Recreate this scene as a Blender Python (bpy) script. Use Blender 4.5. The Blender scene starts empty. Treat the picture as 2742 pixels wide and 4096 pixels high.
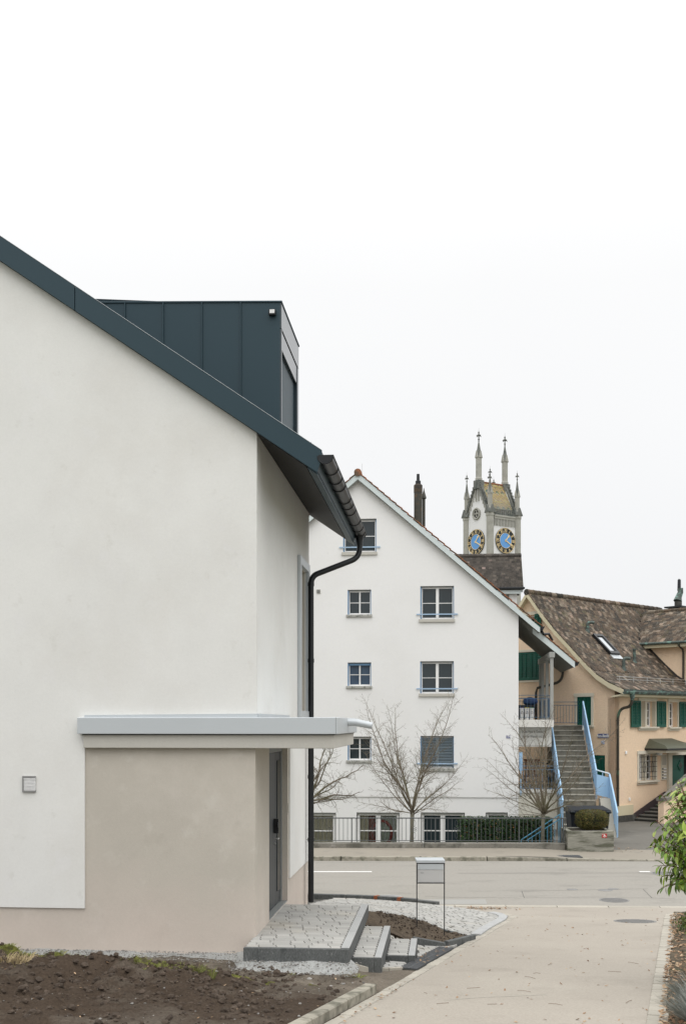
import bpy, bmesh, math, random
from mathutils import Vector, Matrix, noise as mnoise
random.seed(7)
R = math.radians
scn = bpy.context.scene
C = scn.collection

# ------------------------------------------------------------------ camera
FPX, CX, HY, EZ = 4500.0, 1371.0, 2895.0, 3.625      # focal (photo px), centre column, horizon row, eye height above street
cam = bpy.data.cameras.new('camera')
cam.sensor_fit = 'VERTICAL'; cam.sensor_height = 36.0
cam.lens = FPX / 4096.0 * 36.0
cam.shift_y = (HY - 2048.0) / 4096.0
cam.clip_start = 0.1; cam.clip_end = 3000
camo = bpy.data.objects.new('camera', cam); C.objects.link(camo)
camo.location = (0, 0, EZ); camo.rotation_euler = (R(90), 0, 0)
scn.camera = camo

# ------------------------------------------------------------------ overcast sky
world = bpy.data.worlds.new('World'); scn.world = world; world.use_nodes = True
wn, wl = world.node_tree.nodes, world.node_tree.links
wn.clear()
wout = wn.new('ShaderNodeOutputWorld'); bg = wn.new('ShaderNodeBackground')
sky = wn.new('ShaderNodeTexSky'); sky.sky_type = 'NISHITA'; sky.sun_disc = False
SUN_EL, SUN_AZ = 60.0, 160.0
sky.sun_elevation = R(SUN_EL); sky.sun_rotation = R(SUN_AZ)
sky.dust_density = 6.0; sky.ozone_density = 1.0
# cloud deck: brighter towards the zenith, as every overcast sky is (CIE overcast law)
tc = wn.new('ShaderNodeTexCoord'); sep = wn.new('ShaderNodeSeparateXYZ')
wl.new(tc.outputs['Generated'], sep.inputs[0])
clampn = wn.new('ShaderNodeMath'); clampn.operation = 'MAXIMUM'; clampn.inputs[1].default_value = 0.0
wl.new(sep.outputs['Z'], clampn.inputs[0])
ramp = wn.new('ShaderNodeValToRGB')
ramp.color_ramp.interpolation = 'LINEAR'
e = ramp.color_ramp.elements
e[0].position = 0.0; e[0].color = (0.352, 0.357, 0.364, 1)
e[1].position = 1.0; e[1].color = (1.0, 1.0, 1.0, 1)
k = e.new(0.10); k.color = (0.370, 0.373, 0.378, 1)
k = e.new(0.22); k.color = (0.386, 0.388, 0.391, 1)
k = e.new(0.36); k.color = (0.398, 0.399, 0.400, 1)
k = e.new(0.45); k.color = (0.43, 0.43, 0.43, 1)
k = e.new(0.62); k.color = (0.76, 0.76, 0.76, 1)
wl.new(clampn.outputs[0], ramp.inputs[0])
cl = wn.new('ShaderNodeTexNoise'); cl.inputs['Scale'].default_value = 2.2; cl.inputs['Detail'].default_value = 4
wl.new(tc.outputs['Generated'], cl.inputs['Vector'])
clm = wn.new('ShaderNodeMapRange'); clm.inputs[1].default_value = .3; clm.inputs[2].default_value = .7
clm.inputs[3].default_value = .985; clm.inputs[4].default_value = 1.015
wl.new(cl.outputs['Fac'], clm.inputs[0])
vm = wn.new('ShaderNodeVectorMath'); vm.operation = 'SCALE'
wl.new(ramp.outputs[0], vm.inputs[0]); wl.new(clm.outputs[0], vm.inputs['Scale'])
vs = wn.new('ShaderNodeVectorMath'); vs.operation = 'SCALE'; vs.inputs['Scale'].default_value = 24.0
wl.new(vm.outputs[0], vs.inputs[0])
mix = wn.new('ShaderNodeMix'); mix.data_type = 'RGBA'; mix.inputs['Factor'].default_value = 0.96
wl.new(sky.outputs[0], mix.inputs[6]); wl.new(vs.outputs[0], mix.inputs[7])
wl.new(mix.outputs[2], bg.inputs['Color']); bg.inputs['Strength'].default_value = 0.1
wl.new(bg.outputs[0], wout.inputs[0])

sun = bpy.data.lights.new('sun', 'SUN'); sun.energy = 0.6; sun.angle = R(60); sun.color = (1, .98, .95)
suno = bpy.data.objects.new('sun', sun); C.objects.link(suno)
az = R(SUN_AZ); el = R(SUN_EL)
sdir = Vector((math.sin(az) * math.cos(el), math.cos(az) * math.cos(el), math.sin(el)))
suno.rotation_euler = sdir.to_track_quat('Z', 'Y').to_euler(); suno.location = (20, -20, 40)

vs_ = scn.view_settings
vs_.view_transform = 'Standard'; vs_.look = 'None'; vs_.gamma = 1.0; vs_.exposure = 0.07; vs_.use_curve_mapping = False
scn.cycles.use_denoising = True
scn.cycles.max_bounces = 6; scn.cycles.transparent_max_bounces = 12

# ------------------------------------------------------------------ frames: a building's own axes
class Frame:
    """origin on the ground, u along the front (to the right), v to the back"""
    def __init__(s, px, Y, a):
        s.ox = (px - CX) / FPX * Y; s.oy = Y; s.a = a = R(a)
        s.U = (math.cos(a), -math.sin(a)); s.V = (math.sin(a), math.cos(a))
    def uz(s, px, py, v=0.0):
        k = (px - CX) / FPX
        u = (k * (s.oy + v * s.V[1]) - s.ox - v * s.V[0]) / (s.U[0] - k * s.U[1])
        Y = s.oy + u * s.U[1] + v * s.V[1]
        return u, EZ - (py - HY) / FPX * Y
    def vz(s, px, py, u=0.0):
        k = (px - CX) / FPX
        v = (k * (s.oy + u * s.U[1]) - s.ox - u * s.U[0]) / (s.V[0] - k * s.V[1])
        Y = s.oy + u * s.U[1] + v * s.V[1]
        return v, EZ - (py - HY) / FPX * Y
    def w(s, u, v, z):
        return Vector((s.ox + u * s.U[0] + v * s.V[0], s.oy + u * s.U[1] + v * s.V[1], z))
def at(px, py, Y):
    return Vector(((px - CX) / FPX * Y, Y, EZ - (py - HY) / FPX * Y))

# ------------------------------------------------------------------ mesh helpers
class MB:
    def __init__(s): s.v = []; s.f = []
    def poly(s, pts):
        i = len(s.v); s.v += [tuple(p) for p in pts]; s.f.append(tuple(range(i, i + len(pts)))); return s
    def box(s, x0, x1, y0, y1, z0, z1):
        i = len(s.v)
        s.v += [(x0,y0,z0),(x1,y0,z0),(x1,y1,z0),(x0,y1,z0),(x0,y0,z1),(x1,y0,z1),(x1,y1,z1),(x0,y1,z1)]
        s.f += [(i,i+3,i+2,i+1),(i+4,i+5,i+6,i+7),(i,i+1,i+5,i+4),(i+1,i+2,i+6,i+5),(i+2,i+3,i+7,i+6),(i+3,i,i+4,i+7)]
        return s
    def prism(s, pts, axis, a, b):
        """polygon in the two other axes, pushed along axis from a to b"""
        n = len(pts); i = len(s.v)
        def mk(p, c):
            return (c, p[0], p[1]) if axis == 'x' else (p[0], c, p[1]) if axis == 'y' else (p[0], p[1], c)
        s.v += [mk(p, a) for p in pts] + [mk(p, b) for p in pts]
        s.f.append(tuple(range(i, i + n))); s.f.append(tuple(range(i + 2*n - 1, i + n - 1, -1)))
        for j in range(n):
            q = (j + 1) % n; s.f.append((i + j, i + n + j, i + n + q, i + q))
        return s
    def hexa(s, lo, hi):
        """two rings of equal count joined into a closed body"""
        n = len(lo); i = len(s.v); s.v += [tuple(p) for p in lo] + [tuple(p) for p in hi]
        s.f.append(tuple(range(i + n - 1, i - 1, -1))); s.f.append(tuple(range(i + n, i + 2*n)))
        for j in range(n):
            q = (j + 1) % n; s.f.append((i + j, i + q, i + n + q, i + n + j))
        return s
    def tube(s, pts, r, n=8, cap=True, closed=False):
        pts = [Vector(p) for p in pts]; m = len(pts)
        rs = r if isinstance(r, (list, tuple)) else [r] * m
        i0 = len(s.v); t0 = None; nx = None
        for j, p in enumerate(pts):
            if closed: t = pts[(j+1) % m] - pts[j-1]
            else: t = (pts[j+1] if j + 1 < m else p) - (pts[j-1] if j else p)
            if t.length < 1e-9: t = Vector((0,0,1))
            t.normalize()
            if nx is None:
                nx = t.orthogonal().normalized()
            else:
                nx = (nx - t * nx.dot(t))
                nx = nx.normalized() if nx.length > 1e-6 else t.orthogonal().normalized()
            ny = t.cross(nx)
            for q in range(n):
                a = 2 * math.pi * q / n
                s.v.append(tuple(p + (nx * math.cos(a) + ny * math.sin(a)) * rs[j]))
        for j in range(m if closed else m - 1):
            a = i0 + j * n; b = i0 + ((j + 1) % m) * n
            for q in range(n):
                s.f.append((a + q, a + (q+1) % n, b + (q+1) % n, b + q))
        if cap and not closed:
            s.f.append(tuple(range(i0 + n - 1, i0 - 1, -1)))
            e0 = i0 + (m - 1) * n; s.f.append(tuple(range(e0, e0 + n)))
        return s
    def lathe(s, prof, n=16, c=(0,0,0), half=None, a0=0.0):
        """profile of (radius, height) spun round a vertical axis"""
        i = len(s.v); m = len(prof)
        for (r, z) in prof:
            for q in range(n):
                a = a0 + 2 * math.pi * q / n
                s.v.append((c[0] + r * math.cos(a), c[1] + r * math.sin(a), c[2] + z))
        for j in range(m - 1):
            for q in range(n):
                s.f.append((i + j*n + q, i + j*n + (q+1) % n, i + (j+1)*n + (q+1) % n, i + (j+1)*n + q))
        s.f.append(tuple(range(i + n - 1, i - 1, -1))); s.f.append(tuple(range(i + (m-1)*n, i + m*n)))
        return s
    def mark(s): return len(s.v)
    def xf(s, mat, start=0):
        for j in range(start, len(s.v)): s.v[j] = tuple(mat @ Vector(s.v[j]))
        return s
    def join(s, o):
        i = len(s.v); s.v += o.v; s.f += [tuple(x + i for x in fc) for fc in o.f]; return s
    def mesh(s, name, mat, smooth=False, bevel=0.0, fix=True, seg=1, merge=False):
        me = bpy.data.meshes.new(name); me.from_pydata(s.v, [], s.f)
        if fix or bevel or merge:
            bm = bmesh.new(); bm.from_mesh(me)
            if merge: bmesh.ops.remove_doubles(bm, verts=bm.verts, dist=1e-4)
            bmesh.ops.recalc_face_normals(bm, faces=bm.faces)
            if bevel:
                ed = [x for x in bm.edges if len(x.link_faces) == 2 and x.calc_face_angle(0) > 0.6]
                bmesh.ops.bevel(bm, geom=ed, offset=bevel, segments=seg, affect='EDGES', profile=0.6, clamp_overlap=True)
            bm.to_mesh(me); bm.free()
        if smooth:
            me.polygons.foreach_set('use_smooth', [True] * len(me.polygons))
            if smooth != 'all':
                try: me.set_sharp_from_angle(angle=R(40))
                except Exception: pass
        if mat is not None: me.materials.append(mat)
        me.update()
        return me
    def build(s, name, mat, parent=None, **kw):
        label = kw.pop('label', None)
        o = bpy.data.objects.new(name, s.mesh(name, mat, **kw)); C.objects.link(o)
        if parent is not None: o.parent = parent
        if label: o['label'] = label
        return o

def tag(o, label, cat, group=None, kind=None):
    if label: o['label'] = label
    if cat: o['category'] = cat
    if group: o['group'] = group
    if kind: o['kind'] = kind
    return o
def thing(name, label, cat, loc=(0,0,0), rz=0.0, group=None):
    o = bpy.data.objects.new(name, None); C.objects.link(o)
    o.empty_display_size = .3
    o.location = loc; o.rotation_euler = (0, 0, rz)
    return tag(o, label, cat, group)
def framed(name, label, cat, fr, group=None):
    return thing(name, label, cat, (fr.ox, fr.oy, 0), -fr.a, group)
def struct(name, mb, mat, label=None, **kw):
    o = mb.build(name, mat, None, **kw); o['kind'] = 'structure'
    if label: o['label'] = label
    return o
def inst(me, name, parent, loc=(0,0,0), rot=(0,0,0), scale=(1,1,1)):
    o = bpy.data.objects.new(name, me); C.objects.link(o); o.parent = parent
    o.location = loc; o.rotation_euler = rot; o.scale = scale
    return o
def instm(me, name, parent, m):
    o = bpy.data.objects.new(name, me); C.objects.link(o); o.parent = parent; o.matrix_basis = m
    return o
def wall_cells(mb, breaks, top, bottom, openings, a, b, axis='y'):
    """a wall in strips: openings are (u0,u1,z0,z1); top and bottom are functions of u"""
    us = sorted(set([round(x, 4) for x in breaks] + [round(x, 4) for o in openings for x in o[:2]]))
    us = [x for x in us if min(breaks) - 1e-6 <= x <= max(breaks) + 1e-6]
    for ua, ub in zip(us[:-1], us[1:]):
        mid = (ua + ub) / 2; e = 1e-5
        segs = []; lo = None
        ops = sorted([o for o in openings if o[0] < mid < o[1]], key=lambda o: o[2])
        za, zb = bottom(ua + e), bottom(ub - e)
        for o in ops:
            if o[2] > min(za, zb) + 1e-4: segs.append((za, zb, o[2], o[2]))
            za = zb = o[3]
        segs.append((za, zb, top(ua + e), top(ub - e)))
        for (p, q, r, t) in segs:
            if r > p + 1e-4 or t > q + 1e-4: mb.prism([(ua, p), (ub, q), (ub, t), (ua, r)], axis, a, b)
    return mb
def text_mesh(txt, size, depth=0.0, align='CENTER', font=None, bold=0.0, shear=0.0, spacing=1.0):
    cu = bpy.data.curves.new('lettering', 'FONT'); cu.body = txt; cu.size = size; cu.extrude = depth
    cu.align_x = align; cu.align_y = 'CENTER'; cu.offset = bold; cu.resolution_u = 3; cu.shear = shear; cu.space_character = spacing
    o = bpy.data.objects.new('lettering', cu); C.objects.link(o)
    dg = bpy.context.evaluated_depsgraph_get(); dg.update()
    me = bpy.data.meshes.new_from_object(o.evaluated_get(dg))
    v = [tuple(x.co) for x in me.vertices]; fc = [tuple(p.vertices) for p in me.polygons]
    bpy.data.objects.remove(o); bpy.data.curves.remove(cu); bpy.data.meshes.remove(me)
    m = MB(); m.v = v; m.f = fc
    return m

# ------------------------------------------------------------------ materials
MATS = {}
def M(name, col, rough=.85, var=(.06, 1.2), fine=(.05, 40), rand=0.0, stains=(), bump=(0, 60), metal=0.0, spec=.35,
      stretch=None, hue=0.0, cols=None, coat=0.0, zband=None):
    """one procedural material; all noise is in world metres"""
    if name in MATS: return MATS[name]
    m = bpy.data.materials.new(name); m.use_nodes = True; MATS[name] = m
    n, l = m.node_tree.nodes, m.node_tree.links; b = n['Principled BSDF']
    geo = n.new('ShaderNodeNewGeometry'); pos = geo.outputs['Position']
    if stretch:
        vmx = n.new('ShaderNodeVectorMath'); vmx.operation = 'MULTIPLY'; vmx.inputs[1].default_value = stretch
        l.new(pos, vmx.inputs[0]); pos = vmx.outputs[0]
    def nz(scale, detail=4.0, rough_=.55):
        t = n.new('ShaderNodeTexNoise'); t.inputs['Scale'].default_value = scale; t.inputs['Detail'].default_value = detail
        t.inputs['Roughness'].default_value = rough_; l.new(pos, t.inputs['Vector']); return t.outputs['Fac']
    def mth(op, a, c):
        t = n.new('ShaderNodeMath'); t.operation = op
        for i, x in enumerate((a, c)):
            if hasattr(x, 'links') or hasattr(x, 'is_linked'): l.new(x, t.inputs[i])
            else: t.inputs[i].default_value = x
        return t.outputs[0]
    val = 1.0
    for amt, sc in ([var] if var else []) + ([fine] if fine else []):
        if amt:
            v = mth('MULTIPLY', mth('SUBTRACT', nz(sc), .5), amt * 4)
            val = mth('ADD', val, v)
    rnd = None
    if rand or cols or hue:
        oi = n.new('ShaderNodeObjectInfo')
        rnd = mth('FRACT', mth('ADD', oi.outputs['Random'], geo.outputs['Random Per Island']), 0)
        if rand: val = mth('ADD', val, mth('MULTIPLY', mth('SUBTRACT', rnd, .5), rand * 2))
    if cols:
        cr = n.new('ShaderNodeValToRGB'); cr.color_ramp.interpolation = 'LINEAR'
        el_ = cr.color_ramp.elements
        for i, (p_, c_) in enumerate(cols):
            x = el_[i] if i < 2 else el_.new(p_)
            x.position = p_; x.color = (*c_, 1)
        l.new(mth('FRACT', mth('MULTIPLY', rnd, 7.31), 0), cr.inputs[0]); base = cr.outputs[0]
    else:
        rgb = n.new('ShaderNodeRGB'); rgb.outputs[0].default_value = (*col, 1); base = rgb.outputs[0]
    for (scol, sc, lo, hi, amt) in stains:
        mr = n.new('ShaderNodeMapRange'); mr.inputs[1].default_value = lo; mr.inputs[2].default_value = hi; mr.inputs[4].default_value = amt
        l.new(nz(sc, 6.0, .62), mr.inputs[0])
        mx = n.new('ShaderNodeMix'); mx.data_type = 'RGBA'
        l.new(mr.outputs[0], mx.inputs['Factor']); l.new(base, mx.inputs[6]); mx.inputs[7].default_value = (*scol, 1)
        base = mx.outputs[2]
    if zband:                                                  # a damp zone rising unevenly from the ground
        bcol, zlo, zhi, bamt = zband
        sx = n.new('ShaderNodeSeparateXYZ'); l.new(geo.outputs['Position'], sx.inputs[0])
        zz = mth('ADD', sx.outputs['Z'], mth('MULTIPLY', mth('SUBTRACT', nz(1.3, 3.0), .5), -1.1))
        mr = n.new('ShaderNodeMapRange'); mr.inputs[1].default_value = zhi; mr.inputs[2].default_value = zlo; mr.inputs[4].default_value = bamt
        l.new(zz, mr.inputs[0]); mx = n.new('ShaderNodeMix'); mx.data_type = 'RGBA'
        l.new(mr.outputs[0], mx.inputs['Factor']); l.new(base, mx.inputs[6]); mx.inputs[7].default_value = (*bcol, 1); base = mx.outputs[2]
    hs = n.new('ShaderNodeHueSaturation'); l.new(base, hs.inputs['Color'])
    if not isinstance(val, float): l.new(val, hs.inputs['Value'])
    if hue: l.new(mth('ADD', .5, mth('MULTIPLY', mth('SUBTRACT', rnd, .5), hue)), hs.inputs['Hue'])
    l.new(hs.outputs[0], b.inputs['Base Color'])
    b.inputs['Roughness'].default_value = rough; b.inputs['Metallic'].default_value = metal
    b.inputs['Specular IOR Level'].default_value = spec
    if coat: b.inputs['Coat Weight'].default_value = coat
    if bump[0]:
        bp = n.new('ShaderNodeBump'); bp.inputs['Strength'].default_value = bump[0]; bp.inputs['Distance'].default_value = bump[2] if len(bump) > 2 else .01
        l.new(nz(bump[1], 5.0, .6), bp.inputs['Height']); l.new(bp.outputs[0], b.inputs['Normal'])
    return m

def clear_glass(name, tint=(.95,.97,.96), refl=.10):
    m = bpy.data.materials.new(name); m.use_nodes = True; n, l = m.node_tree.nodes, m.node_tree.links
    n.remove(n['Principled BSDF']); out = n['Material Output']
    t = n.new('ShaderNodeBsdfTransparent'); t.inputs[0].default_value = (*tint, 1)
    g = n.new('ShaderNodeBsdfGlossy'); g.inputs['Roughness'].default_value = .03
    lw = n.new('ShaderNodeFresnel'); lw.inputs[0].default_value = 1.5
    a = n.new('ShaderNodeMath'); a.operation = 'ADD'; a.inputs[1].default_value = refl - .04; l.new(lw.outputs[0], a.inputs[0])
    mx = n.new('ShaderNodeMixShader'); l.new(a.outputs[0], mx.inputs[0]); l.new(t.outputs[0], mx.inputs[1]); l.new(g.outputs[0], mx.inputs[2])
    l.new(mx.outputs[0], out.inputs[0]); return m

m_white = M('white_render', (.75,.75,.725), .92, var=(.034, 1.3), fine=(.022, 34), stains=[((.665,.65,.61), .6, .46, .70, .65), ((.60,.59,.55), 4.2, .62, .72, .35), ((.76,.76,.75), 2.4, .56, .68, .5)], bump=(.25, 120, .006), spec=.15)
m_white2 = M('smooth_white_render', (.80,.80,.79), .92, var=(.014, .5), fine=(.014, 12), stains=[((.62,.62,.60), 3.1, .68, .78, .45), ((.74,.735,.715), .35, .50, .68, .5)], bump=(.06, 120, .004), spec=.15)
m_beige = M('beige_render', (.505,.470,.410), .92, var=(.04, 1.4), fine=(.03, 36), stains=[((.60,.56,.50), .9, .52, .70, .6), ((.58,.55,.49), 3.2, .58, .70, .6), ((.42,.385,.33), 1.9, .60, .74, .45)], bump=(.3, 110, .007), spec=.15, zband=((.62,.53,.47), 1.0, 2.0, .6))
m_anth = M('anthracite_sheet_metal', (.017,.043,.057), .5, var=(.03, 1.0), fine=(.02, 90), spec=.45, metal=.15)
m_anthg = M('anthracite_sheet_satin', (.03,.045,.055), .16, var=(.03, 1.0), fine=None, spec=.6)
m_soffit = M('dark_soffit_board', (.010,.0092,.0088), .6, var=(.15, 1.5), fine=(.2, 20), stretch=(1, 4, 1))
m_gutter = M('dark_grey_gutter_metal', (.013,.015,.017), .38, var=(.05, 2), spec=.5, metal=.3)
m_alu = M('light_grey_sheet_metal', (.52,.555,.575), .42, var=(.03, .8), fine=(.015, 80), spec=.5, metal=.25)
m_slabc = M('pale_concrete', (.50,.485,.44), .9, var=(.03, 2), fine=(.04, 50), bump=(.1, 90, .004))
m_door = M('dark_grey_door_paint', (.045,.05,.053), .45, var=(.02, 2))
m_jamb = M('grey_door_frame', (.20,.21,.205), .5, var=(.02, 2))
m_steel = M('brushed_steel', (.55,.55,.54), .3, metal=.9, var=(.02, 5))
m_black = M('black_plastic', (.015,.016,.017), .4, var=(.03, 4))
m_glassd = M('dark_window_glass', (.022,.032,.036), .04, var=(.1, .8), fine=None, spec=.55)
m_glass = clear_glass('clear_window_glass')
m_frame = M('white_window_paint', (.78,.78,.77), .45, var=(.015, 3), spec=.4)
m_bluep = M('blue_painted_metal', (.15,.28,.45), .45, var=(.05, 3), stains=[((.32,.42,.52), 6, .62, .7, .5)])
m_bluel = M('light_blue_sheet_metal', (.32,.50,.69), .5, var=(.04, 2), stains=[((.42,.5,.56), 4, .6, .72, .5)])
m_pblue = M('pale_blue_grey_board', (.60,.665,.665), .6, var=(.03, 1.5))
m_sill = M('weathered_stone_sill', (.40,.40,.37), .9, var=(.08, 4), fine=(.15, 40), stains=[((.10,.105,.09), 9, .5, .62, .7)], bump=(.3, 80, .006))
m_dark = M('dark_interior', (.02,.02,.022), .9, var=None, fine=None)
# ================================================================== GROUND HEIGHTS
def lane_z(Y): return EZ - 1.80 - .082 * Y
def lane_l(Y): return -.094 + .3037 * (Y - 9.87)       # left edge of the lane
def lane_r(Y): return 2.62 + .3004 * (Y - 9.735)       # right edge
def sstep(a, b, x):
    t = max(0.0, min(1.0, (x - a) / (b - a))); return t * t * (3 - 2 * t)

HS = Frame(1021, 13.3, 5.26)
WBF = Frame(2072, 38.4, 5.0)
PBF = Frame(2456, 41.0, -44.0)
TWF = Frame(1958, 105.0, -33.3)
PLAT_Z = 1.105

# forecourt: falls towards the lane edge, more steeply near the steps than by the street
_KY = [(12.0, .060, .42), (13.2, .060, .45), (15.7, .060, .50), (16.3, .060, .38), (17.2, .060, .28), (18.2, .060, .20), (20.0, .045, .10), (22.5, .025, .05), (24, .025, .05)]
def _k(Y):
    if Y <= _KY[0][0]: return _KY[0][1:]
    for (a, p, p2), (b, q, q2) in zip(_KY[:-1], _KY[1:]):
        if Y <= b: t = (Y - a) / (b - a); return p + (q - p) * t, p2 + (q2 - p2) * t
    return _KY[-1][1:]
def apron_z(x, y):
    d = max(0.0, lane_l(y) - x); s1, k2 = _k(y)
    z = max(.022, lane_z(y) + .012 + s1 * d + (k2 * 1.2 * (1 - math.exp(-(d - .5) / 1.2)) if d > .5 else 0))
    return min(z, max(.16, 1.0 - .13 * (y - 15.8))) if y > 15.0 else z
def skirt(mb, drop):
    """close the open rim of a sheet downwards"""
    from collections import Counter
    cnt = Counter()
    for fc in mb.f:
        for i in range(len(fc)): cnt[tuple(sorted((fc[i], fc[(i+1) % len(fc)])))] += 1
    for (i, j), c_ in cnt.items():
        if c_ == 1:
            a, b = mb.v[i], mb.v[j]; k = len(mb.v); mb.v += [(a[0], a[1], a[2] - drop), (b[0], b[1], b[2] - drop)]; mb.f.append((i, j, k + 1, k))
def fbm(x, y, z=0.0, o=4):
    return mnoise.fractal(Vector((x, y, z)), 1.0, 2.0, o)
def soil_z(x, y):
    d = lane_l(y) - x
    ed = sstep(0.0, .35, d)
    z = lane_z(y) - .004 + (.055 * ed + .035 * max(0, min(d, 3.0))) * (1 - .9 * sstep(12.0, 12.7, y) * sstep(.05, .3, x))
    z += .13 * sstep(12.3, 12.75, y) * (1 - sstep(-.05, .2, x)) * sstep(-.9, -.1, x) * .55
    # spoil heap: ridge running left to right in front of the house
    t = (x + 4.6) / 3.9                                   # 0 at the left, 1 at its right end
    cy = 11.75 - .55 * max(0, min(1.2, t)); amp = .17 * (1 - sstep(.1, 1.0, t)) + .075 * (1 - sstep(.75, 1.05, t))
    wd = .75 if y > cy else 1.5
    g = math.exp(-((y - cy) / wd) ** 2)
    z += amp * g
    rough = .25 + .9 * min(1, amp * g * 9 + .25 * (1 - sstep(-.6, .1, t - 1)))
    near_wall = 1 - sstep(12.2, 12.9, y)
    z += ed * rough * near_wall * (.085 * fbm(x * 1.7, y * 1.7, 3) + .055 * fbm(x * 6, y * 6, 9) + .018 * fbm(x * 18, y * 18, 5))
    z += ed * .010 * fbm(x * 2.3, y * 2.3, 1)
    return z

m_soil = M('dark_garden_soil', (.060,.044,.032), .95, var=(.14, 1.3), fine=(.28, 38), stains=[((.115,.097,.078), .9, .52, .66, .9), ((.16,.145,.125), 26, .66, .72, .7)], bump=(.9, 60, .02), spec=.1)
m_gravel = M('pale_gravel_concrete', (.33,.335,.325), .95, var=(.05, 3), fine=(.18, 45), bump=(.8, 70, .012), spec=.1)
m_asph = M('warm_grey_lane_asphalt', (.336,.305,.262), .95, var=(.07, .35), fine=(.11, 42), stains=[((.265,.24,.205), 1.1, .52, .70, .6), ((.37,.345,.295), .45, .5, .8, .5), ((.21,.195,.165), 55, .62, .70, .55), ((.40,.375,.325), 48, .63, .70, .5)], bump=(.35, 220, .004), spec=.15)
m_road = M('grey_street_asphalt', (.270,.256,.229), .95, var=(.07, .25), fine=(.11, 26), stains=[((.285,.27,.235), .4, .5, .7, .6), ((.205,.195,.175), 1.3, .54, .68, .55), ((.18,.175,.16), 30, .62, .70, .5)], bump=(.3, 160, .004), stretch=(.5, 1, 1), spec=.15)
m_walk = M('beige_grey_pavement_asphalt', (.262,.238,.198), .95, var=(.06, .5), fine=(.10, 110), stains=[((.18,.165,.145), 1.5, .55, .7, .5)], bump=(.3, 160, .004), spec=.15)
m_earth = M('rough_ground', (.12,.12,.08), .95, var=(.1, .1), fine=(.1, 3))
m_granite = M('grey_granite', (.098,.103,.101), .8, var=(.10, 5), fine=(.45, 120), stains=[((.24,.245,.24), 45, .60, .68, .7), ((.045,.05,.05), 8, .52, .66, .7)], bump=(.4, 140, .006), stretch=(1, 1, .35))
m_granl = M('light_granite_edging', (.36,.365,.36), .85, var=(.06, 4), fine=(.16, 110), stains=[((.22,.225,.22), 140, .62, .67, .6)], bump=(.3, 140, .004))
m_paver = M('pale_grey_paver', (.35,.345,.325), .9, var=(.05, 1.3), fine=(.08, 90), rand=.12, stains=[((.36,.335,.285), 1.1, .5, .66, .6)], bump=(.3, 150, .004))
m_bed = M('dark_joint_sand', (.07,.068,.06), .95, var=(.1, 8), fine=(.2, 90))
m_sett = M('cream_sett', (.36,.335,.285), .9, var=(.06, 3), fine=(.10, 80), rand=.10, bump=(.3, 110, .005))
m_kerbc = M('mossy_concrete_kerb', (.30,.28,.23), .92, var=(.08, 3), fine=(.16, 40), rand=.08, stains=[((.10,.098,.072), 5, .47, .62, .8)], bump=(.4, 100, .006))
m_wallc = M('weathered_grey_concrete', (.20,.19,.165), .93, var=(.1, 2), fine=(.22, 45), stains=[((.075,.075,.06), 3.0, .48, .62, .7), ((.34,.33,.30), 5, .60, .72, .6)], bump=(.5, 80, .008))
m_paint = M('white_road_paint', (.72,.72,.70), .7, var=(.05, 6), fine=(.1, 60))

# base terrain to the horizon
g = MB(); g.poly([(-900,-300,-1.1),(900,-300,-1.1),(900,1500,-1.1),(-900,1500,-1.1)])
struct('ground', g, m_earth, fix=False)

# street, far pavement, lane: sheets with thickness where an edge shows
def strip(mb, pts): return mb.poly(pts)
def near_edge(x): return 22.25 - .040 * (x - 2.1)
def far_edge(x): return 29.75 - .014 * x
g = MB(); xs = [-60, -30, -12, -6, -3, 0, 3, 6, 9, 12, 20, 35, 60]
for a, b in zip(xs[:-1], xs[1:]):
    strip(g, [(a, near_edge(a), 0), (b, near_edge(b), 0), (b, far_edge(b), 0), (a, far_edge(a), 0)])
struct('street', g, m_road, fix=False)
def walk_z(x): return .105 - .075 * sstep(4.9, 7.0, x)
def wall_y(x): return 31.9 - .012 * x
g = MB(); xs = [-60, -30, -12, -6, -3, 0, 3, 4.9, 5.4, 5.9, 6.4, 7, 9, 12, 20, 35, 60]
for a, b in zip(xs[:-1], xs[1:]):
    za, zb = walk_z(a), walk_z(b)
    fa, fb = far_edge(a) + .13, far_edge(b) + .13
    back = 34 if a >= 6.3 else None
    ya, yb = (wall_y(a) + .3, wall_y(b) + .3)
    strip(g, [(a, fa, za), (b, fb, zb), (b, yb, zb), (a, ya, za)])
struct('sidewalk', g, m_walk, fix=False)
# yard in front of the peach house
m_yard = M('dark_yard_asphalt', (.150,.142,.125), .95, var=(.08, .35), fine=(.12, 60), stains=[((.10,.098,.088), .7, .5, .65, .7), ((.22,.205,.175), 1.3, .56, .7, .5)], bump=(.3, 120, .004), spec=.15)
g = MB(); g.prism([(6.3, wall_y(6.3) + .302), (40, wall_y(40) + .302), (40, 75), (6.3, 75)], 'z', -.9, .024)
struct('yard', g, m_yard)
# kerb stones of the far pavement
kerb = thing('kerb', None, None); kerb['kind'] = 'structure'
x = -7.0; rk = random.Random(3)
while x < 16:
    L = rk.choice([1.35, 1.75, 1.9, 2.1]); x1 = x + L
    z0, z1 = walk_z(x) + .004, walk_z(x1) + .004
    d = rk.uniform(-.006, .006); gp = .012
    mb = MB(); ya, yb = far_edge(x), far_edge(x1)
    mb.hexa([(x+gp,ya+d,-.05),(x1-gp,yb+d,-.05),(x1-gp,yb+.128,-.05),(x+gp,ya+.128,-.05)],[(x+gp,ya+d+.01,z0),(x1-gp,yb+d+.01,z1),(x1-gp,yb+.128,z1),(x+gp,ya+.128,z0)])
    mb.build('kerb_stone', m_kerbc, kerb, bevel=.012); x = x1
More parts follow.
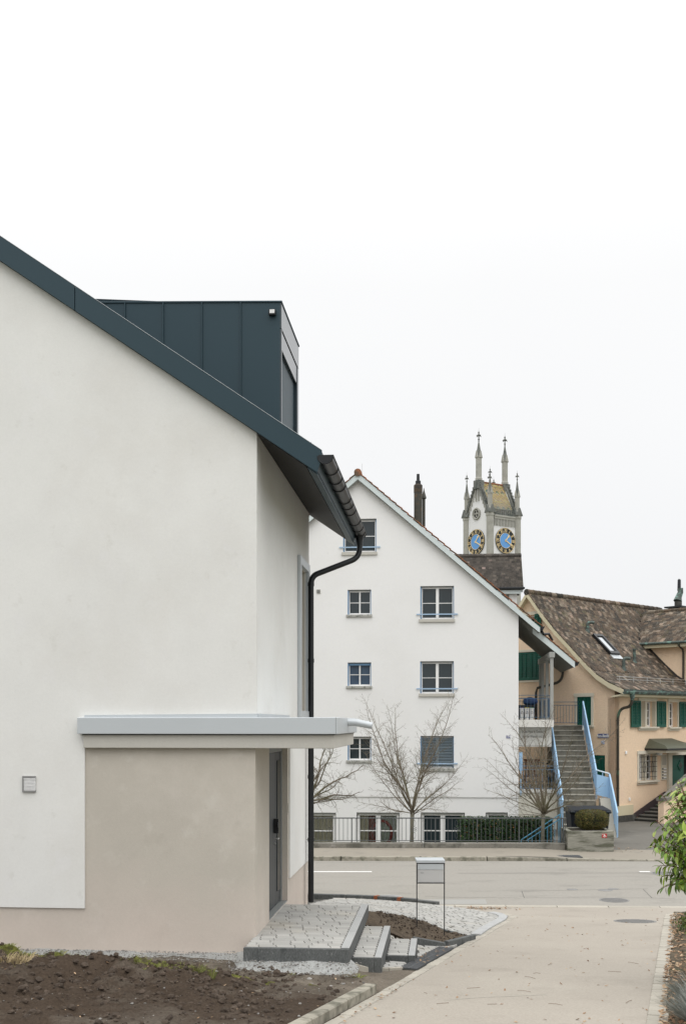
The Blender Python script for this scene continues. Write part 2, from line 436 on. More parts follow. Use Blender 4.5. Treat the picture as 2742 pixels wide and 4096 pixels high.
# lane
g = MB(); ys = [-8, -3, 2, 6, 9, 11, 13, 15, 17, 18.5]
for a, b in zip(ys[:-1], ys[1:]):
    strip(g, [(lane_l(a) + .10, a, lane_z(a)), (lane_r(a), a, lane_z(a)), (lane_r(b), b, lane_z(b)), (lane_l(b) + .10, b, lane_z(b))])
# mouth of the lane: flares at both corners
mouth = [(lane_l(18.5) + .10, 18.5), (lane_r(18.5), 18.5), (lane_r(20.1), 20.1), (lane_r(20.1) + .35, 20.75), (7.2, 21.2), (13, 21.4), (13, near_edge(13) - .10), (-.7, near_edge(-.7) - .10), (-.7, 22.2), (1.0, 21.6), (1.84, 21.3), (2.78, 20.72), (2.98, 20.3)]
g.poly([(x, y, max(.012, lane_z(y))) for x, y in mouth])
struct('lane', g, m_asph, fix=False)
# flush kerb line where lane meets street
fk = thing('flush_kerb', None, None); fk['kind'] = 'structure'
x = 1.2
while x < 12:
    x1 = x + 1.0; mb = MB()
    mb.hexa([(x+.006,near_edge(x)-.10,-.1),(x1-.006,near_edge(x1)-.10,-.1),(x1-.006,near_edge(x1)+.02,-.1),(x+.006,near_edge(x)+.02,-.1)],[(x+.006,near_edge(x)-.10,.030),(x1-.006,near_edge(x1)-.10,.030),(x1-.006,near_edge(x1)+.02,.045),(x+.006,near_edge(x)+.02,.045)])
    mb.build('kerb_stone', m_sett, fk, bevel=.006); x = x1
# road paint
for (a, b, py) in ((1180, 1486, 3487), (2555, 2597, 3487)):
    Y = EZ * FPX / (py - HY); xa, xb = (a - CX) / FPX * Y, (b - CX) / FPX * Y
    g = MB(); g.box(xa, xb, Y - .06, Y + .06, .001, .005)
    struct('road_marking', g, m_paint, fix=False)

# soil of the building plot
g = MB(); st = .05
x0, x1, y0, y1 = -9.0, 1.0, 7.0, 14.0
nx, ny = int((x1 - x0) / st), int((y1 - y0) / st)
idx = {}
def sv(i, j):
    if (i, j) not in idx:
        x, y = x0 + i * st, y0 + j * st
        lx = lane_l(y) - .02
        if x > lx: x = lx
        idx[(i, j)] = len(g.v); g.v.append((x, y, soil_z(x, y)))
    return idx[(i, j)]
def on_soil(x, y):
    # the line from the platform corner to the lane edge bounds the pavers
    t = (x - .05) / .70
    lim = 12.80 + .48 * max(0, t) if x > .05 else 13.9
    return x < lane_l(y) + .02 and y < lim
for i in range(nx):
    for j in range(ny):
        if on_soil(x0 + (i + .0) * st, y0 + j * st):
            g.f.append((sv(i, j), sv(i + 1, j), sv(i + 1, j + 1), sv(i, j + 1)))
skirt(g, .3)
o = struct('soil', g, m_soil, fix=False, smooth='all')
m_dirt = M('dry_grey_brown_dirt', (.145,.124,.099), .95, var=(.12, 2), fine=(.28, 30), stains=[((.075,.062,.048), 1.8, .48, .62, .85), ((.24,.22,.19), 34, .60, .68, .7)], bump=(.7, 50, .015), spec=.1)
m_moss = M('mossy_soil', (.11,.112,.028), .95, var=(.15, 3), fine=(.35, 40), stains=[((.05,.04,.03), 7, .52, .62, .8)], bump=(.8, 70, .015), spec=.1)
o.data.materials.append(m_dirt); o.data.materials.append(m_moss)
for pf in o.data.polygons:                                   # trodden dirt beside the platform, moss along the crest
    x, y, _ = pf.center; t = (x + 4.6) / 3.9; w = .16 * fbm(x * 2.6, y * 2.6, 11)
    cy = 11.95 - .50 * max(0, min(1.2, t))
    if t + .32 * (y - 11.0) + w * 2.2 > 1.15: pf.material_index = 1
    elif 0 < y - cy + w < .42 and fbm(x * 2.1, y * 3, 6) > -.22 - .25 * (t < .3): pf.material_index = 2
# gravel and concrete haunch along the wall foot and under the platform
g = MB(); cols = []
U0, U1, nU = -3.6, 1.26, 90
for i in range(nU + 1):
    u = U0 + (U1 - U0) * i / nU; ring = []
    front = -.62 if u > -.06 else 0.0
    wdt = (.42 + .05 * math.sin(u * 3) + .10 * fbm(u * 2.2, 2)) if u < -.2 else .48 + .05 * fbm(u * 3, 5)
    if u < -.2: front = 0
    else: front = -.66 * sstep(-.2, -.04, u)
    edge = 1 - sstep(1.16, 1.26, u)
    for j in range(9):
        t = j / 8; v = front - wdt * t + (.25 if j == 0 else 0)
        p = HS.w(u, v, 0)
        top = .905 + (.045 * sstep(-.6, .1, u)) + .012 * math.sin(u * 2.1)
        z = top * (1 - t) + (soil_z(p.x, p.y) - .03) * t + .025 * fbm(p.x * 5, p.y * 5) * (t > 0) + .02 * math.sin(math.pi * t)
        ring.append((p.x, p.y, z * edge + (z - .10) * (1 - edge)))
    cols.append(ring)
for i in range(nU):
    for j in range(8):
        a, b, c_, d = cols[i][j], cols[i+1][j], cols[i+1][j+1], cols[i][j+1]
        g.poly([a, b, c_, d])
struct('gravel_strip', g, m_gravel, fix=True, merge=True, smooth='all')
# ================================================================== NEW HOUSE (left)
house = framed('rendered_house', 'new white rendered house with dark sheet metal roof, dormer and entrance canopy', 'house', HS)
LEN = 5.03
(uA, zA), (uE, zE) = HS.uz(0, 948, -.1), HS.uz(1287, 1807, -.1)
mr_ = (zA - zE) / (uE - uA)
def ztop(u): return zE + mr_ * (uE - u)
THK = .272
def zbot(u): return ztop(u) - THK
RID = -6.2
def zt2(u): return ztop(u) if u >= RID else ztop(2 * RID - u)
def zb2(u): return zt2(u) - THK
PL_Z = 1.415                                                # plinth line
CAN_T, CAN_M, CAN_B = 3.70, 3.503, 3.336                     # canopy top, metal edge, slab underside
uCL, uCR = -2.117, .987
UP = -2.06                                                   # edge of the beige field
DO = (1.04, 2.70, PLAT_Z, CAN_B - .02)                       # door opening along the side wall
WO = (3.72, 4.62, 3.82, 6.03)                                # tall window in the side wall
W0 = 2 * RID                                                 # far left wall
mb = MB()
wall_cells(mb, [W0, RID, 0], lambda u: zb2(u) - .004, lambda u: -.2, [], 0, .3, 'y')
wall_cells(mb, [W0, RID, -.3], lambda u: zb2(u) - .004, lambda u: -.2, [], LEN - .3, LEN, 'y')
wall_cells(mb, [.3, LEN], lambda v: zbot(0) - .004, lambda v: -.2, [DO, WO], -.3, 0, 'x')
mb.box(W0, W0 + .3, .3, LEN - .3, -.2, zbot(0) - .004)
mb.build('wall', m_beige, house)
mb = MB()                                                    # white coat, 2 cm proud of the base coat
wall_cells(mb, [W0, RID, UP, .02], lambda u: zb2(u) - .006, lambda u: PL_Z if u < UP else 3.45, [], -.022, -.001, 'y')
wall_cells(mb, [.0, DO[1] + .10, LEN + .0], lambda v: zbot(.02) - .006, lambda v: 3.45 if v < DO[1] + .10 else PL_Z, [(WO[0]-.001, WO[1]+.001, WO[2], WO[3])], .001, .022, 'x')
mb.build('white_render_coat', m_white, house)
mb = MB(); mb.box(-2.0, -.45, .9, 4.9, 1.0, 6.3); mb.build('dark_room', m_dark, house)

roof = MB()
roof.prism([(uE, ztop(uE)), (RID, ztop(RID)), (2*RID-uE, ztop(uE)), (2*RID-uE, ztop(uE)-THK), (RID, ztop(RID)-THK), (uE - .05, zbot(uE - .05) + .01)], 'y', -.098, LEN + .16)
roof_o = roof.build('roof', m_anth, house)
so = MB(); so.prism([(.03, zbot(.03) - .003), (uE - .19, zbot(uE - .19) - .003), (uE - .19, zbot(uE - .19) - .022), (.03, zbot(.03) - .022)], 'y', -.09, LEN + .13)
so.build('soffit', m_soffit, roof_o)
so = MB(); so.prism([(uE - .17, zbot(uE-.17) - .004), (uE - .055, zbot(uE-.055) - .002), (uE - .055, zbot(uE-.055) - .03), (uE - .17, zbot(uE-.17) - .03)], 'y', -.09, LEN + .13)
so.build('eave_board', m_anth, roof_o)
# rake fascia in folded panels; joint where the photo shows it
uj = HS.uz(300, 1180, -.12)[0]
for (a, b) in ((W0 - .2, RID), (RID, uj - .004), (uj + .004, uE)):
    mb = MB()
    e = .055 if b == uE else 0
    mb.prism([(a, zt2(a) + .012), (b, zt2(b) + .012), (b, zt2(b) - .085 * (e > 0)) , (b - e, zt2(b - e) - THK - .012), (a, zt2(a) - THK - .012)] if e else
             [(a, zt2(a) + .012), (b, zt2(b) + .012), (b, zt2(b) - THK - .012), (a, zt2(a) - THK - .012)], 'y', -.124, -.10)
    mb.build('fascia_panel', m_anth, roof_o, bevel=.003)
mb = MB(); mb.prism([(W0, zt2(W0) + .018), (RID, ztop(RID) + .018), (uE, ztop(uE) + .018), (uE, ztop(uE) + .013), (RID, ztop(RID) + .013), (W0, zt2(W0) + .013)], 'y', -.128, -.06)
mb.build('edge_trim', m_alu, roof_o)
# standing seams on the roof plane
for i in range(9):
    v = .45 + i * .52
    if v > LEN: break
    mb = MB(); mb.prism([(uE, ztop(uE) + .03), (RID, ztop(RID) + .03), (RID, ztop(RID) - .01), (uE, ztop(uE) - .01)], 'y', v, v + .012)
    mb.build('standing_seam', m_anth, roof_o)

# dormer
dv0, dv1 = 1.63, 3.39; dU = .05
dz = HS.vz(1119, 1210, dU)[1]
dsl = .030                                                   # dormer roof falls slightly outwards
def dzt(u): return dz + dsl * (dU - u)
dorm = MB(); uB = dU - 3.2
dorm.prism([(dU - .03, zbot(0)+.1), (dU - .03, dzt(dU-.03) - .03), (uB, dzt(uB) - .03), (uB, ztop(uB) - .1)], 'y', dv0 + .03, dv1 - .03)
dor = dorm.build('dormer', m_anth, house)
pw = HS.uz(1119, 1300, dv0)[0] - HS.uz(963, 1300, dv0)[0]
for i in range(6):
    b = dU - i * pw; a = b - pw + .004
    mb = MB(); mb.prism([(a, max(ztop(a) - .05, 0)), (b, ztop(b) - .05), (b, dzt(b)), (a, dzt(a))], 'y', dv0, dv0 + .028)
    mb.build('panel', m_anth, dor)
    if i:
        mb = MB(); mb.box(b - .008, b + .006, dv0 - .022, dv0 + .002, ztop(b) - .1, dzt(b) + .012); mb.build('seam', m_anth, dor)
mb = MB(); mb.prism([(dU + .03, dzt(dU) - .0), (uB, dzt(uB)), (uB, dzt(uB) + .022), (dU + .03, dzt(dU) + .022)], 'y', dv0 - .014, dv1 + .014)
mb.build('top_sheet', m_anth, dor, bevel=.003)
ft = dzt(dU)
mb = MB(); zf = ztop(dU) - .1                                 # front: header, jambs
mb.box(dU - .03, dU + .02, dv0 + .001, dv1 - .001, ft - .34, ft - .002)
mb.box(dU - .03, dU + .02, dv1 - .16, dv1 - .001, zf, ft - .345)
mb.box(dU - .03, dU + .02, dv0 + .001, dv0 + .05, zf, ft - .345)
mb.build('front_frame', m_anthg, dor, bevel=.004)
mb = MB(); mb.box(dU - .05, dU + .012, dv0 + .06, dv1 - .17, ft - .60, ft - .36); mb.build('blind_box', m_anthg, dor, bevel=.004)
wz1 = ft - .60
mb = MB()
for (a, b, c_, d) in ((dv0 + .05, dv0 + .12, zf, wz1), (dv1 - .24, dv1 - .16, zf, wz1), (dv0 + .12, dv1 - .24, wz1 - .07, wz1)):
    mb.box(dU - .10, dU - .04, a, b, c_, d)
mb.build('window_frame', m_black, dor)
mb = MB(); mb.box(dU - .085, dU - .07, dv0 + .12, dv1 - .24, zf, wz1 - .07); mb.build('pane', m_glassd, dor)
# wall lamp on the dormer cheek
lu, lz = HS.uz(1090, 1252, dv0 - .03)
mb = MB(); mb.box(lu - .05, lu + .04, dv0 - .06, dv0 - .001, lz - .035, lz + .045); lm = mb.build('wall_lamp', m_black, house, bevel=.008)
mb = MB(); mb.box(lu - .035, lu + .03, dv0 - .064, dv0 - .02, lz - .012, lz + .036); mb.build('lamp_glass', m_frame, lm)
# snow guard above the eave
sg = MB(); su = uE - .24
sg.tube([(su, .75, ztop(su) + .15), (su, LEN, ztop(su) + .15)], .018, 8)
sgo = sg.build('snow_guard', m_gutter, house, smooth=True)
for i in range(5):
    v = .95 + i * .95; mb = MB()
    mb.prism([(su - .16, ztop(su-.16) + .02), (su - .12, ztop(su-.12) + .12), (su - .02, ztop(su) + .19), (su + .03, ztop(su) + .15), (su + .03, ztop(su+.03) + .02)], 'y', v, v + .04)
    mb.build('bracket', m_alu, sgo)

# gutter: half round with beads, brackets and a stop end
gr = .090; gu = uE + .043; gz = HS.uz(1301, 1824, -.12)[1]
def halfring(v, r): return [(gu + r * math.cos(math.pi + math.pi * q / 14), v, gz + r * math.sin(math.pi + math.pi * q / 14)) for q in range(15)]
gm = MB(); g0, g1 = -.13, LEN + .2
for (r, ) in ((gr,), (gr - .004,)):
    A, B = halfring(g0, r), halfring(g1, r)
    for q in range(14): gm.poly([A[q], A[q+1], B[q+1], B[q]])
gm.tube([(gu + gr, g0, gz), (gu + gr, g1, gz)], .011, 8)
gut = gm.build('gutter', m_gutter, house, smooth=True)
for v in (g0, g1 - .003):
    mb = MB(); mb.prism([(p[0], p[2]) for p in halfring(0, gr)], 'y', v, v + .004); mb.build('stop_end', m_gutter, gut)
    mb = MB(); mb.tube([(p[0], v, p[2]) for p in halfring(0, gr + .002)], .007, 6); mb.build('stop_end_bead', m_gutter, gut, smooth=True)
mb = MB(); mb.box(gu - gr + .01, gu + gr + .006, g0, g0 + .01, gz - .002, gz + .012); mb.build('stop_end_top', m_gutter, gut)
for Y in (13.86, 14.39, 14.84, 15.67, 16.08, 16.52, 17.37, 17.93, 18.4):
    v = Y - 13.3 - .08
    mb = MB(); mb.tube([(p[0], v, p[2]) for p in halfring(0, gr + .005)] + [(gu + gr + .004, v, gz + .012), (gu - gr, v, gz + .014)], .006, 6)
    mb.build('bracket', m_gutter, gut, smooth=True)
# downpipe
pv = HS.vz(1243, 3000, .10)[0]; pr = .046
gv = LEN + .02; base = HS.vz(1243, 3608, .10)[1]
path = [(gu, gv, gz - .05), (gu, gv, gz - .22)]
def arc(p0, p1, p2, n=7):
    p0, p1, p2 = Vector(p0), Vector(p1), Vector(p2)
    return [p0 * (1-t)**2 + p1 * 2*t*(1-t) + p2 * t*t for t in [i/n for i in range(n+1)]]
zc = gz - .44; dz2 = -.30
e1 = Vector((gu, gv, gz - .25)); k1 = Vector((gu, gv, zc + .02)); lowk = Vector((.10, pv, zc - .33))
d12 = (lowk - k1).normalized()
path = [(gu, gv, gz - .06)] + arc(e1, k1, k1 + d12 * .16) + arc(lowk - d12 * .13, lowk, lowk + Vector((0, 0, -.14))) + [(.10, pv, base)]
mb = MB(); mb.tube(path, pr, 14); dp = mb.build('downpipe', m_gutter, house, smooth=True)
mb = MB(); mb.lathe([(pr + .03, 0), (pr + .004, -.12), (pr + .004, -.19)], 14, (gu, gv, gz - .055)); mb.build('outlet_funnel', m_gutter, dp, smooth=True)
for z in (lowk.z - .16, 4.6, 2.75, 1.75): 
    mb = MB(); mb.lathe([(pr + .007, 0), (pr + .007, .06)], 14, (.10, pv, z)); mb.build('collar', m_gutter, dp, smooth=True)
for z in (4.2, 1.78):
    mb = MB(); mb.box(.02, .08, pv - .008, pv + .008, z - .008, z + .008); mb.build('pipe_clip', m_steel, dp)

# tall window surround on the side wall, folded light metal
mb = MB(); W = (WO[0] - .12, WO[1] + .13, WO[2] - .1, WO[3] + .13)
wall_cells(mb, [W[0], W[1]], lambda v: W[3], lambda v: W[2], [WO], .024, .075, 'x')
ws = mb.build('window', m_alu, house, bevel=.004)
mb = MB()
wall_cells(mb, [WO[0] + .001, WO[1] - .001], lambda v: WO[3] - .001, lambda v: WO[2] + .001, [(WO[0] + .08, WO[1] - .08, WO[2] + .08, WO[3] - .08)], -.13, -.07, 'x')
mb.build('frame', m_alu, ws)
mb = MB(); mb.box(-.11, -.10, WO[0] + .08, WO[1] - .08, WO[2] + .08, WO[3] - .08); mb.build('pane', m_glassd, ws)

# canopy over the entrance
cv0, cv1 = -.13, 2.72
mb = MB(); mb.box(uCL, uCR, cv0, cv1, CAN_M, CAN_T)
can = mb.build('canopy', m_alu, house, bevel=.006)
mb = MB(); mb.box(uCL + .06, uCR - .045, cv0 + .05, cv1 - .05, CAN_B, CAN_M - .002); mb.build('concrete_slab', m_slabc, can, bevel=.006)
mb = MB(); mb.box(uCL + .05, uCR - .035, cv0 + .04, cv1 - .04, CAN_M - .012, CAN_M + .02); mb.build('drip_gap', m_black, can)
mb = MB(); mb.prism([(-2.055, CAN_T), (.035, CAN_T), (.035, CAN_T + .045), (-2.055, CAN_T + .030)], 'y', -.045, -.023); mb.build('flashing', m_alu, can)
mb = MB(); mb.box(.023, .045, -.02, 2.6, CAN_T, CAN_T + .045); mb.build('flashing', m_alu, can)
# spout: tube leaving the outer edge, open at its lip
sv_ = 1.25; mb = MB(); z_ = CAN_T - .055
mb.tube([(uCR - .02, sv_, z_), (uCR + .10, sv_, z_ - .002), (uCR + .31, sv_, z_ - .045)], [.052, .048, .044], 14, cap=False)
mb.tube([(uCR + .02, sv_, z_), (uCR + .10, sv_, z_ - .002), (uCR + .311, sv_, z_ - .0452)], [.047, .043, .039], 14, cap=False)
sp = mb.build('spout', m_alu, can, smooth=True, fix=False)
for j in (uCR - .02,):
    mb = MB(); mb.box(j - .0025, j + .0025, cv0 - .0015, cv0 + .002, CAN_M + .002, CAN_T - .002); mb.build('metal_joint', m_jamb, can)

# door in the side wall
mb = MB()
v0, v1, z0, z1 = DO
mb.box(-.15, -.075, v1 - .09, v1 - .002, z0, z1 - .001); mb.box(-.15, -.075, v0 + .002, v0 + .07, z0, z1 - .001); mb.box(-.15, -.075, v0 + .07, v1 - .09, z1 - .08, z1 - .001)
mb.box(-.3, -.005, v0 + .002, v1 - .002, z0 - .02, z0 + .012)
do = mb.build('door', m_jamb, house, bevel=.004)
mb = MB(); mb.box(-.13, -.095, v0 + .075, 2.18, z0 + .02, z1 - .085); mb.build('door_leaf', m_door, do, bevel=.003)
mb = MB(); mb.box(-.13, -.095, 2.19, v1 - .095, z0 + .02, z1 - .085); mb.build('side_panel', m_door, do, bevel=.003)
mb = MB(); mb.box(-.094, -.085, 2.30, v1 - .16, z0 + .2, z1 - .2); mb.build('glass_strip', m_glassd, do)
hv, hz = 2.05, 2.16
mb = MB(); mb.box(-.095, -.03, hv - .02, hv + .02, hz - .03, hz + .17); mb.box(-.05, -.03, hv - .05, hv + .05, hz + .05, hz + .12); mb.build('door_handle', m_black, do, bevel=.006)
mb = MB(); mb.tube([(-.095, hv + .02, hz - .10), (-.03, hv + .02, hz - .10), (-.03, hv - .09, hz - .10)], .010, 8); mb.tube([(-.095, hv + .02, hz - .17), (-.075, hv + .02, hz - .17)], .018, 10); mb.build('lock', m_steel, do, smooth=True)
mb = MB(); mb.box(.001, .012, v1 + .03, v1 + .07, 2.35, 2.5); mb.build('bell_plate', m_slabc, house)

# ventilation grille on the gable
(a, zb_), (b, zc_) = HS.uz(91, 3168, -.03), HS.uz(150, 3104, -.03)
mb = MB()
wall_cells(mb, [a, b], lambda u: zc_, lambda u: zb_, [(a + .018, b - .018, zb_ + .018, zc_ - .018)], -.045, -.022, 'y')
vg = mb.build('vent_grille', M('mid_grey_grille', (.26,.26,.255), .5), house)
n_ = 9
for i in range(n_):
    z = zb_ + .02 + (zc_ - zb_ - .04) * (i + .5) / n_; mb = MB()
    mb.prism([(-.042, z - .008), (-.026, z + .004), (-.026, z + .010), (-.042, z - .002)], 'x', a + .019, b - .019)
    mb.build('slat', m_frame, vg)
mb = MB(); mb.box(a + .018, b - .018, -.026, -.0225, zb_ + .018, zc_ - .018); mb.build('backing', m_jamb, vg)

# ================================================================== ENTRANCE PLATFORM AND STEPS
plat = framed('entrance_platform', 'paved entrance platform with dark granite edges in front of the grey door', 'platform', HS)
pu0, pu1, pv0, pv1 = -.03, 1.165, -.63, 2.52
GE = .10                                                     # granite edge width
mb = MB(); mb.box(pu0 + .02, pu1 - .02, pv0 + .02, pv1, .3, PLAT_Z - .035); mb.build('base', m_bed, plat)
# front edge stones
xs_ = [pu0 - .005, .42, .86, pu1]
mb = MB(); mb.box(pu0, pu1, pv0, pv0 + .055, .55, PLAT_Z - .001); mb.build('edge_stone', m_granite, plat, bevel=.006)
n_ = 3
for i in range(n_):
    a = pv0 + .058 + (pv1 - pv0 - .06) * i / n_; b = pv0 + .058 + (pv1 - pv0 - .06) * (i + 1) / n_ - .006
    mb = MB(); mb.box(pu1 - GE, pu1, a, b, .4, PLAT_Z); mb.build('edge_stone', m_granl if 0 else m_granite, plat, bevel=.006)
    mb = MB(); mb.box(pu1 - GE + .003, pu1 - .003, a + .003, b - .003, PLAT_Z + .0005, PLAT_Z + .003); mb.build('edge_cap', m_granl, plat)

def paver_mesh(L, D=.128, T=.05):
    """interlocking paver: the short ends are stepped"""
    h = D / 2; x = L / 2; j = .008
    pts = [(-x + j, -h), (x + j, -h), (x + j, -.008), (x - j, .008), (x - j, h), (-x - j, h), (-x - j, .008), (-x + j, -.008)]
    mb = MB(); mb.prism(pts, 'z', -T, 0)
    return mb.mesh('paver', m_paver, bevel=.0015)
PAV = {L: paver_mesh(L - .011) for L in (.15, .20, .25)}
ROW = .131
def pave_rect(parent, u0, u1, v0, v1, z, rng):
    v = v0 + ROW / 2; k = 0
    while v + ROW / 2 <= v1 + .03:
        u = u0 - (.05 if k % 2 else 0) * 0
        first = True
        while u < u1 - .04:
            L = rng.uniform(.15, .25) if not first else rng.uniform(.06, .24)
            first = False
            rem = u1 - u
            if rem - L < .08: Lr = rem
            else: Lr = L
            key = min(PAV, key=lambda q: abs(q - Lr))
            inst(PAV[key], 'paver', parent, (u + Lr / 2, v, z + rng.uniform(-.001, .001)), (rng.uniform(-.003, .003), rng.uniform(-.003, .003), 0), (Lr / key, 1, 1))
            u += Lr
        v += ROW; k += 1
rp = random.Random(11)
pave_rect(plat, pu0 + .012, pu1 - GE - .006, pv0 + .06, pv1 - .02, PLAT_Z - .002, rp)
# two lower steps to the right
for (su0, su1, sv0, sv1, dzs, nm, lb) in ((pu1 + .003, pu1 + .345, -.30, 1.72, .155, 'paved_step', 'upper of two paved granite edged steps beside the entrance platform'), (pu1 + .35, pu1 + .70, .60, 1.70, .31, 'paved_step', 'lower short paved step between the upper step and the soil bed')):
    st_ = framed(nm, lb, 'step', HS, 'paved steps beside the platform')
    z = PLAT_Z - dzs
    mb = MB(); mb.box(su0, su1 - .02, sv0 + .01, sv1, .2, z - .035); mb.build('base', m_bed, st_)
    mb = MB(); mb.box(su1 - .085, su1, sv0, sv1, .2, z); mb.build('edge_stone', m_granite, st_, bevel=.005)
    mb = MB(); mb.box(su1 - .082, su1 - .003, sv0 + .003, sv1 - .003, z + .0005, z + .003); mb.build('edge_cap', m_granl, st_)
    mb = MB(); mb.box(su0, su1 - .088, sv0, sv0 + .03, .2, z - .004); mb.build('front_stone', m_granite, st_, bevel=.004)
    pave_rect(st_, su0 + .004, su1 - .092, sv0 + .034, sv1 - .01, z - .002, rp)

# ================================================================== PAVED APRON
# outline of the paved area in plan
bedP = [at(1516, 3669, 17.0), at(1668, 3673, 17.3), at(1790, 3693, 17.1), at(1875, 3712, 16.75), at(1893, 3718, 16.6)]
bed_xy = [(.20, 15.08), (.42, 17.12), (.78, 17.35), (1.14, 17.30), (1.50, 17.02), (1.80, 16.62), (1.905, 16.40), (1.42, 15.40), (.99, 15.33), (.99, 15.04), (.50, 15.08)]
apron_xy = [HS.w(0, 2.5, 0)[:2], HS.w(0, 5.1, 0)[:2], (-.9, 22.42), (.43, 22.42), (1.84, 21.25), (2.72, 20.62)]
yy = 20.2
while yy > 13.0:
    apron_xy.append((lane_l(yy) - .06, yy)); yy -= .6
apron_xy += [(.66, 13.22), (.10, 12.83), HS.w(1.16, -.55, 0)[:2], HS.w(1.16, 2.5, 0)[:2]]
def inside(p, poly):
    x, y = p[0], p[1]; r = False; j = len(poly) - 1
    for i in range(len(poly)):
        xi, yi = poly[i][0], poly[i][1]; xj, yj = poly[j][0], poly[j][1]
        if (yi > y) != (yj > y) and x < (xj - xi) * (y - yi) / (yj - yi) + xi: r = not r
        j = i
    return r
g = MB(); st = .12; gi = {}
def av(i, j):
    if (i, j) not in gi:
        x, y = -1.4 + i * st, 12.6 + j * st; x = min(x, lane_l(y) - .03) if y < 20.3 else x; gi[(i, j)] = len(g.v); g.v.append((x, y, apron_z(x, y) - .035))
    return gi[(i, j)]
for i in range(40):
    for j in range(85):
        x, y = -1.4 + (i + .5) * st, 12.6 + (j + .5) * st
        if inside((x, y), apron_xy): g.f.append((av(i, j), av(i+1, j), av(i+1, j+1), av(i, j+1)))
apron = struct('paved_forecourt', g, m_bed, fix=False)
# pavers: rows parallel to the house front
foot = [HS.w(u, v, 0)[:2] for u, v in ((pu1, -.33), (pu1 + .345, -.33), (pu1 + .345, .53), (pu1 + .70, .53), (pu1 + .70, 1.62), (pu1, 1.66))]
platp = [HS.w(u, v, 0)[:2] for u, v in ((-.1, -.63), (pu1 + .01, -.63), (pu1 + .01, 2.54), (-.1, 2.54))]
drain_c = Vector((1.13, 14.2)); drain_d = Vector((math.sin(R(16.9)), math.cos(R(16.9))))
cells = []
ra = random.Random(5); row = 0; vv = -.75
def pave_ok(p):
    if not inside(p, apron_xy) or inside(p, bed_xy) or inside(p, foot) or inside(p, platp): return False
    q = Vector((p.x, p.y)) - drain_c
    return not (abs(q.dot(drain_d)) < 1.12 and -.155 < q.dot(Vector((drain_d.y, -drain_d.x))) < .10)
while vv < 9.4:
    uu = -.1 + ra.uniform(0, .1)
    while uu < 4.6:
        L = ra.choice((.15, .20, .20, .25)); uu += ra.uniform(0, .012)
        good = [k for k in range(13) if pave_ok(HS.w(uu + L * k / 12, vv, 0))]
        if len(good) > 3:
            a_, b_ = uu + L * good[0] / 12, uu + L * good[-1] / 12
            p = HS.w((a_ + b_) / 2, vv, 0); cells.append((p.x, p.y, L, max(.3, (b_ - a_) / L)))
        uu += L
    vv += ROW; row += 1
cells.sort(key=lambda c_: c_[1])
rest = MB()
for n_, (x, y, L, fs) in enumerate(cells):
    z = apron_z(x, y) + ra.uniform(-.0015, .0015)
    gx = (apron_z(x + .05, y) - apron_z(x - .05, y)) / .1; gy = (apron_z(x, y + .05) - apron_z(x, y - .05)) / .1
    nrm = Vector((-gx, -gy, 1)).normalized()
    ux = Vector((HS.U[0], HS.U[1], 0)); ux = (ux - nrm * ux.dot(nrm)).normalized(); uy = nrm.cross(ux)
    m4 = Matrix(((ux.x, uy.x, nrm.x, x), (ux.y, uy.y, nrm.y, y), (ux.z, uy.z, nrm.z, z), (0, 0, 0, 1)))
    m4 = m4 @ Matrix.Diagonal((fs, 1, 1, 1))
    if n_ < 300: instm(PAV[L], 'paver', apron, m4)
    else:
        t = MB(); h = ROW / 2 - .0015; xx = L / 2 - .0055; j = .008
        pts = [(-xx + j, -h), (xx + j, -h), (xx + j, -.008), (xx - j, .008), (xx - j, h), (-xx - j, h), (-xx - j, .008), (-xx + j, -.008)]
        t.prism(pts, 'z', -.05, 0); t.xf(m4); rest.join(t)
if rest.v: rest.build('far_pavers', m_paver, apron)['kind'] = 'stuff'
# small stone border between soil and pavers
bp = [(.08, 12.76), (.30, 12.92), (.52, 13.08), (.72, 13.22)]
bs = thing('edging_stones', None, None); bs['kind'] = 'structure'
for (p, q) in zip(bp[:-1], bp[1:]):
    d = (Vector(q) - Vector(p)).normalized(); nn = Vector((-d.y, d.x)) * .03
    za, zb1 = apron_z(*p) + .005, apron_z(*q) + .005
    P = Vector(p) + d * .004; Q = Vector(q) - d * .004
    mb = MB(); mb.hexa([(P.x - nn.x, P.y - nn.y, za - .25), (Q.x - nn.x, Q.y - nn.y, zb1 - .25), (Q.x + nn.x, Q.y + nn.y, zb1 - .25), (P.x + nn.x, P.y + nn.y, za - .25)], [(P.x - nn.x, P.y - nn.y, za), (Q.x - nn.x, Q.y - nn.y, zb1), (Q.x + nn.x, Q.y + nn.y, zb1), (P.x + nn.x, P.y + nn.y, za)])
    mb.build('edging_stone', m_sett, bs, bevel=.006)

def kerb_run(parent, pts, zf, w, h, mat, name='kerb_stone', gap=.006, depth=.3, bevel=.006, cap=None):
    for (p, q) in zip(pts[:-1], pts[1:]):
        P, Q = Vector(p), Vector(q); d = (Q - P).normalized(); nn = Vector((-d.y, d.x)) * w / 2
        P = P + d * gap / 2; Q = Q - d * gap / 2
        za, zb1 = zf(*p) + h, zf(*q) + h
        mb = MB(); mb.hexa([(*(P - nn), za - depth), (*(Q - nn), zb1 - depth), (*(Q + nn), zb1 - depth), (*(P + nn), za - depth)], [(*(P - nn), za), (*(Q - nn), zb1), (*(Q + nn), zb1), (*(P + nn), za)])
        mb.build(name, mat, parent, bevel=bevel)
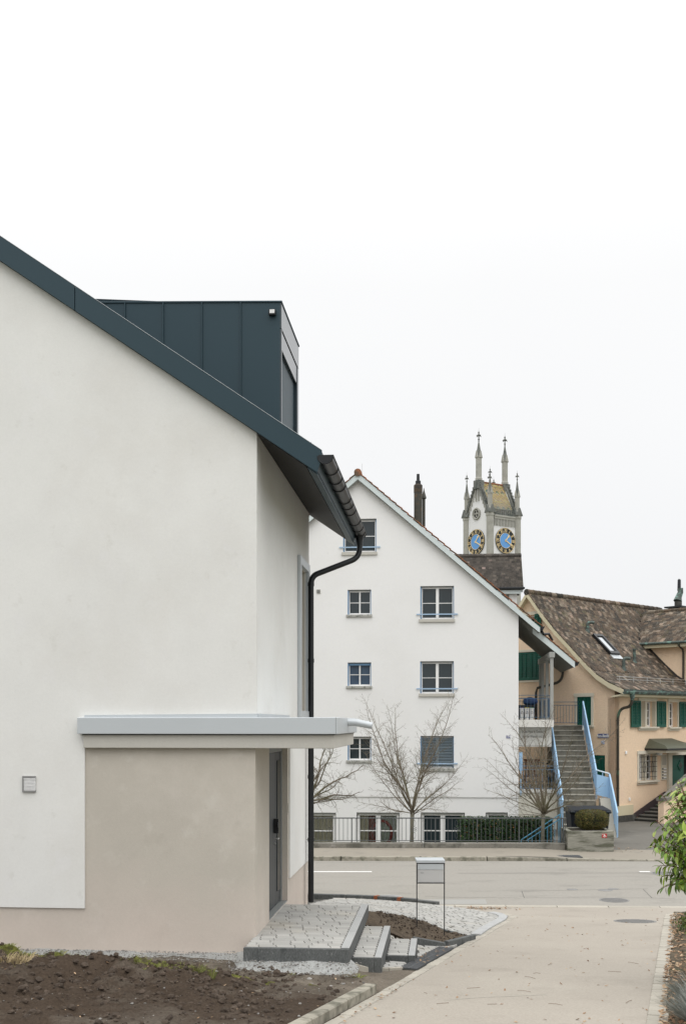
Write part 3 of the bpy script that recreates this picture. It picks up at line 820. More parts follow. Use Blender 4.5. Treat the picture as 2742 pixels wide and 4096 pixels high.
# granite kerb between forecourt and street
rk = thing('granite_kerb', None, None); rk['kind'] = 'structure'
kp = [(-2.6, 22.48), (-1.6, 22.50), (-.6, 22.50), (.05, 22.50), (.40, 22.46), (.72, 22.26), (1.05, 21.98), (1.42, 21.66), (1.80, 21.34)]
hk = {0: .09}
for i, (p, q) in enumerate(zip(kp[:-1], kp[1:])):
    hh = .07 if i < 7 else .055
    kerb_run(rk, [p, q], lambda x, y: max(.06, apron_z(x, y)), .11, hh, m_granite)
# orange survey marks on the kerb
m_orange = M('orange_marking_paint', (.24,.075,.03), .8, var=(.1, 20))
for (x, y) in ((.66, 22.25), (1.10, 21.875)):
    d = Vector((.76, -.65)).normalized(); nn = Vector((-d.y, d.x)) * -.062; z = apron_z(x, y)
    mb = MB(); P = Vector((x, y)) - nn * .2; a = P - d * .03; b = P + d * .03
    mb.hexa([(*(a + nn), z - .02), (*(b + nn), z - .02), (*(b - nn), z - .02), (*(a - nn), z - .02)], [(*(a + nn), z + .074), (*(b + nn), z + .074), (*(b - nn), z + .074), (*(a - nn), z + .074)])
    mb.build('paint_mark', m_orange, rk)
# planting bed with its own low kerb
g = MB(); cx_, cy_ = 1.1, 16.3
nb = 26
bx0, bx1, by0, by1 = .18, 1.95, 14.9, 17.4; idb = {}
for i in range(61):
    for j in range(81):
        x, y = bx0 + (bx1 - bx0) * i / 60, by0 + (by1 - by0) * j / 80
        g.v.append((x, y, apron_z(x, y) + .020 + .028 * fbm(x * 5, y * 5, 2) + .018 * fbm(x * 16, y * 16, 4)))
for i in range(60):
    for j in range(80):
        x, y = bx0 + (bx1 - bx0) * (i + .5) / 60, by0 + (by1 - by0) * (j + .5) / 80
        if inside((x, y), bed_xy): g.f.append((i*81+j, (i+1)*81+j, (i+1)*81+j+1, i*81+j+1))
m_soil2 = M('brown_bed_soil', (.105,.082,.060), .95, var=(.12, 2.5), fine=(.3, 45), stains=[((.22,.19,.15), 30, .63, .70, .8), ((.05,.04,.03), 3, .5, .65, .7)], bump=(.9, 60, .02), spec=.1)
skirt(g, .3)
bedo = struct('planting_bed', g, m_soil2, fix=False, smooth='all')
kerb_run(bedo, [(.95, 15.36), (1.40, 15.38)], apron_z, .07, .045, m_granite, 'bed_kerb')
kerb_run(bedo, [(1.41, 15.40), (1.65, 15.88), (1.90, 16.38)], apron_z, .07, .065, m_granite, 'bed_kerb')
kerb_run(bedo, [(1.90, 16.40), (1.80, 16.64), (1.50, 17.04), (1.14, 17.32), (.78, 17.37), (.44, 17.15)], apron_z, .06, .02, m_granite, 'bed_kerb')
# light stone band round the corner and cream setts along the lane
band = thing('corner_band', None, None); band['kind'] = 'structure'
cpts = [(1.99, 16.9), (2.22, 17.75), (2.48, 18.6), (2.73, 19.4), (2.83, 19.9), (2.82, 20.3), (2.70, 20.6)]
kerb_run(band, cpts, lambda x, y: max(apron_z(x, y), lane_z(y)) if 1 else 0, .15, .018, m_granl, 'band_stone', depth=.2)
lset = thing('sett_edging', None, None); lset['kind'] = 'structure'
yy = 8.4; rs_ = random.Random(9)
while yy < 20.2:
    L = rs_.uniform(.22, .34); y2 = yy + L
    c0, c1 = Vector((lane_l(yy) + .035, yy)), Vector((lane_l(y2) + .035, y2))
    kerb_run(lset, [c0, c1], lambda x, y: lane_z(y), rs_.uniform(.105, .125), .006 + rs_.uniform(-.003, .003), m_sett, 'sett', gap=.014, depth=.1)
    yy = y2
for (a, b) in (((2.985, 20.2), (3.02, 20.45)), ((3.02, 20.45), (2.93, 20.68)), ((2.93, 20.68), (2.75, 20.85))):
    kerb_run(lset, [a, b], lambda x, y: lane_z(y), .11, .006, m_sett, 'sett', gap=.012, depth=.1)
rset = thing('sett_edging', None, None); rset['kind'] = 'structure'
yy = 8.2
while yy < 20.2:
    L = rs_.uniform(.17, .25); y2 = yy + L
    c0, c1 = Vector((lane_r(yy) + .095, yy)), Vector((lane_r(y2) + .095, y2))
    kerb_run(rset, [c0, c1], lambda x, y: lane_z(y), .185, .012 + rs_.uniform(-.004, .004), m_sett, 'sett', gap=.014, depth=.1)
    yy = y2
tp = [(lane_r(20.2) + .09, 20.2), (lane_r(20.2) + .22, 20.55), (lane_r(20.2) + .50, 20.85), (lane_r(20.2) + .95, 21.0), (lane_r(20.2) + 1.6, 21.1)]
kerb_run(rset, tp, lambda x, y: lane_z(y), .17, .010, m_sett, 'sett', gap=.014, depth=.1)
# concrete kerb in the foreground
fkb = tag(thing('concrete_kerb', None, None), 'raised mossy concrete kerb between the soil heap and the lane, foreground', 'kerb')
ye = 11.47
segs = [7.4, 8.45, 9.5, 10.5, ye]
for a, b in zip(segs[:-1], segs[1:]):
    kerb_run(fkb, [(lane_l(a) - .11, a), (lane_l(b) - .11, b)], lambda x, y: lane_z(y), .125, .095, m_kerbc, 'kerb_stone', gap=.008, bevel=.012)
# channel drain at the foot of the steps
m_iron = M('cast_iron', (.085,.09,.095), .6, var=(.08, 8), fine=(.2, 60), metal=.4, spec=.4)
dr = tag(thing('channel_drain', None, None), 'dark slotted channel drain between the pavers and the lane', 'drain')
px_ = Vector((drain_d.y, -drain_d.x))
def dpt(s_, t_, dz_): 
    p = drain_c + drain_d * s_ + px_ * t_; return (p.x, p.y, apron_z(p.x, p.y) + .002 + dz_)
mb = MB(); mb.hexa([dpt(-1.12,-.15,-.1), dpt(1.1,-.15,-.1), dpt(1.1,.06,-.1), dpt(-1.12,.06,-.1)], [dpt(-1.12,-.15,-.012), dpt(1.1,-.15,-.012), dpt(1.1,.06,-.012), dpt(-1.12,.06,-.012)]); mb.build('channel', m_bed, dr)
for i in range(72):
    s_ = -1.11 + i * .0305
    for (ta, tb) in ((-.145, -.05), (-.04, .055)):
        mb = MB(); mb.hexa([dpt(s_,ta,-.013), dpt(s_+.019,ta,-.013), dpt(s_+.019,tb,-.013), dpt(s_,tb,-.013)], [dpt(s_,ta,.003), dpt(s_+.019,ta,.003), dpt(s_+.019,tb,.003), dpt(s_,tb,.003)]); mb.build('grate_bar', m_iron, dr, fix=False)
mb = MB(); mb.hexa([dpt(-1.12,-.05,-.012), dpt(1.1,-.05,-.012), dpt(1.1,-.04,-.012), dpt(-1.12,-.04,-.012)], [dpt(-1.12,-.05,.004), dpt(1.1,-.05,.004), dpt(1.1,-.04,.004), dpt(-1.12,-.04,.004)]); mb.build('grate_rail', m_iron, dr)

# ================================================================== MAILBOX
m_mail = M('pale_grey_powder_coat', (.53,.53,.52), .5, var=(.01, 3), fine=None)
mx0 = (1666 - CX) / FPX * 16.35; mx1 = (1776 - CX) / FPX * 16.35; my = 16.35
gz_ = EZ - (3755 - HY) / FPX * my
ztp = EZ - (3440 - HY) / FPX * my; zbx = EZ - (3534 - HY) / FPX * my
mbx = thing('mailbox', 'grey mailbox on two thin black legs standing in the soil bed', 'mailbox', ((mx0 + mx1) / 2, my, gz_))
hw = (mx1 - mx0) / 2; zT = ztp - gz_; zB = zbx - gz_
for s in (-1, 1):
    mb = MB(); mb.box(s * hw - .007, s * hw + .007, .0, .02, -.15, zT - .045); mb.build('leg', m_black, mbx)
mb = MB(); mb.box(-hw + .012, hw - .012, .002, .30, zB + .012, zT - .055); mb.build('box', m_mail, mbx, bevel=.004)
mb = MB(); mb.box(-hw + .012, hw - .012, -.004, .0005, zT - .14, zT - .055); mb.build('flap', m_alu, mbx, bevel=.002)
mb = MB(); mb.box(-hw - .008, hw + .008, -.012, .32, zT - .043, zT); mb.build('lid', m_alu, mbx, bevel=.004)
mb = MB(); mb.box(-hw - .008, hw + .008, -.008, .02, zB, zB + .011); mb.box(-hw - .008, hw + .008, -.008, .02, zT - .054, zT - .044); mb.build('frame_bar', m_black, mbx)
mb = MB(); mb.box(-hw + .05, -hw + .10, -.0015, .0015, zT - .19, zT - .184); mb.build('name_plate', m_jamb, mbx)
# ================================================================== WHITE HOUSE ACROSS THE STREET
m_tilev = M('orange_clay_verge_tile', (.30,.125,.065), .85, var=(.1, 3), fine=(.2, 40), rand=.25, stains=[((.10,.085,.06), 4, .48, .62, .8), ((.13,.14,.05), 2.2, .60, .7, .7)])
m_slate = M('grey_verge_slate', (.17,.175,.16), .85, var=(.1, 3), fine=(.15, 40), rand=.1)
m_corr = M('grey_board_soffit', (.20,.20,.178), .8, var=(.08, 2), fine=(.05, 30))
m_flue = M('dark_bronze_flue', (.060,.058,.048), .5, var=(.1, 3), stains=[((.16,.09,.045), 6, .56, .66, .5)], metal=.3)
m_curt = M('beige_curtain', (.66,.60,.47), .9, var=(.04, 3), fine=(.03, 40))
m_curtg = M('grey_green_curtain', (.50,.54,.49), .9, var=(.04, 3), fine=(.03, 40))
m_curtr = M('wine_red_curtain', (.28,.10,.08), .9, var=(.05, 3))
m_red = M('red_rubber', (.35,.06,.05), .7, var=(.03, 4))
m_blind = M('blue_grey_blind_slat', (.22,.28,.32), .5, var=(.02, 4), rand=.08)
m_offw = M('off_white_concrete', (.68,.67,.63), .9, var=(.03, 1.5), fine=(.03, 40))
m_post = M('grey_painted_timber', (.34,.345,.325), .75, var=(.05, 2), fine=(.05, 30))
m_bplate = M('blue_enamel', (.012,.03,.18), .25, var=(.02, 10), fine=None, spec=.5)
m_lblue = M('light_blue_enamel', (.16,.30,.60), .3, var=(.02, 10), fine=None, spec=.5)
m_wprint = M('white_print', (.82,.82,.80), .5, var=None, fine=None)
m_bprint = M('black_print', (.03,.03,.03), .6, var=None, fine=None)
m_soft = M('weathered_black_lettering', (.13,.125,.115), .8, var=(.1, 9), fine=(.3, 60))
wh = framed('gabled_white_house', 'tall white gabled house behind the railing across the street', 'house', WBF)
uAp, zAp = -5.476, 12.04
def wtop(u): return zAp - .8557 * abs(u - uAp)
UL = 2 * uAp; DEP = 4.7
ZP = WBF.uz(1600, 3188)[1]                                      # plinth line
c3 = lambda x, y: (1200 + .6059 * x, 1700 + .6059 * y)
c5 = lambda x, y: (1200 + .6059 * x, 2650 + .6059 * y)
def rect(cf, x0, y0, x1, y1, v=0):
    (a, zt), (b, zb) = WBF.uz(*cf(x0, y0), v), WBF.uz(*cf(x1, y1), v)
    return (a, b, zb, zt)
wins = [  # opening, kind
    (rect(c3, 283, 621, 503, 836), 'big', 'guard'), (rect(c3, 313, 1088, 468, 1250), 'small', None), (rect(c3, 792, 1064, 1014, 1279), 'big', 'guard'),
    (rect(c3, 313, 1568, 468, 1722), 'small', 'blind'), (rect(c5, 791, -8, 1013, 203), 'big', 'guard'), (rect(c5, 313, 489, 468, 645), 'small', None),
    (rect(c5, 793, 485, 1013, 697), 'big', 'closed')]
base_w = [rect(c5, -120, 990, 235, 1230), rect(c5, 371, 990, 655, 1230), rect(c5, 795, 990, 1085, 1230), rect(c5, 1223, 990, 1368, 1110)]
mb = MB()
wall_cells(mb, [UL, uAp, 0], wtop, lambda u: ZP, [w[0] for w in wins], 0, .32, 'y')
wall_cells(mb, [UL, 0], lambda u: ZP - .001, lambda u: -1.1, base_w, .035, .32, 'y')
wall_cells(mb, [UL, uAp, 0], wtop, lambda u: -1.1, [], DEP - .3, DEP, 'y')
mb.box(-.3, 0, .32, DEP - .3, -1.1, wtop(0)); mb.box(UL, UL + .3, .32, DEP - .3, -1.1, wtop(0))
mb.build('wall', m_white2, wh)
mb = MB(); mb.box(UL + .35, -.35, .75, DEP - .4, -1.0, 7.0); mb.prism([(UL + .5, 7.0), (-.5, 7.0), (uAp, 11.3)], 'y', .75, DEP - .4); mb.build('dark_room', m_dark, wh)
def frame_window(parent, o, fr, v0, ncol, nrow, jamb=.06, mull=.09, bar=.03, glass=None, mat=None, axis='y', sgn=1, heads=.07):
    """casement window in an opening (u0,u1,z0,z1): frame with children pane"""
    mat = mat or m_frame; glass = glass or m_glassd
    u0, u1, z0, z1 = o; u0 += .002; u1 -= .002; z0 += .002; z1 -= .002
    mb = MB()
    def bx(a, b, c_, d, dv0=0.0, dv1=.06):
        if axis == 'y': mb.box(a, b, v0 + sgn*dv0, v0 + sgn*dv1, c_, d)
        else: mb.box(v0 + sgn*dv0, v0 + sgn*dv1, a, b, c_, d)
    bx(u0, u0 + jamb, z0, z1); bx(u1 - jamb, u1, z0, z1); bx(u0 + jamb, u1 - jamb, z1 - heads, z1); bx(u0 + jamb, u1 - jamb, z0, z0 + heads)
    W = (u1 - u0 - 2 * jamb - (ncol - 1) * mull) / ncol
    panes = []
    for i in range(ncol):
        a = u0 + jamb + i * (W + mull)
        if i: bx(a - mull, a, z0 + heads, z1 - heads, -.01, .06)
        hh = (z1 - z0 - 2 * heads - (nrow - 1) * bar) / nrow
        for j in range(nrow):
            c_ = z0 + heads + j * (hh + bar)
            if j: bx(a, a + W, c_ - bar, c_, .015, .05)
            panes.append((a, a + W, c_, c_ + hh))
    w = mb.build('window', mat, parent)
    for (a, b, c_, d) in panes:
        mb = MB()
        if axis == 'y': mb.box(a - .002, b + .002, v0 + sgn*.03, v0 + sgn*.036, c_ - .002, d + .002)
        else: mb.box(v0 + sgn*.03, v0 + sgn*.036, a - .002, b + .002, c_ - .002, d + .002)
        mb.build('pane', glass, w)
    return w
m_glassb = M('blue_reflecting_glass', (.050,.080,.125), .05, var=(.25, 1.5), fine=None, spec=.55)
for (o, kind, ex) in wins:
    u0, u1, z0, z1 = o
    w = frame_window(wh, (u0 + .035, u1 - .02, z0, z1 - .03), WBF, .115, 2, 2, jamb=.040 if kind == 'big' else .034, mull=.10 if kind == 'big' else .046, bar=.024, heads=.048, glass=m_glassb if ex == 'blind' else None)
    for (a_, b_) in ((u0 + .001, u0 + .033), (u1 - .018, u1 - .001)):
        mb = MB(); mb.box(a_, b_, .02, .17, z0, z1 - .031); mb.build('blue_jamb_strip', m_bluep, w)
    mb = MB(); mb.box(u0 + .001, u1 - .001, .05, .18, z1 - .028, z1 - .001); mb.build('blind_housing', m_jamb, w)
    mb = MB(); mb.box(u0 - .05, u1 + .03, -.06, .10, z0 - .115 if kind == 'big' else z0 - .09, z0 - .004)
    mb.build('sill', m_slabc if kind == 'big' and ex == 'guard' else m_sill, w, bevel=.006)
    if kind == 'big':
        mb = MB(); zz = z0 + .135; mb.box(u0 - .13, u1 + .13, -.045, -.025, zz, zz + .042); mb.box(u0 - .12, u0 - .09, -.025, .0, zz + .01, zz + .04); mb.box(u1 + .09, u1 + .12, -.025, .0, zz + .01, zz + .04)
        mb.build('guard_bar', M('pale_blue_bar', (.34,.47,.62), .5), w)
    if ex == 'closed':
        n_ = 19
        for i in range(n_):
            z = z0 + .05 + (z1 - z0 - .10) * i / n_; mb = MB()
            mb.prism([(.055, z + .006), (.110, z + .034), (.108, z + .040), (.053, z + .013)], 'x', u0 + .04, u1 - .03); mb.build('blind_slat', m_blind, w)
    if ex == 'blind':
        mb = MB(); mb.box(u0 + .04, u1 - .025, .07, .10, z1 - .10, z1 - .035); mb.build('rolled_blind', m_bluep, w)
def curtain(parent, u0, u1, z0, z1, v, mat, name='curtain'):
    mb = MB(); n_ = max(6, int((u1 - u0) / .025)); t = []
    for i in range(n_ + 1):
        u = u0 + (u1 - u0) * i / n_; t.append((u, v + .025 * math.sin(u * 60) + .012 * math.sin(u * 23)))
    for (a, b) in zip(t[:-1], t[1:]): mb.poly([(a[0], a[1], z0), (b[0], b[1], z0), (b[0], b[1], z1), (a[0], a[1], z1)])
    return mb.build(name, mat, parent, merge=True, smooth='all')
for i, o in enumerate(base_w):
    u0, u1, z0, z1 = o
    w = frame_window(wh, (u0 + .02, u1 - .02, z0, z1 - .04), WBF, .14, 1 if i == 3 else 2, 1 if i == 3 else 2, jamb=.085, mull=.16, bar=.035, glass=m_glassd if i >= 2 else m_glass)
    mb = MB(); mb.box(u0 + .001, u1 - .001, .06, .22, z1 - .038, z1 - .001); mb.build('lintel_shadow_gap', m_jamb, w)
    if i < 2:
        m_ = (u0 + u1) / 2
        curtain(w, u0 + .1, m_ - .35, z0, z1, .25, m_curt); curtain(w, m_ - .33, m_ - .12, z0, z1, .26, m_curtr if i else m_curt); curtain(w, m_ + .05, u1 - .1, z0, z1, .25, m_curt if i == 0 else m_curtg)
        mb = MB(); mb.box(u0 + .1, u1 - .1, .36, .38, z1 - .45, z1); mb.build('pelmet', m_curt, w)
# red ring hanging behind the basement glass
ru, rz_ = WBF.uz(1527, 3332, .24)
mb = MB(); mb.tube([(ru - .33 * math.sin(t) * 1.0, .235, rz_ + .42 * math.cos(t)) for t in [2 * math.pi * i / 32 for i in range(32)]], .055, 8, closed=True)
rr = thing('red_ring', 'red ring hanging behind the curtained basement window', 'ring', (WBF.ox, WBF.oy, 0), -WBF.a); mb.build('ring', m_red, rr, smooth='all')

# roof
UE1, UE2 = .709, 1.918
vF = -.20
def wt(u): return wtop(u)
mb = MB(); T_ = .20
mb.prism([(uAp, zAp + T_ + .03), (UE1, wt(UE1) + T_ - .05), (UE1, wt(UE1) - .02), (uAp, zAp)], 'y', vF + .03, DEP + .2)
mb.prism([(uAp, zAp + T_ + .03), (UL - UE1, wt(UE1) + T_ - .05), (UL - UE1, wt(UE1) - .02), (uAp, zAp)], 'y', vF + .03, DEP + .2)
wr = mb.build('roof', m_corr, wh)
# pale verge boards, grey slate strip below, clay verge tiles above
dl = .13
for s in (1, -1):
    ue = UE1
    pu = lambda u: u if s == 1 else UL - u
    mb = MB(); mb.prism([(pu(uAp), zAp + T_ + .02), (pu(ue), wt(ue) + T_ - .055), (pu(ue), wt(ue) - .03), (pu(ue) - s * .07, wt(ue - .07) - .05), (pu(uAp), zAp - .005)], 'y', vF, vF + .028); mb.build('verge_board', m_pblue, wr)
    n_ = 24
    for i in range(n_):
        a, b = uAp + (ue - uAp) * i / n_ + .006, uAp + (ue - uAp) * (i + 1) / n_ - .006
        mb = MB(); mb.prism([(pu(a), wt(a) - .002), (pu(b), wt(b) - .002), (pu(b), wt(b) - .055), (pu(a), wt(a) - .055)], 'y', vF + .01, vF + .04); mb.build('verge_slate', m_slate, wr)
    n_ = 30
    for i in range(n_):
        a = uAp + .04 + (ue - uAp) * i / n_; b = a + (ue - uAp) / n_ * 1.25
        za, zb = zAp + T_ + .045 - .8557 * (a - uAp) , zAp + T_ + .085 - .8557 * (b - uAp)
        mb = MB(); mb.hexa([(pu(a), vF - .03, za - .028), (pu(b), vF - .03, zb - .028), (pu(b), vF + .17, zb - .028), (pu(a), vF + .17, za - .028)], [(pu(a), vF - .03, za), (pu(b), vF - .03, zb), (pu(b), vF + .17, zb), (pu(a), vF + .17, za)])
        mb.build('verge_tile', m_tilev, wr)
mb = MB(); mb.tube([(uAp, vF - .06, zAp + T_ + .02), (uAp, DEP, zAp + T_ + .02)], .13, 12); mb.build('ridge_tile', m_tilev, wr, smooth=True)
mb = MB(); mb.tube([(uAp + .12, .2, zAp + .3), (uAp + .12, .2, zAp + .62)], .006, 5); mb.build('lightning_rod', m_steel, wr)
# lower roof over the balconies, set back a little
LV = .30
def lt(u): return wt(u) - .14
mb = MB(); mb.prism([(.02, lt(.02) + .16), (UE2, lt(UE2) + .16), (UE2, lt(UE2) + .02), (.02, lt(.02) + .02)], 'y', LV, DEP); lw_ = mb.build('balcony_roof', m_corr, wh)
for i in range(34):                                              # ribs of the boarding, running down the slope
    v = LV + .06 + i * .128
    mb = MB(); mb.prism([(.03, lt(.03) + .019), (UE2 - .03, lt(UE2 - .03) + .019), (UE2 - .03, lt(UE2 - .03) - .03), (.03, lt(.03) - .03)], 'y', v, v + .07); mb.build('soffit_board', m_corr, lw_)
mb = MB(); mb.prism([(.50, lt(.50) + .19), (UE2 + .01, lt(UE2 + .01) + .19), (UE2 + .01, lt(UE2) - .045), (UE2 - .08, lt(UE2) + .03), (.50, lt(.50) - .06)], 'y', LV - .032, LV - .003); mb.build('verge_board', m_pblue, lw_)
for i in range(9):
    a = .62 + i * .152; b = a + .19
    za, zb = lt(a) + .20, lt(b) + .235
    mb = MB(); mb.hexa([(a, LV - .06, za), (b, LV - .06, zb - .0), (b, LV + .2, zb), (a, LV + .2, za)], [(a, LV - .06, za + .028), (b, LV - .06, zb + .028), (b, LV + .2, zb + .028), (a, LV + .2, za + .028)]); mb.build('verge_tile', m_tilev, lw_)
def box_gutter(parent, u, v0, v1, z, w=.15, h=.12):
    mb = MB(); mb.prism([(u, z), (u + .03, z - h), (u + w * .55, z - h), (u + w, z + .02), (u + w - .012, z + .02), (u + w * .5, z - h + .012), (u + .04, z - h + .012), (u + .012, z)], 'y', v0, v1)
    mb.prism([(u, z), (u + .03, z - h), (u + w * .55, z - h), (u + w, z + .02)], 'y', v0 - .004, v0); return mb.build('gutter', m_gutter, parent)
box_gutter(wr, UE1 + .01, vF - .02, LV - .1, wt(UE1) + .16)
box_gutter(lw_, UE2 + .02, LV - .03, DEP, lt(UE2) + .16)
mb = MB(); mb.tube([(UE1 + .08, vF + .25, wt(UE1) + .04), (UE1 + .14, vF + .32, wt(UE1) - .06), (UE1 + .35, LV + .1, wt(UE1) - .03), (UE1 + .48, LV + .2, wt(UE1) - .25)], .045, 8); mb.build('rain_pipe', m_gutter, wr, smooth=True)
mb = MB(); q0 = Vector((UE2 + .02, 4.2, lt(UE2) + .02)); mb.tube(arc(q0, q0 + Vector((0, 0, -.40)), q0 + Vector((-.35, 0, -.46))) + [q0 + Vector((-.95, 0, -.62)), q0 + Vector((-1.0, 0, -.8)), q0 + Vector((-1.0, 0, -2.2))], .05, 8); mb.build('rain_pipe', m_flue, lw_, smooth=True)
# flues on the back slope
fu, fz0 = WBF.uz(1671, 2095, 3.2); fz1 = WBF.uz(1671, 1948, 3.2)[1]
mb = MB(); mb.lathe([(.155, -.6), (.155, fz1 - fz0 - .22)], 18, (fu, 3.2, fz0)); fl = mb.build('flue', m_flue, wh, smooth=True)
mb = MB(); mb.lathe([(.162, fz1 - fz0 - .22), (.162, fz1 - fz0 + .06), (.12, fz1 - fz0 + .10)], 18, (fu, 3.2, fz0)); mb.build('flue_collar', M('rusty_flue_collar', (.075,.055,.035), .7, var=(.2, 6), fine=(.3, 20), stains=[((.03,.03,.03), 8, .45, .55, .8)]), fl, smooth=True)
mb = MB(); mb.lathe([(.10, fz1 - fz0 + .06), (.10, fz1 - fz0 + .22), (.06, fz1 - fz0 + .25), (.055, fz1 - fz0 + .48), (0.005, fz1 - fz0 + .48)], 14, (fu, 3.2, fz0)); mb.build('flue_cap', m_gutter, fl, smooth=True)
f2u, f2z = WBF.uz(1694, 2010, 3.5)
mb = MB(); mb.lathe([(.055, -.9), (.055, .12), (.10, .16), (.03, .42), (.006, .55)], 12, (f2u, 3.5, f2z)); mb.build('flue', m_flue, wh, smooth=True)
# small vent and house number
(a, zt_), (b, zb_) = WBF.uz(*c3(108, 1085), -.01), WBF.uz(*c3(134, 1112), -.01)
mb = MB(); mb.box(a, b, -.02, .0, zb_, zt_); vt = mb.build('vent_grille', m_slabc, wh)
for i in range(5):
    z = zb_ + (zt_ - zb_) * (i + .7) / 6.2; mb = MB(); mb.box(a + .015, b - .015, -.03, -.02, z, z + .012); mb.build('slat', m_jamb, vt)
def flat_text(parent, txt, size, cu, v, cz, mat, name='lettering', face='y', bold=0, sx=1.0, spacing=1.0):
    t = text_mesh(txt, size, bold=bold, spacing=spacing)
    for i, p in enumerate(t.v):
        t.v[i] = (cu + p[0] * sx, v, cz + p[1]) if face == 'y' else (v, cu - p[0] * sx, cz + p[1])
    o = t.build(name, mat, parent, fix=False); return o
(a, zt_), (b, zb_) = WBF.uz(*c5(1358, 480), -.01), WBF.uz(*c5(1386, 502), -.01)
mb = MB(); mb.box(a, b, -.012, .0, zb_, zt_); hn = mb.build('house_number', m_bplate, wh)
flat_text(hn, '174', (zt_ - zb_) * 1.0, (a + b) / 2, -.0135, (zt_ + zb_) / 2, m_wprint, bold=.003, sx=.85)
mb = MB(); mb.box(a, b, -.0125, -.0122, zt_ - .006, zt_); mb.box(a, b, -.0125, -.0122, zb_, zb_ + .006); mb.build('plate_border', m_wprint, hn)

# ---- balconies at the right side of the white house
def rail_set(parent, p0, p1, z_rails, z_bot, z_top, n, rb=.008, rr_=.014, mat=None, rail_name='rail', bar_name='baluster'):
    mat = mat or m_bluep
    p0, p1 = Vector(p0), Vector(p1)
    for z in z_rails:
        mb = MB(); mb.tube([(p0.x, p0.y, z), (p1.x, p1.y, z)], rr_, 6); mb.build(rail_name, mat, parent, smooth=True)
    for i in range(n):
        p = p0.lerp(p1, (i + .5) / n); mb = MB(); mb.tube([(p.x, p.y, z_bot), (p.x, p.y, z_top)], rb, 5); mb.build(bar_name, mat, parent, smooth=True)
m_dblue = M('dark_blue_rail_paint', (.06,.12,.20), .5, var=(.05, 3))
bal = framed('upper_balcony', 'upper balcony with grey posts and blue railing at the corner of the white house', 'balcony', WBF)
zS = WBF.uz(2140, 2879, .1)[1]; zSb = WBF.uz(2140, 2909, .1)[1]; uS = WBF.uz(2213, 2890, .1)[0]
mb = MB(); mb.box(.004, uS, .06, 4.6, zSb, zS); mb.build('slab', m_offw, bal, bevel=.006)
beam_z = WBF.uz(2208, 2612, .12)[1]
for px in (2206, 2186, 2169, 2154):
    v = WBF.vz(px, 2800, uS - .07)[0]; v = min(max(v, .07), 4.4)
    mb = MB(); mb.box(uS - .125, uS - .012, v, v + .115, zS, beam_z - .16); mb.build('post', m_post, bal, bevel=.006)
vend = 4.35
mb = MB(); mb.box(uS - .16, uS + .03, .02, vend + .3, beam_z - .158, beam_z + .03); mb.build('beam', m_post, bal, bevel=.006)
zr1, zr2, zr3 = WBF.uz(2140, 2781, .1)[1], WBF.uz(2140, 2794, .1)[1], WBF.uz(2140, 2869, .1)[1]
rail_set(bal, (.01, .08, 0), (uS - .13, .08, 0), (zr1, zr2, zr3), zr3, zr2, 9, rb=.005, rr_=.009, mat=m_dblue)
rail_set(bal, (uS - .2, 4.5, 0), (.02, 4.5, 0), (zr1 - .0, zr2), zS + .1, zr2, 8, rb=.005, rr_=.009, mat=m_dblue)
rail_set(bal, (uS - .07, .3, 0), (uS - .07, 4.5, 0), (zr1,), zS, zr1, 3, rb=.005, rr_=.009, mat=m_dblue)
for (a, b) in ((.35, 1.6), (2.0, 3.2), (3.6, 4.4)):
    mb = MB(); mb.box(uS - .075, uS - .065, a, b, zr3, zr2); mb.build('blue_panel', M('dusk_blue_sheet_metal', (.10,.22,.38), .5), bal)
# board with the house saying
sb = framed('inscription_board', 'white board with black house blessing lettering below the upper balcony', 'sign', WBF)
zb1, zb2 = WBF.uz(2140, 2918, .5)[1], WBF.uz(2140, 2987, .5)[1]
mb = MB(); mb.box(.004, uS - .04, .50, .58, zb2, zSb - .002); mb.build('board', m_offw, sb)
mb = MB(); mb.box(.006, uS - .10, .492, .499, zb2 + .032, zb2 + .040); mb.build('painted_line', m_slate, sb)
for (txt, py, s) in (('in das Haus in Gottes Ha', 2926.5, .135), ('iert vor Wasser und Bra', 2946, .135)):
    z = WBF.uz(2140, py, .5)[1]
    t = flat_text(sb, txt, s, uS * .47, .4985, z, m_soft, sx=.60, bold=.001)
# lower balcony
lb = framed('lower_balcony', 'lower balcony with blue bars behind the bare tree', 'balcony', WBF)
zL = WBF.uz(2140, 3160, .1)[1]; uL = WBF.uz(2229, 3160, .1)[0]
mb = MB(); mb.box(.004, uL, .06, 3.9, zL - .10, zL); mb.build('slab', m_offw, lb, bevel=.006)
mb = MB(); mb.box(.004, uL - .02, .10, .30, -1.1, zL - .102); mb.build('wall', M('cream_plinth_render', (.66,.64,.56), .92, var=(.03, .8), fine=(.02, 40)), lb)
zl1, zl2, zl3 = WBF.uz(2140, 3064, .1)[1], WBF.uz(2140, 3078, .1)[1], WBF.uz(2140, 3155, .1)[1]
rail_set(lb, (.12, .08, 0), (uL - .05, .08, 0), (zl1, zl2, zl3), zl3, zl2, 11, rb=.006, rr_=.010)
(a, zt_), (b, zb_) = WBF.uz(2073, 3008, .07), WBF.uz(2088, 3082, .07)
mb = MB(); mb.box(a + .01, b, .055, .075, zb_, zt_); mb.build('blue_panel', m_bluel, lb)
pz = WBF.uz(2080, 3182, .05)[1]
mb = MB(); mb.box(a + .05, a + .085, .02, .05, pz, zt_ - .2); mb.build('blue_post', m_bluel, lb)
rail_set(lb, (.1, 3.6, 0), (uL - .1, 3.6, 0), (zl1, zL + .1), zL + .05, zl1, 9, rb=.008)
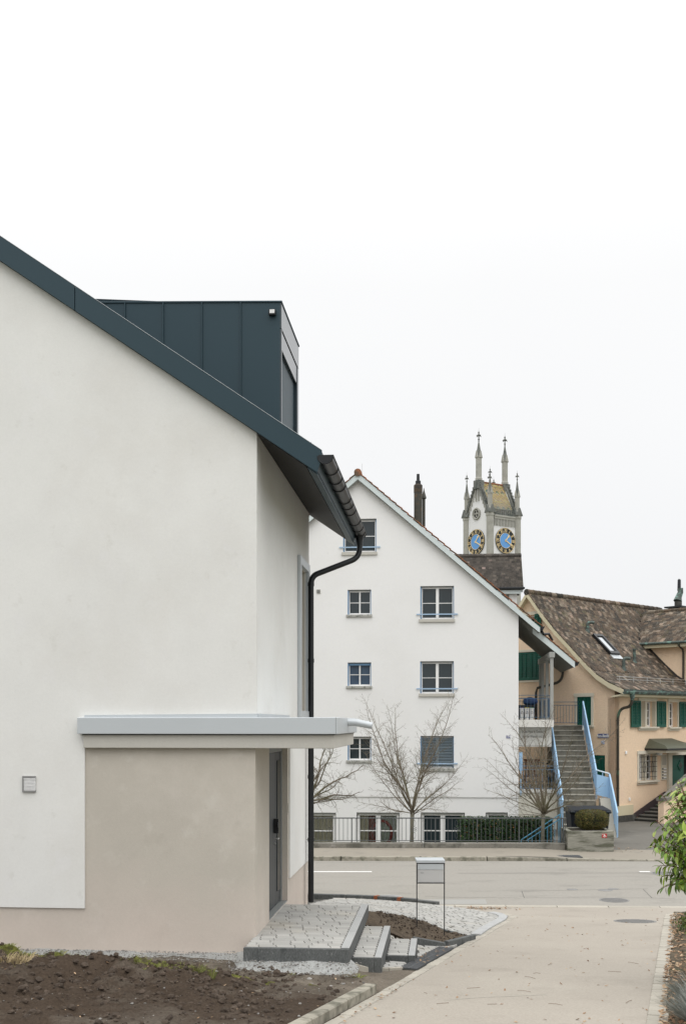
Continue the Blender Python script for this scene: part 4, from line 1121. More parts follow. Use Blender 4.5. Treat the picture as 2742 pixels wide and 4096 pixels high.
# recycling bins and the container behind them
def rbin(i):
    t = framed('recycling_bin', ['grey recycling bin nearest the white wall on the upper balcony', 'middle one of three grey recycling bins on the upper balcony', 'grey recycling bin nearest the posts on the upper balcony'][i], 'bin', WBF, 'recycling bins on the balcony')
    x0_, x1_ = ((2077.5, 2095), (2097, 2115), (2117, 2134))[i]
    a, zt1 = WBF.uz(x0_, 2832, .35); b = WBF.uz(x1_, 2832, .35)[0]
    mb = MB(); mb.hexa([(a + .012, .36, zS), (b - .012, .36, zS), (b - .012, .62, zS), (a + .012, .62, zS)], [(a + .003, .35, zt1 - .03), (b - .003, .35, zt1 - .03), (b - .003, .65, zt1 - .03), (a + .003, .65, zt1 - .03)]); mb.build('body', m_mail, t, bevel=.006)
    mb = MB(); mb.box(a - .004, b + .004, .34, .66, zt1 - .029, zt1); mb.build('rim', m_mail, t, bevel=.004)
    mb = MB(); mb.box(a + .01, b - .01, .36, .64, zt1 + .001, zt1 + .014); mb.build('liner', [M('purple_lid', (.08,.04,.2), .5), M('yellow_lid', (.5,.42,.03), .5), M('green_lid', (.02,.16,.06), .5)][i], t)
    cu_, cz_ = (a + b) / 2, WBF.uz(2100, 2850.5, .35)[1]; mb = MB()
    for k in range(3):
        th = R(90 + 120 * k)
        pts = [Vector((math.cos(th + d) * .034, math.sin(th + d) * .034)) for d in (-.75, -.35, .15)]
        for p, q in zip(pts[:-1], pts[1:]):
            d = (q - p).normalized(); n2 = Vector((-d.y, d.x)) * .009
            mb.poly([(cu_ + r_.x, .3475, cz_ + r_.y) for r_ in (p - n2, q - n2, q + n2, p + n2)])
        q = pts[-1]; d = (pts[-1] - pts[-2]).normalized(); n2 = Vector((-d.y, d.x)) * .018
        mb.poly([(cu_ + r_.x, .3475, cz_ + r_.y) for r_ in (q - n2, q + d * .022, q + n2)])
    mb.build('recycling_mark', m_bprint, t, fix=False)
for i in range(3): rbin(i)
bc = framed('black_container', 'black storage box behind the grey recycling bins', 'container', WBF)
a = WBF.uz(2073, 2830, .8)[0]; b, zt1 = WBF.uz(2139, 2820, .8)
mb = MB(); mb.hexa([(.01, .75, zS), (b - .05, .75, zS), (b - .05, 1.3, zS), (.01, 1.3, zS)], [(.01, .72, zt1), (b, .72, zt1), (b, 1.35, zt1), (.01, 1.35, zt1)]); mb.build('body', m_black, bc, bevel=.02)
um = framed('folded_umbrella', 'folded navy striped umbrella lying on the black storage box', 'umbrella', WBF)
uc_ = WBF.uz(2117, 2810, .9)[0]; mb = MB(); m_navy = M('navy_striped_cloth', (.02,.045,.12), .7, var=(.5, 9), stretch=(1, 1, .2))
rg = []
for i in range(11):
    t = i / 10; r_ = .16 * math.sin(math.pi * min(1, .12 + t * .85)) ** .8 + .01
    rg.append((r_, t))
n_ = 14; i0 = 0
for (r_, t) in rg:
    for q in range(n_):
        an = 2 * math.pi * q / n_; rr2 = r_ * (1 + .18 * math.cos(an * 7))
        mb.v.append((uc_ - .22 + .5 * t, .95 + rr2 * math.cos(an), zt1 + .12 + rr2 * .8 * math.sin(an)))
for j in range(len(rg) - 1):
    for q in range(n_): mb.f.append((j*n_ + q, j*n_ + (q+1) % n_, (j+1)*n_ + (q+1) % n_, (j+1)*n_ + q))
mb.build('canopy_cloth', m_navy, um, smooth='all')
hx, hz0 = WBF.uz(2121, 2796, .95); mb = MB(); mb.tube([(hx, .95, zt1 + .2), (hx, .95, hz0 + .02), (hx + .015, .95, hz0 + .05), (hx + .04, .95, hz0 + .05), (hx + .05, .95, hz0 + .02)], .009, 6); mb.build('handle', m_black, um, smooth=True)
# garden clutter on the lower balcony: chair and wood stack
m_wood = M('red_brown_timber', (.10,.038,.02), .7, var=(.2, 4), fine=(.2, 30), rand=.3)
ch = framed('wooden_chair', 'dark red wooden chair on the lower balcony behind the blue bars', 'chair', WBF)
for k in range(5):
    mb = MB(); mb.box(.30 + k * .10, .37 + k * .10, 1.2, 1.23, zL + .45, zL + .95); mb.build('back_slat', m_wood, ch)
mb = MB(); mb.box(.26, .82, .75, 1.2, zL + .41, zL + .45); mb.build('seat', m_wood, ch)
mb = MB(); mb.box(.26, .82, 1.19, 1.24, zL + .95, zL + 1.02); mb.build('top_rail', m_wood, ch)
for (x, y) in ((.27, .77), (.77, .77), (.27, 1.18), (.77, 1.18)):
    mb = MB(); mb.box(x, x + .045, y, y + .045, zL, zL + .41); mb.build('leg', m_wood, ch)
bk = framed('bicycle', 'dark bicycle parked on the lower balcony behind the bare tree', 'bicycle', WBF)
m_tyre = M('tyre_rubber', (.02,.02,.02), .8); cb = (.95, 1.6)
for v in (1.0, 2.05):
    mb = MB(); mb.tube([(1.15, v + .33 * math.cos(t), zL + .34 + .33 * math.sin(t)) for t in [2*math.pi*i/24 for i in range(24)]], .018, 6, closed=True); mb.build('wheel', m_tyre, bk, smooth='all')
mb = MB(); fr_ = [(1.15, 2.05, zL + .34), (1.15, 1.6, zL + .30), (1.15, 1.75, zL + .80), (1.15, 2.05, zL + .34)]; mb.tube(fr_, .016, 6); mb.tube([(1.15, 1.6, zL + .30), (1.15, 1.12, zL + .75), (1.15, 1.75, zL + .72)], .018, 6); mb.tube([(1.15, 1.0, zL + .34), (1.15, 1.14, zL + .90)], .016, 6); mb.build('frame', m_black, bk, smooth=True)
mb = MB(); mb.tube([(.88, 1.22, zL + .98), (1.0, 1.15, zL + 1.0), (1.3, 1.15, zL + 1.0), (1.42, 1.22, zL + .98)], .014, 6); mb.build('handlebar', m_steel, bk, smooth=True)
mb = MB(); mb.hexa([(1.08, 1.62, zL + .83), (1.22, 1.62, zL + .83), (1.18, 1.86, zL + .83), (1.12, 1.86, zL + .83)], [(1.09, 1.62, zL + .88), (1.21, 1.62, zL + .88), (1.17, 1.86, zL + .87), (1.13, 1.86, zL + .87)]); mb.build('saddle', m_black, bk)

# ---- outside stair
m_stair = M('stained_stair_concrete', (.185,.175,.145), .93, var=(.10, 2), fine=(.18, 40), stains=[((.085,.08,.062), 3.5, .46, .62, .8), ((.30,.30,.29), 9, .64, .70, .7)], bump=(.4, 70, .008), rand=.08)
m_tread = M('pale_stair_nosing', (.30,.285,.24), .93, var=(.1, 3), fine=(.15, 40), stains=[((.15,.14,.115), 5, .5, .65, .7)])
stc = framed('outside_stair', 'long weathered concrete stair with blue parapets between the white house and the peach house', 'stairs', WBF)
SU0, SU1 = 1.27, 2.43; NS = 20; RI = .176; TR = .262; SV1 = 2.6; ZT = 3.58
for i in range(NS + 1):
    z = ZT - i * RI; v1_ = SV1 - i * TR + (1.4 if i == 0 else .0); v0_ = SV1 - (i + 1) * TR
    ur_ = SU1 if i < 16 else SU1 + .12
    mb = MB(); mb.prism([(v0_ + .02, z - .045), (v0_ + .02, z - RI - .10), (v1_ + TR + .1 if i else v1_, z - RI - .10), (v1_ + TR + .1 if i else v1_, z - .045)], 'x', SU0, ur_)
    so_ = mb.build('step', m_stair, stc)
    mb = MB(); mb.box(SU0, ur_, v0_, v1_ + .018, z - .044, z); mb.build('tread', m_tread, so_, bevel=.008)
def sz(v): return ZT + min(0, (v - SV1)) * RI / TR
mb = MB(); mb.prism([(SV1 - NS * TR, -.3), (SV1 + 1.2, -.3), (SV1 + 1.2, ZT - .35), (SV1, ZT - .35), (SV1 - NS * TR, sz(SV1 - NS * TR) - .3)], 'x', SU0 + .05, SU1 - .05); mb.build('stair_core', m_stair, stc)
mb = MB(); mb.box(SU0 - .2, SU1 + .2, SV1 + .3, SV1 + 1.6, ZT - .2, ZT - .01); mb.build('landing', m_offw, stc)
def parapet(u, va, vb, lo, hi, name='parapet_panel', w=.03):
    mb = MB(); mb.prism([(va, sz(va) + lo), (vb, sz(vb) + lo), (vb, sz(vb) + hi), (va, sz(va) + hi)], 'x', u - w / 2, u + w / 2)
    p = mb.build(name, m_bluel, stc)
    mb = MB(); mb.prism([(va, sz(va) + hi + .06), (vb, sz(vb) + hi + .06), (vb, sz(vb) + hi + .10), (va, sz(va) + hi + .10)], 'x', u - .024, u + .024); mb.build('handrail', m_bluel, p, bevel=.008)
    k = max(2, int((vb - va) / .5))
    for i in range(k + 1):
        v = va + (vb - va) * i / k; v = min(max(v, va + .02), vb - .02)
        mb = MB(); mb.box(u - .03, u - .016, v - .014, v + .014, sz(v) - .10, sz(v) + hi + .07); mb.build('stanchion', m_bluel, p)
VB = -.95
parapet(SU1 + .06, VB, SV1, .12, .78)
zq = sz(VB)
mb = MB(); mb.prism([(SU1 + .05, zq + .08), (SU1 + .46, zq - .02), (SU1 + .46, zq + .66), (SU1 + .05, zq + .76)], 'y', VB - .06, VB - .03); fp = mb.build('parapet_panel', m_bluel, stc)
mb = MB(); mb.tube([(SU1 + .05, VB - .045, zq + .90), (SU1 + .47, VB - .045, zq + .78)], .022, 8); mb.build('handrail', M('pale_blue_handrail', (.55,.66,.75), .5), fp, smooth=True)
for t in (.05, .24, .46):
    mb = MB(); mb.box(SU1 + t, SU1 + t + .025, VB - .05, VB - .03, zq - .05, zq + .88 - .25 * t); mb.build('stanchion', m_bluel, fp)
parapet(SU1 + .48, SV1 - NS * TR - .05, VB - .02, .02, .70)
mb = MB(); mb.prism([(SV1 - NS * TR, -.2), (VB - .07, -.2), (VB - .07, sz(VB) - .02), (VB - .35, sz(VB) - .03), (SV1 - NS * TR, sz(SV1 - NS * TR) - .10)], 'x', SU1 + .125, SU1 + .46); mb.build('wing_wall', M('pale_wing_concrete', (.36,.34,.29), .92, var=(.06, 2), fine=(.1, 40)), stc)
parapet(SU0 - .02, SV1 - NS * TR + .3, 1.4, .10, .80, w=.02)
# railing at the back of the landing
rail_set(stc, (SU0 - .05, SV1 + 1.35, 0), (SU1 + .1, SV1 + 1.35, 0), (ZT + .86, ZT + .74, ZT + .08), ZT + .08, ZT + .74, 12, rb=.006, rr_=.011, mat=m_dblue)
mb = MB(); mb.tube([(SU0 - .02, SV1 + 1.3, ZT - .1), (SU0 - .02, SV1 + 1.3, ZT + .88)], .02, 6); mb.build('rail_post', m_bluep, stc)

# ================================================================== BROWN TILED HOUSE BEHIND
def tail_tile(w=.172, L=.30, t=.016, tail=.05, mat=None):
    """beaver tail tile, head at the origin, tail towards -y, outer side +z"""
    x = w / 2
    pts = [(-x, 0), (x, 0), (x, -L + tail), (x * .55, -L + tail * .28), (0, -L), (-x * .55, -L + tail * .28), (-x, -L + tail)]
    mb = MB(); mb.prism(pts, 'z', 0, t); return mb
m_tileb = M('dark_brown_clay_tile', (.06,.052,.044), .9, var=(.08, 1.2), fine=(.30, 14), rand=.2, cols=[(0, (.042,.037,.032)), (.5, (.058,.050,.042)), (.85, (.072,.062,.052)), (.97, (.095,.080,.066)), (1.0, (.22,.165,.145))], stains=[((.11,.107,.098), 12, .60, .68, .6), ((.09,.10,.025), 3, .70, .75, .6)])
m_tilep = M('lichened_clay_tile', (.09,.075,.055), .9, var=(.12, .8), fine=(.45, 16), rand=.35, cols=[(0, (.036,.032,.025)), (.4, (.068,.049,.034)), (.75, (.098,.069,.046)), (.93, (.15,.125,.095)), (1.0, (.22,.16,.12))], stains=[((.27,.255,.215), 17, .58, .67, .6), ((.085,.085,.028), 1.9, .58, .70, .5), ((.035,.032,.026), 3.5, .56, .68, .6)])
BHF = Frame(2084, 58.0, 4.0)
bh = framed('brown_tiled_house', 'house with dark brown scalloped tile roof between the white gable and the church tower', 'house', BHF)
er, ez1 = BHF.uz(2092, 2347, -1.25); zr_ = BHF.uz(2084, 2222, 0)[1]
ue_ = er; ze_ = ez1
slope_v = Vector((-1.25, ze_ - zr_)); SL = slope_v.length; sd = slope_v.normalized()   # (v,z) from ridge to eave
bt = tail_tile().mesh('roof_tile', m_tileb)
sn = Vector((-sd.y, sd.x));  sn = sn if sn.y > 0 else -sn
mb = MB(); mb.prism([(0, zr_ - .02), (-1.25, ze_ - .02), (-1.25, ze_ - .16), (0, zr_ - .2), (1.25, ze_ - .16), (1.25, ze_ - .02)], 'x', -5.5, ue_); bro = mb.build('roof', m_tileb, bh)
nr_ = int(SL / .128); EXP = SL / nr_
cnt = 0; rest = MB()
for r_ in range(nr_):
    s_ = (r_ + 1) * EXP + .03
    for c_ in range(24):
        u = ue_ - .09 - c_ * .178 - (.089 if r_ % 2 else 0)
        if r_ % 2 and c_ == 23: continue
        h = s_ - .30 if 1 else 0
        hv, hz = sd.x * h, zr_ + sd.y * h
        m4 = Matrix.Translation((u, hv + sn.x * .008, hz + sn.y * .008)) @ Matrix(((1, 0, 0, 0), (0, -sd.x, sn.x, 0), (0, -sd.y, sn.y, 0), (0, 0, 0, 1))) @ Matrix.Rotation(R(3.4 + random.uniform(-.8, .8)), 4, 'X')
        if cnt < 300 and c_ < 20: instm(bt, 'roof_tile', bro, m4); cnt += 1
        else: rest.join(tail_tile().xf(m4))
if rest.v: rest.build('far_tiles', m_tileb, bro)['kind'] = 'stuff'
for i in range(10):
    mb = MB(); mb.lathe([(.11, 0), (.095, .42)], 10); mb.xf(Matrix.Translation((ue_ - .0 - i * .38, 0, zr_ - .03)) @ Matrix.Rotation(R(-90), 4, 'Y')); mb.build('ridge_tile', m_tileb, bro, smooth=True)
mb = MB(); mb.box(-5.5, ue_ + .06, -1.40, -1.26, ze_ - .13, ze_ - .02); mb.build('gutter', m_gutter, bro, bevel=.02)
mb = MB(); mb.box(-5.5, ue_ - .12, -1.24, -1.05, ze_ - .34, ze_ - .15); mb.box(-5.5, ue_ - .02, -1.22, -1.0, ze_ - .25, ze_ - .16); mb.build('eave_board', m_pblue, bro)
mb = MB(); mb.box(-5.5, ue_ - .30, -.95, 1.0, -1, ze_ - .1); mb.prism([(-.95, ze_ - .1), (.95, ze_ - .1), (0, zr_ - .25)], 'x', -5.5, ue_ - .3); mb.build('wall', m_white2, bh)
mb = MB(); mb.box(ue_ - 3.2, ue_ - 1.35, -.97, -.951, ze_ - 2.2, ze_ - .36); mb.build('dark_window', m_glassd, bh)
shb = MB(); shb.box(ue_ - 1.34, ue_ - .72, -1.02, -.955, ze_ - 1.45, ze_ - .37); shu = shb.build('shutter', M('grey_shutter', (.17,.18,.17), .7), bh)
for i in range(8):
    z = ze_ - 1.35 + i * .115; mb = MB(); mb.box(ue_ - 1.28, ue_ - .78, -1.035, -1.02, z, z + .07); mb.build('slat', M('grey_shutter', (.17,.18,.17), .7), shu)
mb = MB(); mb.box(ue_ - .7, ue_ - .45, -.99, -.951, ze_ - 2.5, ze_ - .36); mb.build('corner_board', m_frame, bh)
# ================================================================== PEACH HOUSE
m_peach = M('peach_roughcast', (.80,.620,.445), .95, var=(.03, .6), fine=(.06, 14), stains=[((.76,.57,.41), .35, .45, .7, .6), ((.82,.64,.52), .25, .5, .7, .6)], bump=(.55, 22, .03), spec=.1)
m_cream = M('cream_painted_wood', (.60,.54,.38), .7, var=(.05, 2), fine=(.04, 40))
m_stone = M('cream_window_stone', (.62,.58,.48), .85, var=(.04, 3), fine=(.05, 50))
m_green = M('dark_green_shutter_paint', (.006,.085,.058), .5, var=(.08, 3), rand=.08, spec=.35)
m_hood = M('olive_copper_hood', (.11,.115,.082), .6, var=(.12, 2), fine=(.1, 30), stains=[((.06,.06,.045), 4, .55, .68, .6)], metal=.2)
m_copper = M('patinated_copper', (.075,.095,.085), .6, var=(.15, 2), fine=(.15, 30), stains=[((.18,.32,.27), 5, .52, .64, .8)], metal=.2)
m_pipe = M('brown_copper_pipe', (.055,.048,.036), .5, var=(.2, 2), stains=[((.10,.22,.14), 1.4, .58, .68, .7)], metal=.3)
m_dstone = M('dark_damp_stone', (.060,.058,.052), .85, var=(.15, 2), fine=(.25, 30), stains=[((.14,.14,.125), 5, .55, .68, .7)])
ph = framed('peach_roughcast_house', 'peach roughcast house with mossy tiled roof and green shutters', 'house', PBF)
c6 = lambda x, y: (2000 + .4732 * x, 2300 + .4732 * y)
t3 = lambda x, y: (2400 + .256 * x, 2700 + .256 * y)
z1_ = lambda x, y: (2050 + .2551 * x, 2600 + .2551 * y)
z2_ = lambda x, y: (2050 + .2551 * x, 2950 + .2551 * y)
VO = -.25
prof = [PBF.vz(*c6(x, y), VO) for x, y in ((225, 150), (330, 300), (450, 455), (600, 620), (700, 730), (800, 830), (900, 900), (1040, 965))]
prof[0] = (3.76, 8.74)
def pz_(v):
    if v > prof[0][0]: return pz_(2 * prof[0][0] - v)
    for (a, b) in zip(prof[:-1], prof[1:]):
        if b[0] <= v <= a[0]: t = (v - b[0]) / (a[0] - b[0]); return b[1] + t * (a[1] - b[1])
    return prof[-1][1]
VR = prof[0][0]; WV = 2 * VR                                     # gable width
EAVE = PBF.uz(*t3(215, 350))[1]
PLEN = 13.0
def ru(x0, y0, x1, y1, cf=t3): (a, zt), (b, zb) = PBF.uz(*cf(x0, y0)), PBF.uz(*cf(x1, y1)); return (a, b, zb, zt)
def rv(x0, y0, x1, y1, cf=z1_): (b, zt), (a, zb) = PBF.vz(*cf(x0, y0)), PBF.vz(*cf(x1, y1)); return (a, b, zb, zt)
wA = ru(602, 410, 845, 808); wB = ru(1066, 425, 1196, 812); wC = ru(592, 1240, 850, 1640)
dW = ru(1085, 1255, 1600, 1905)
gA = rv(1005, 735, 1228, 1180); gB = (rv(1245, 275, 1440, 700, z2_)); 
(gCb, gCt), (gCa, gCl) = PBF.vz(2040, 2612), PBF.vz(2163, 2720)
gC = (gCa, gCb, gCl, gCt)
(gDb, gDt), (gDa, gDl) = PBF.vz(2106, 2462), PBF.vz(2146, 2512)
gD = (gDa, gDb, gDl, gDt)
mb = MB()
wall_cells(mb, [0, PLEN], lambda u: EAVE, lambda u: -.2, [wA, wB, wC, dW], 0, .3, 'y')
def gtop(v): return min(pz_(v) - .12, 99) if .0 <= v <= WV else EAVE
bk_ = [0.0] + sorted([p[0] for p in prof if p[0] > .01]) + sorted([2 * VR - p[0] for p in prof[1:] if p[0] > .01]) + [WV]
wall_cells(mb, bk_, gtop, lambda v: -.2, [gA, gB, gC, gD], 0, .3, 'x')
mb.box(PLEN - .3, PLEN, .3, WV, -.2, EAVE); mb.box(.3, PLEN - .3, WV - .3, WV, -.2, EAVE)
mb.build('wall', m_peach, ph)
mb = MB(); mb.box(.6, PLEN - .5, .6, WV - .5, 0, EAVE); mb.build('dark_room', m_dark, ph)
# soffit and eave fascia of the long side
mb = MB(); mb.prism([(-.01, EAVE - .001), (-.50, EAVE + .06), (-.50, EAVE + .12), (-.01, EAVE + .06)], 'x', VO + .03, PLEN); mb.prism([(-.50, EAVE + .03), (-.53, EAVE + .03), (-.53, EAVE + .16), (-.50, EAVE + .16)], 'x', VO + .02, PLEN)
mb.build('eave_soffit', m_cream, ph)
# roof body
full = prof + []
pl = [(v, z) for v, z in prof]
mb = MB(); lowr = [(v + .0, z - .10) for v, z in prof]
for (a, b) in zip(prof[:-1], prof[1:]):
    mb.prism([(a[0], a[1] - .02), (b[0], b[1] - .02), (b[0], b[1] - .10), (a[0], a[1] - .10)], 'x', VO + .02, PLEN + .2)
    mb.prism([(2*VR - a[0], a[1] - .02), (2*VR - b[0], b[1] - .02), (2*VR - b[0], b[1] - .10), (2*VR - a[0], a[1] - .10)], 'x', VO + .02, PLEN + .2)
pr_ = mb.build('roof', m_tilep, ph)
# bargeboards following the bell-cast gable
for s in (0, 1):
    mb = MB(); off = lambda v: v if s == 0 else 2 * VR - v
    for i, (a, b) in enumerate(zip(prof[:-1], prof[1:])):
        mb.prism([(off(a[0]), a[1] - .022), (off(b[0]), b[1] - .022), (off(b[0]), b[1] - .19), (off(a[0]), a[1] - .21)], 'x', VO - .012, VO + .02)
    mb.build('bargeboard', m_cream, pr_, merge=False)
    mb = MB()
    for i, (a, b) in enumerate(zip(prof[:-1], prof[1:])):
        mb.prism([(off(a[0]), a[1] - .12), (off(b[0]), b[1] - .12), (off(b[0]), b[1] - .15), (off(a[0]), a[1] - .15)], 'x', VO + .021, .0)
    mb.build('verge_soffit', m_cream, pr_)
# tiles, laid course by course on the visible slope
pts = [Vector((v, z)) for v, z in prof]
seglen = [(b - a).length for a, b in zip(pts[:-1], pts[1:])]; SLN = sum(seglen)
def onprof(s):
    for (a, b, l_) in zip(pts[:-1], pts[1:], seglen):
        if s <= l_ or b is pts[-1]:
            t = s / l_; d = (b - a).normalized(); return a + (b - a) * t, d
        s -= l_
UC, URD = 5.6, 7.7                                              # cheek of the cross gable, its ridge
EZD, RZD = 6.93, 8.42
tp_me = tail_tile(.170, .29, .018, .055).mesh('roof_tile', m_tilep)
tiles = []; rt = random.Random(21)
NRW = int(SLN / .150)
for r_ in range(NRW):
    s1 = (r_ + 1) * SLN / NRW + .025; p, d = onprof(min(s1, SLN)); 
    p = p + d * (s1 - min(s1, SLN))
    n2 = Vector((-d.y, d.x)); n2 = n2 if n2.y > 0 else -n2
    u = VO + .085 + (.0 if r_ % 2 else .0875)
    umax = 9.0
    zc = lambda u: RZD - abs(URD - u) * (RZD - EZD) / (URD - UC + .3)
    while u < umax:
        if (u > UC - .28 and p.y > EZD - .3 and zc(u) > p.y + .02) or (u > UC + .02 and p.y <= EZD - .3): break
        h = p - d * .29
        m4 = Matrix.Translation((u, h.x + n2.x * .010, h.y + n2.y * .010)) @ Matrix(((1, 0, 0, 0), (0, -d.x, n2.x, 0), (0, -d.y, n2.y, 0), (0, 0, 0, 1))) @ Matrix.Rotation(R(4.0 + rt.uniform(-1.6, 1.6)), 4, 'X') @ Matrix.Rotation(R(rt.uniform(-2.2, 2.2)), 4, 'Z')
        tiles.append((m4, PBF.w(u, p.x, 0).y)); u += .176
# cross gable: left slope
dsl_ = Vector((-(URD - UC + .3), EZD - RZD)); DL = dsl_.length; dd = dsl_.normalized(); dn = Vector((-dd.y, dd.x)); dn = dn if dn.y > 0 else -dn
NRD = int(DL / .150)
for r_ in range(NRD):
    s1 = (r_ + 1) * DL / NRD + .025; h = Vector((URD, RZD)) + dd * (s1 - .29); tip = Vector((URD, RZD)) + dd * s1
    v = -1.0 + (.0875 if r_ % 2 else 0)
    while v < 4.2:
        if pz_(v) > tip.y + .03: break
        # local axes: x along +v, tail direction = dd in (u,z)
        m4 = Matrix.Translation((h.x + dn.x * .010, v, h.y + dn.y * .010)) @ Matrix(((0, -dd.x, dn.x, 0), (-1, 0, 0, 0), (0, -dd.y, dn.y, 0), (0, 0, 0, 1))) @ Matrix.Rotation(R(4.0 + rt.uniform(-1.6, 1.6)), 4, 'X') @ Matrix.Rotation(R(rt.uniform(-2.2, 2.2)), 4, 'Z')
        tiles.append((m4, PBF.w(h.x, v, 0).y)); v += .176
tiles.sort(key=lambda t: t[1]); rest = MB()
for i, (m4, _) in enumerate(tiles):
    if i < 300: instm(tp_me, 'roof_tile', pr_, m4)
    else: rest.join(tail_tile(.170, .29, .018, .055).xf(m4))
rest.build('far_tiles', m_tilep, pr_)['kind'] = 'stuff'
for i in range(26):
    mb = MB(); mb.lathe([(.125, 0), (.105, .42)], 9); mb.xf(Matrix.Translation((VO - .02 + i * .38, VR, prof[0][1] - .02)) @ Matrix.Rotation(R(90), 4, 'Y')); mb.build('ridge_tile', m_tilep, pr_, smooth=True)
for i in range(12):
    mb = MB(); mb.lathe([(.115, 0), (.10, .42)], 9); mb.xf(Matrix.Translation((URD, 3.2 - i * .37, RZD)) @ Matrix.Rotation(R(90), 4, 'X')); mb.build('ridge_tile', m_tilep, pr_, smooth=True)
# cross gable body
xg = MB()
xg.prism([(UC, EAVE), (UC, EZD - .05), (URD, RZD - .3), (2*URD - UC, EZD - .05), (2*URD - UC, EAVE)], 'y', -.45, 3.0)
xo = xg.build('cross_gable', m_peach, ph)
mb = MB(); mb.prism([(URD, RZD - .02), (UC - .3, EZD - .02), (UC - .3, EZD - .09), (URD, RZD - .12), (2*URD - UC + .3, EZD - .09), (2*URD - UC + .3, EZD - .02)], 'y', -1.05, 3.6); mb.build('cross_gable_roof', m_tilep, xo)
mb = MB(); mb.box(UC - .30, UC - .002, -1.0, 2.35, EZD - .22, EZD - .095); mb.build('eave_soffit', m_cream, xo)
mb = MB(); mb.tube([(UC - .36, -1.0, EZD - .05), (UC - .36, 2.55, EZD - .04)], .055, 8); mb.build('gutter', m_copper, xo, smooth=True)
mb = MB(); xv = PBF.vz(*c6(1530, 600), UC - .1)[0]; mb.tube([(UC - .36, xv, EZD - .06), (UC - .36, xv, EZD - .16), (UC - .10, xv - .05, EZD - .34), (UC - .07, xv - .05, EZD - .5), (UC - .07, xv - .05, 5.2)], .042, 8); mb.build('rain_pipe', m_pipe, xo, smooth=True)
fpts = [(v, pz_(v)) for v in [2.4 - i * .25 for i in range(12)]]
mb = MB()
for a, b in zip(fpts[:-1], fpts[1:]): mb.prism([(a[0], a[1] - .02), (b[0], b[1] - .02), (b[0], b[1] + .11), (a[0], a[1] + .11)], 'x', UC - .02, UC - .005)
mb.build('flashing', M('dark_lead_flashing', (.045,.04,.038), .6), xo)
# gutter and downpipe of the long side
gu0, gzz = PBF.uz(*c6(1040, 975), -.58)
A = []; B = []
for q in range(9):
    a = math.pi + math.pi * q / 8; A.append((VO - .05, -.60 + .085 * math.cos(a), EAVE + .19 + .085 * math.sin(a))); B.append((PLEN, A[-1][1], A[-1][2]))
mb = MB()
for q in range(8): mb.poly([A[q], A[q+1], B[q+1], B[q]])
mb.poly(A); mb.tube([(VO - .05, -.686, EAVE + .195), (PLEN, -.686, EAVE + .195)], .015, 6)
mb.box(VO, PLEN, -.56, -.50, EAVE + .19, EAVE + .28); mb.build('gutter', m_copper, ph)
pu_ = PBF.uz(*t3(268, 1200), -.10)[0]; gx_ = PBF.uz(*t3(488, 330), -.58)[0]
zt0 = EAVE + .10
top = Vector((gx_, -.60, zt0)); kn = Vector((gx_, -.58, zt0 - .36)); wl_ = Vector((pu_, -.10, zt0 - .72))
mb = MB(); mb.tube([top, kn + Vector((0, 0, .12))] + arc(kn + Vector((0, 0, .10)), kn, kn + (wl_ - kn) * .25) + arc(kn + (wl_ - kn) * .45 + Vector((0, 0, .05)), wl_ + Vector((0, 0, .22)), wl_ + Vector((0, 0, -.25))) + [Vector((pu_, -.10, .62))], .052, 10)
pp = mb.build('downpipe', m_pipe, ph, smooth=True)
mb = MB(); mb.lathe([(.10, .10), (.085, -.08), (.056, -.20)], 10, tuple(top)); mb.build('rain_funnel', m_copper, pp, smooth=True)
for z in (3.72, 1.95, 1.25):
    mb = MB(); mb.lathe([(.06, 0), (.06, .05)], 10, (pu_, -.10, z)); mb.build('collar', m_pipe, pp, smooth=True)
# snow rail wires
for dz_ in (.10, .20):
    p0, d0 = onprof(SLN - .75); mb = MB(); mb.tube([(.3, p0.x - .05, p0.y + dz_), (6, p0.x - .05, p0.y + dz_)], .011, 5); mb.build('snow_rail', m_steel, pr_, smooth=True)
for i in range(6):
    mb = MB(); mb.tube([(.5 + i * .95, p0.x - .05, p0.y - .02), (.5 + i * .95, p0.x - .05, p0.y + .22)], .012, 5); mb.build('snow_rail_post', m_steel, pr_, smooth=True)
# roof window and vent pipes
def on_slope(px, py):
    best = None
    for i in range(400):
        v = -.5 + i * .0107
        k = (px - CX) / FPX; u = (k * (PBF.oy + v * PBF.V[1]) - PBF.ox - v * PBF.V[0]) / (PBF.U[0] - k * PBF.U[1]); Y = PBF.oy + u * PBF.U[1] + v * PBF.V[1]
        z = EZ - (py - HY) / FPX * Y; e_ = abs(z - pz_(v))
        if best is None or e_ < best[0]: best = (e_, u, v, z)
    return best[1:]
ca, cb_ = on_slope(*c6(783, 530)), on_slope(*c6(955, 668)); cc_ = on_slope(*c6(858, 545))
du_ = cc_[0] - ca[0]
v_hi, v_lo = ca[1], cb_[1]; u0_ = ca[0]; u1_ = ca[0] + max(.55, du_)
zh, zl = pz_(v_hi) + .05, pz_(v_lo) + .05
dsv = Vector((v_lo - v_hi, zl - zh)).normalized(); nsv = Vector((-dsv.y, dsv.x)); nsv = nsv if nsv.y > 0 else -nsv
def slab_on(u0, u1, s0, s1, h0, h1, mb):
    A_ = [Vector((v_hi, zh)) + dsv * s + nsv * h for s, h in ((s0, h0), (s1, h0), (s1, h1), (s0, h1))]
    mb.prism([(p.x, p.y) for p in A_], 'x', u0, u1)
SLW = Vector((v_lo - v_hi, zl - zh)).length
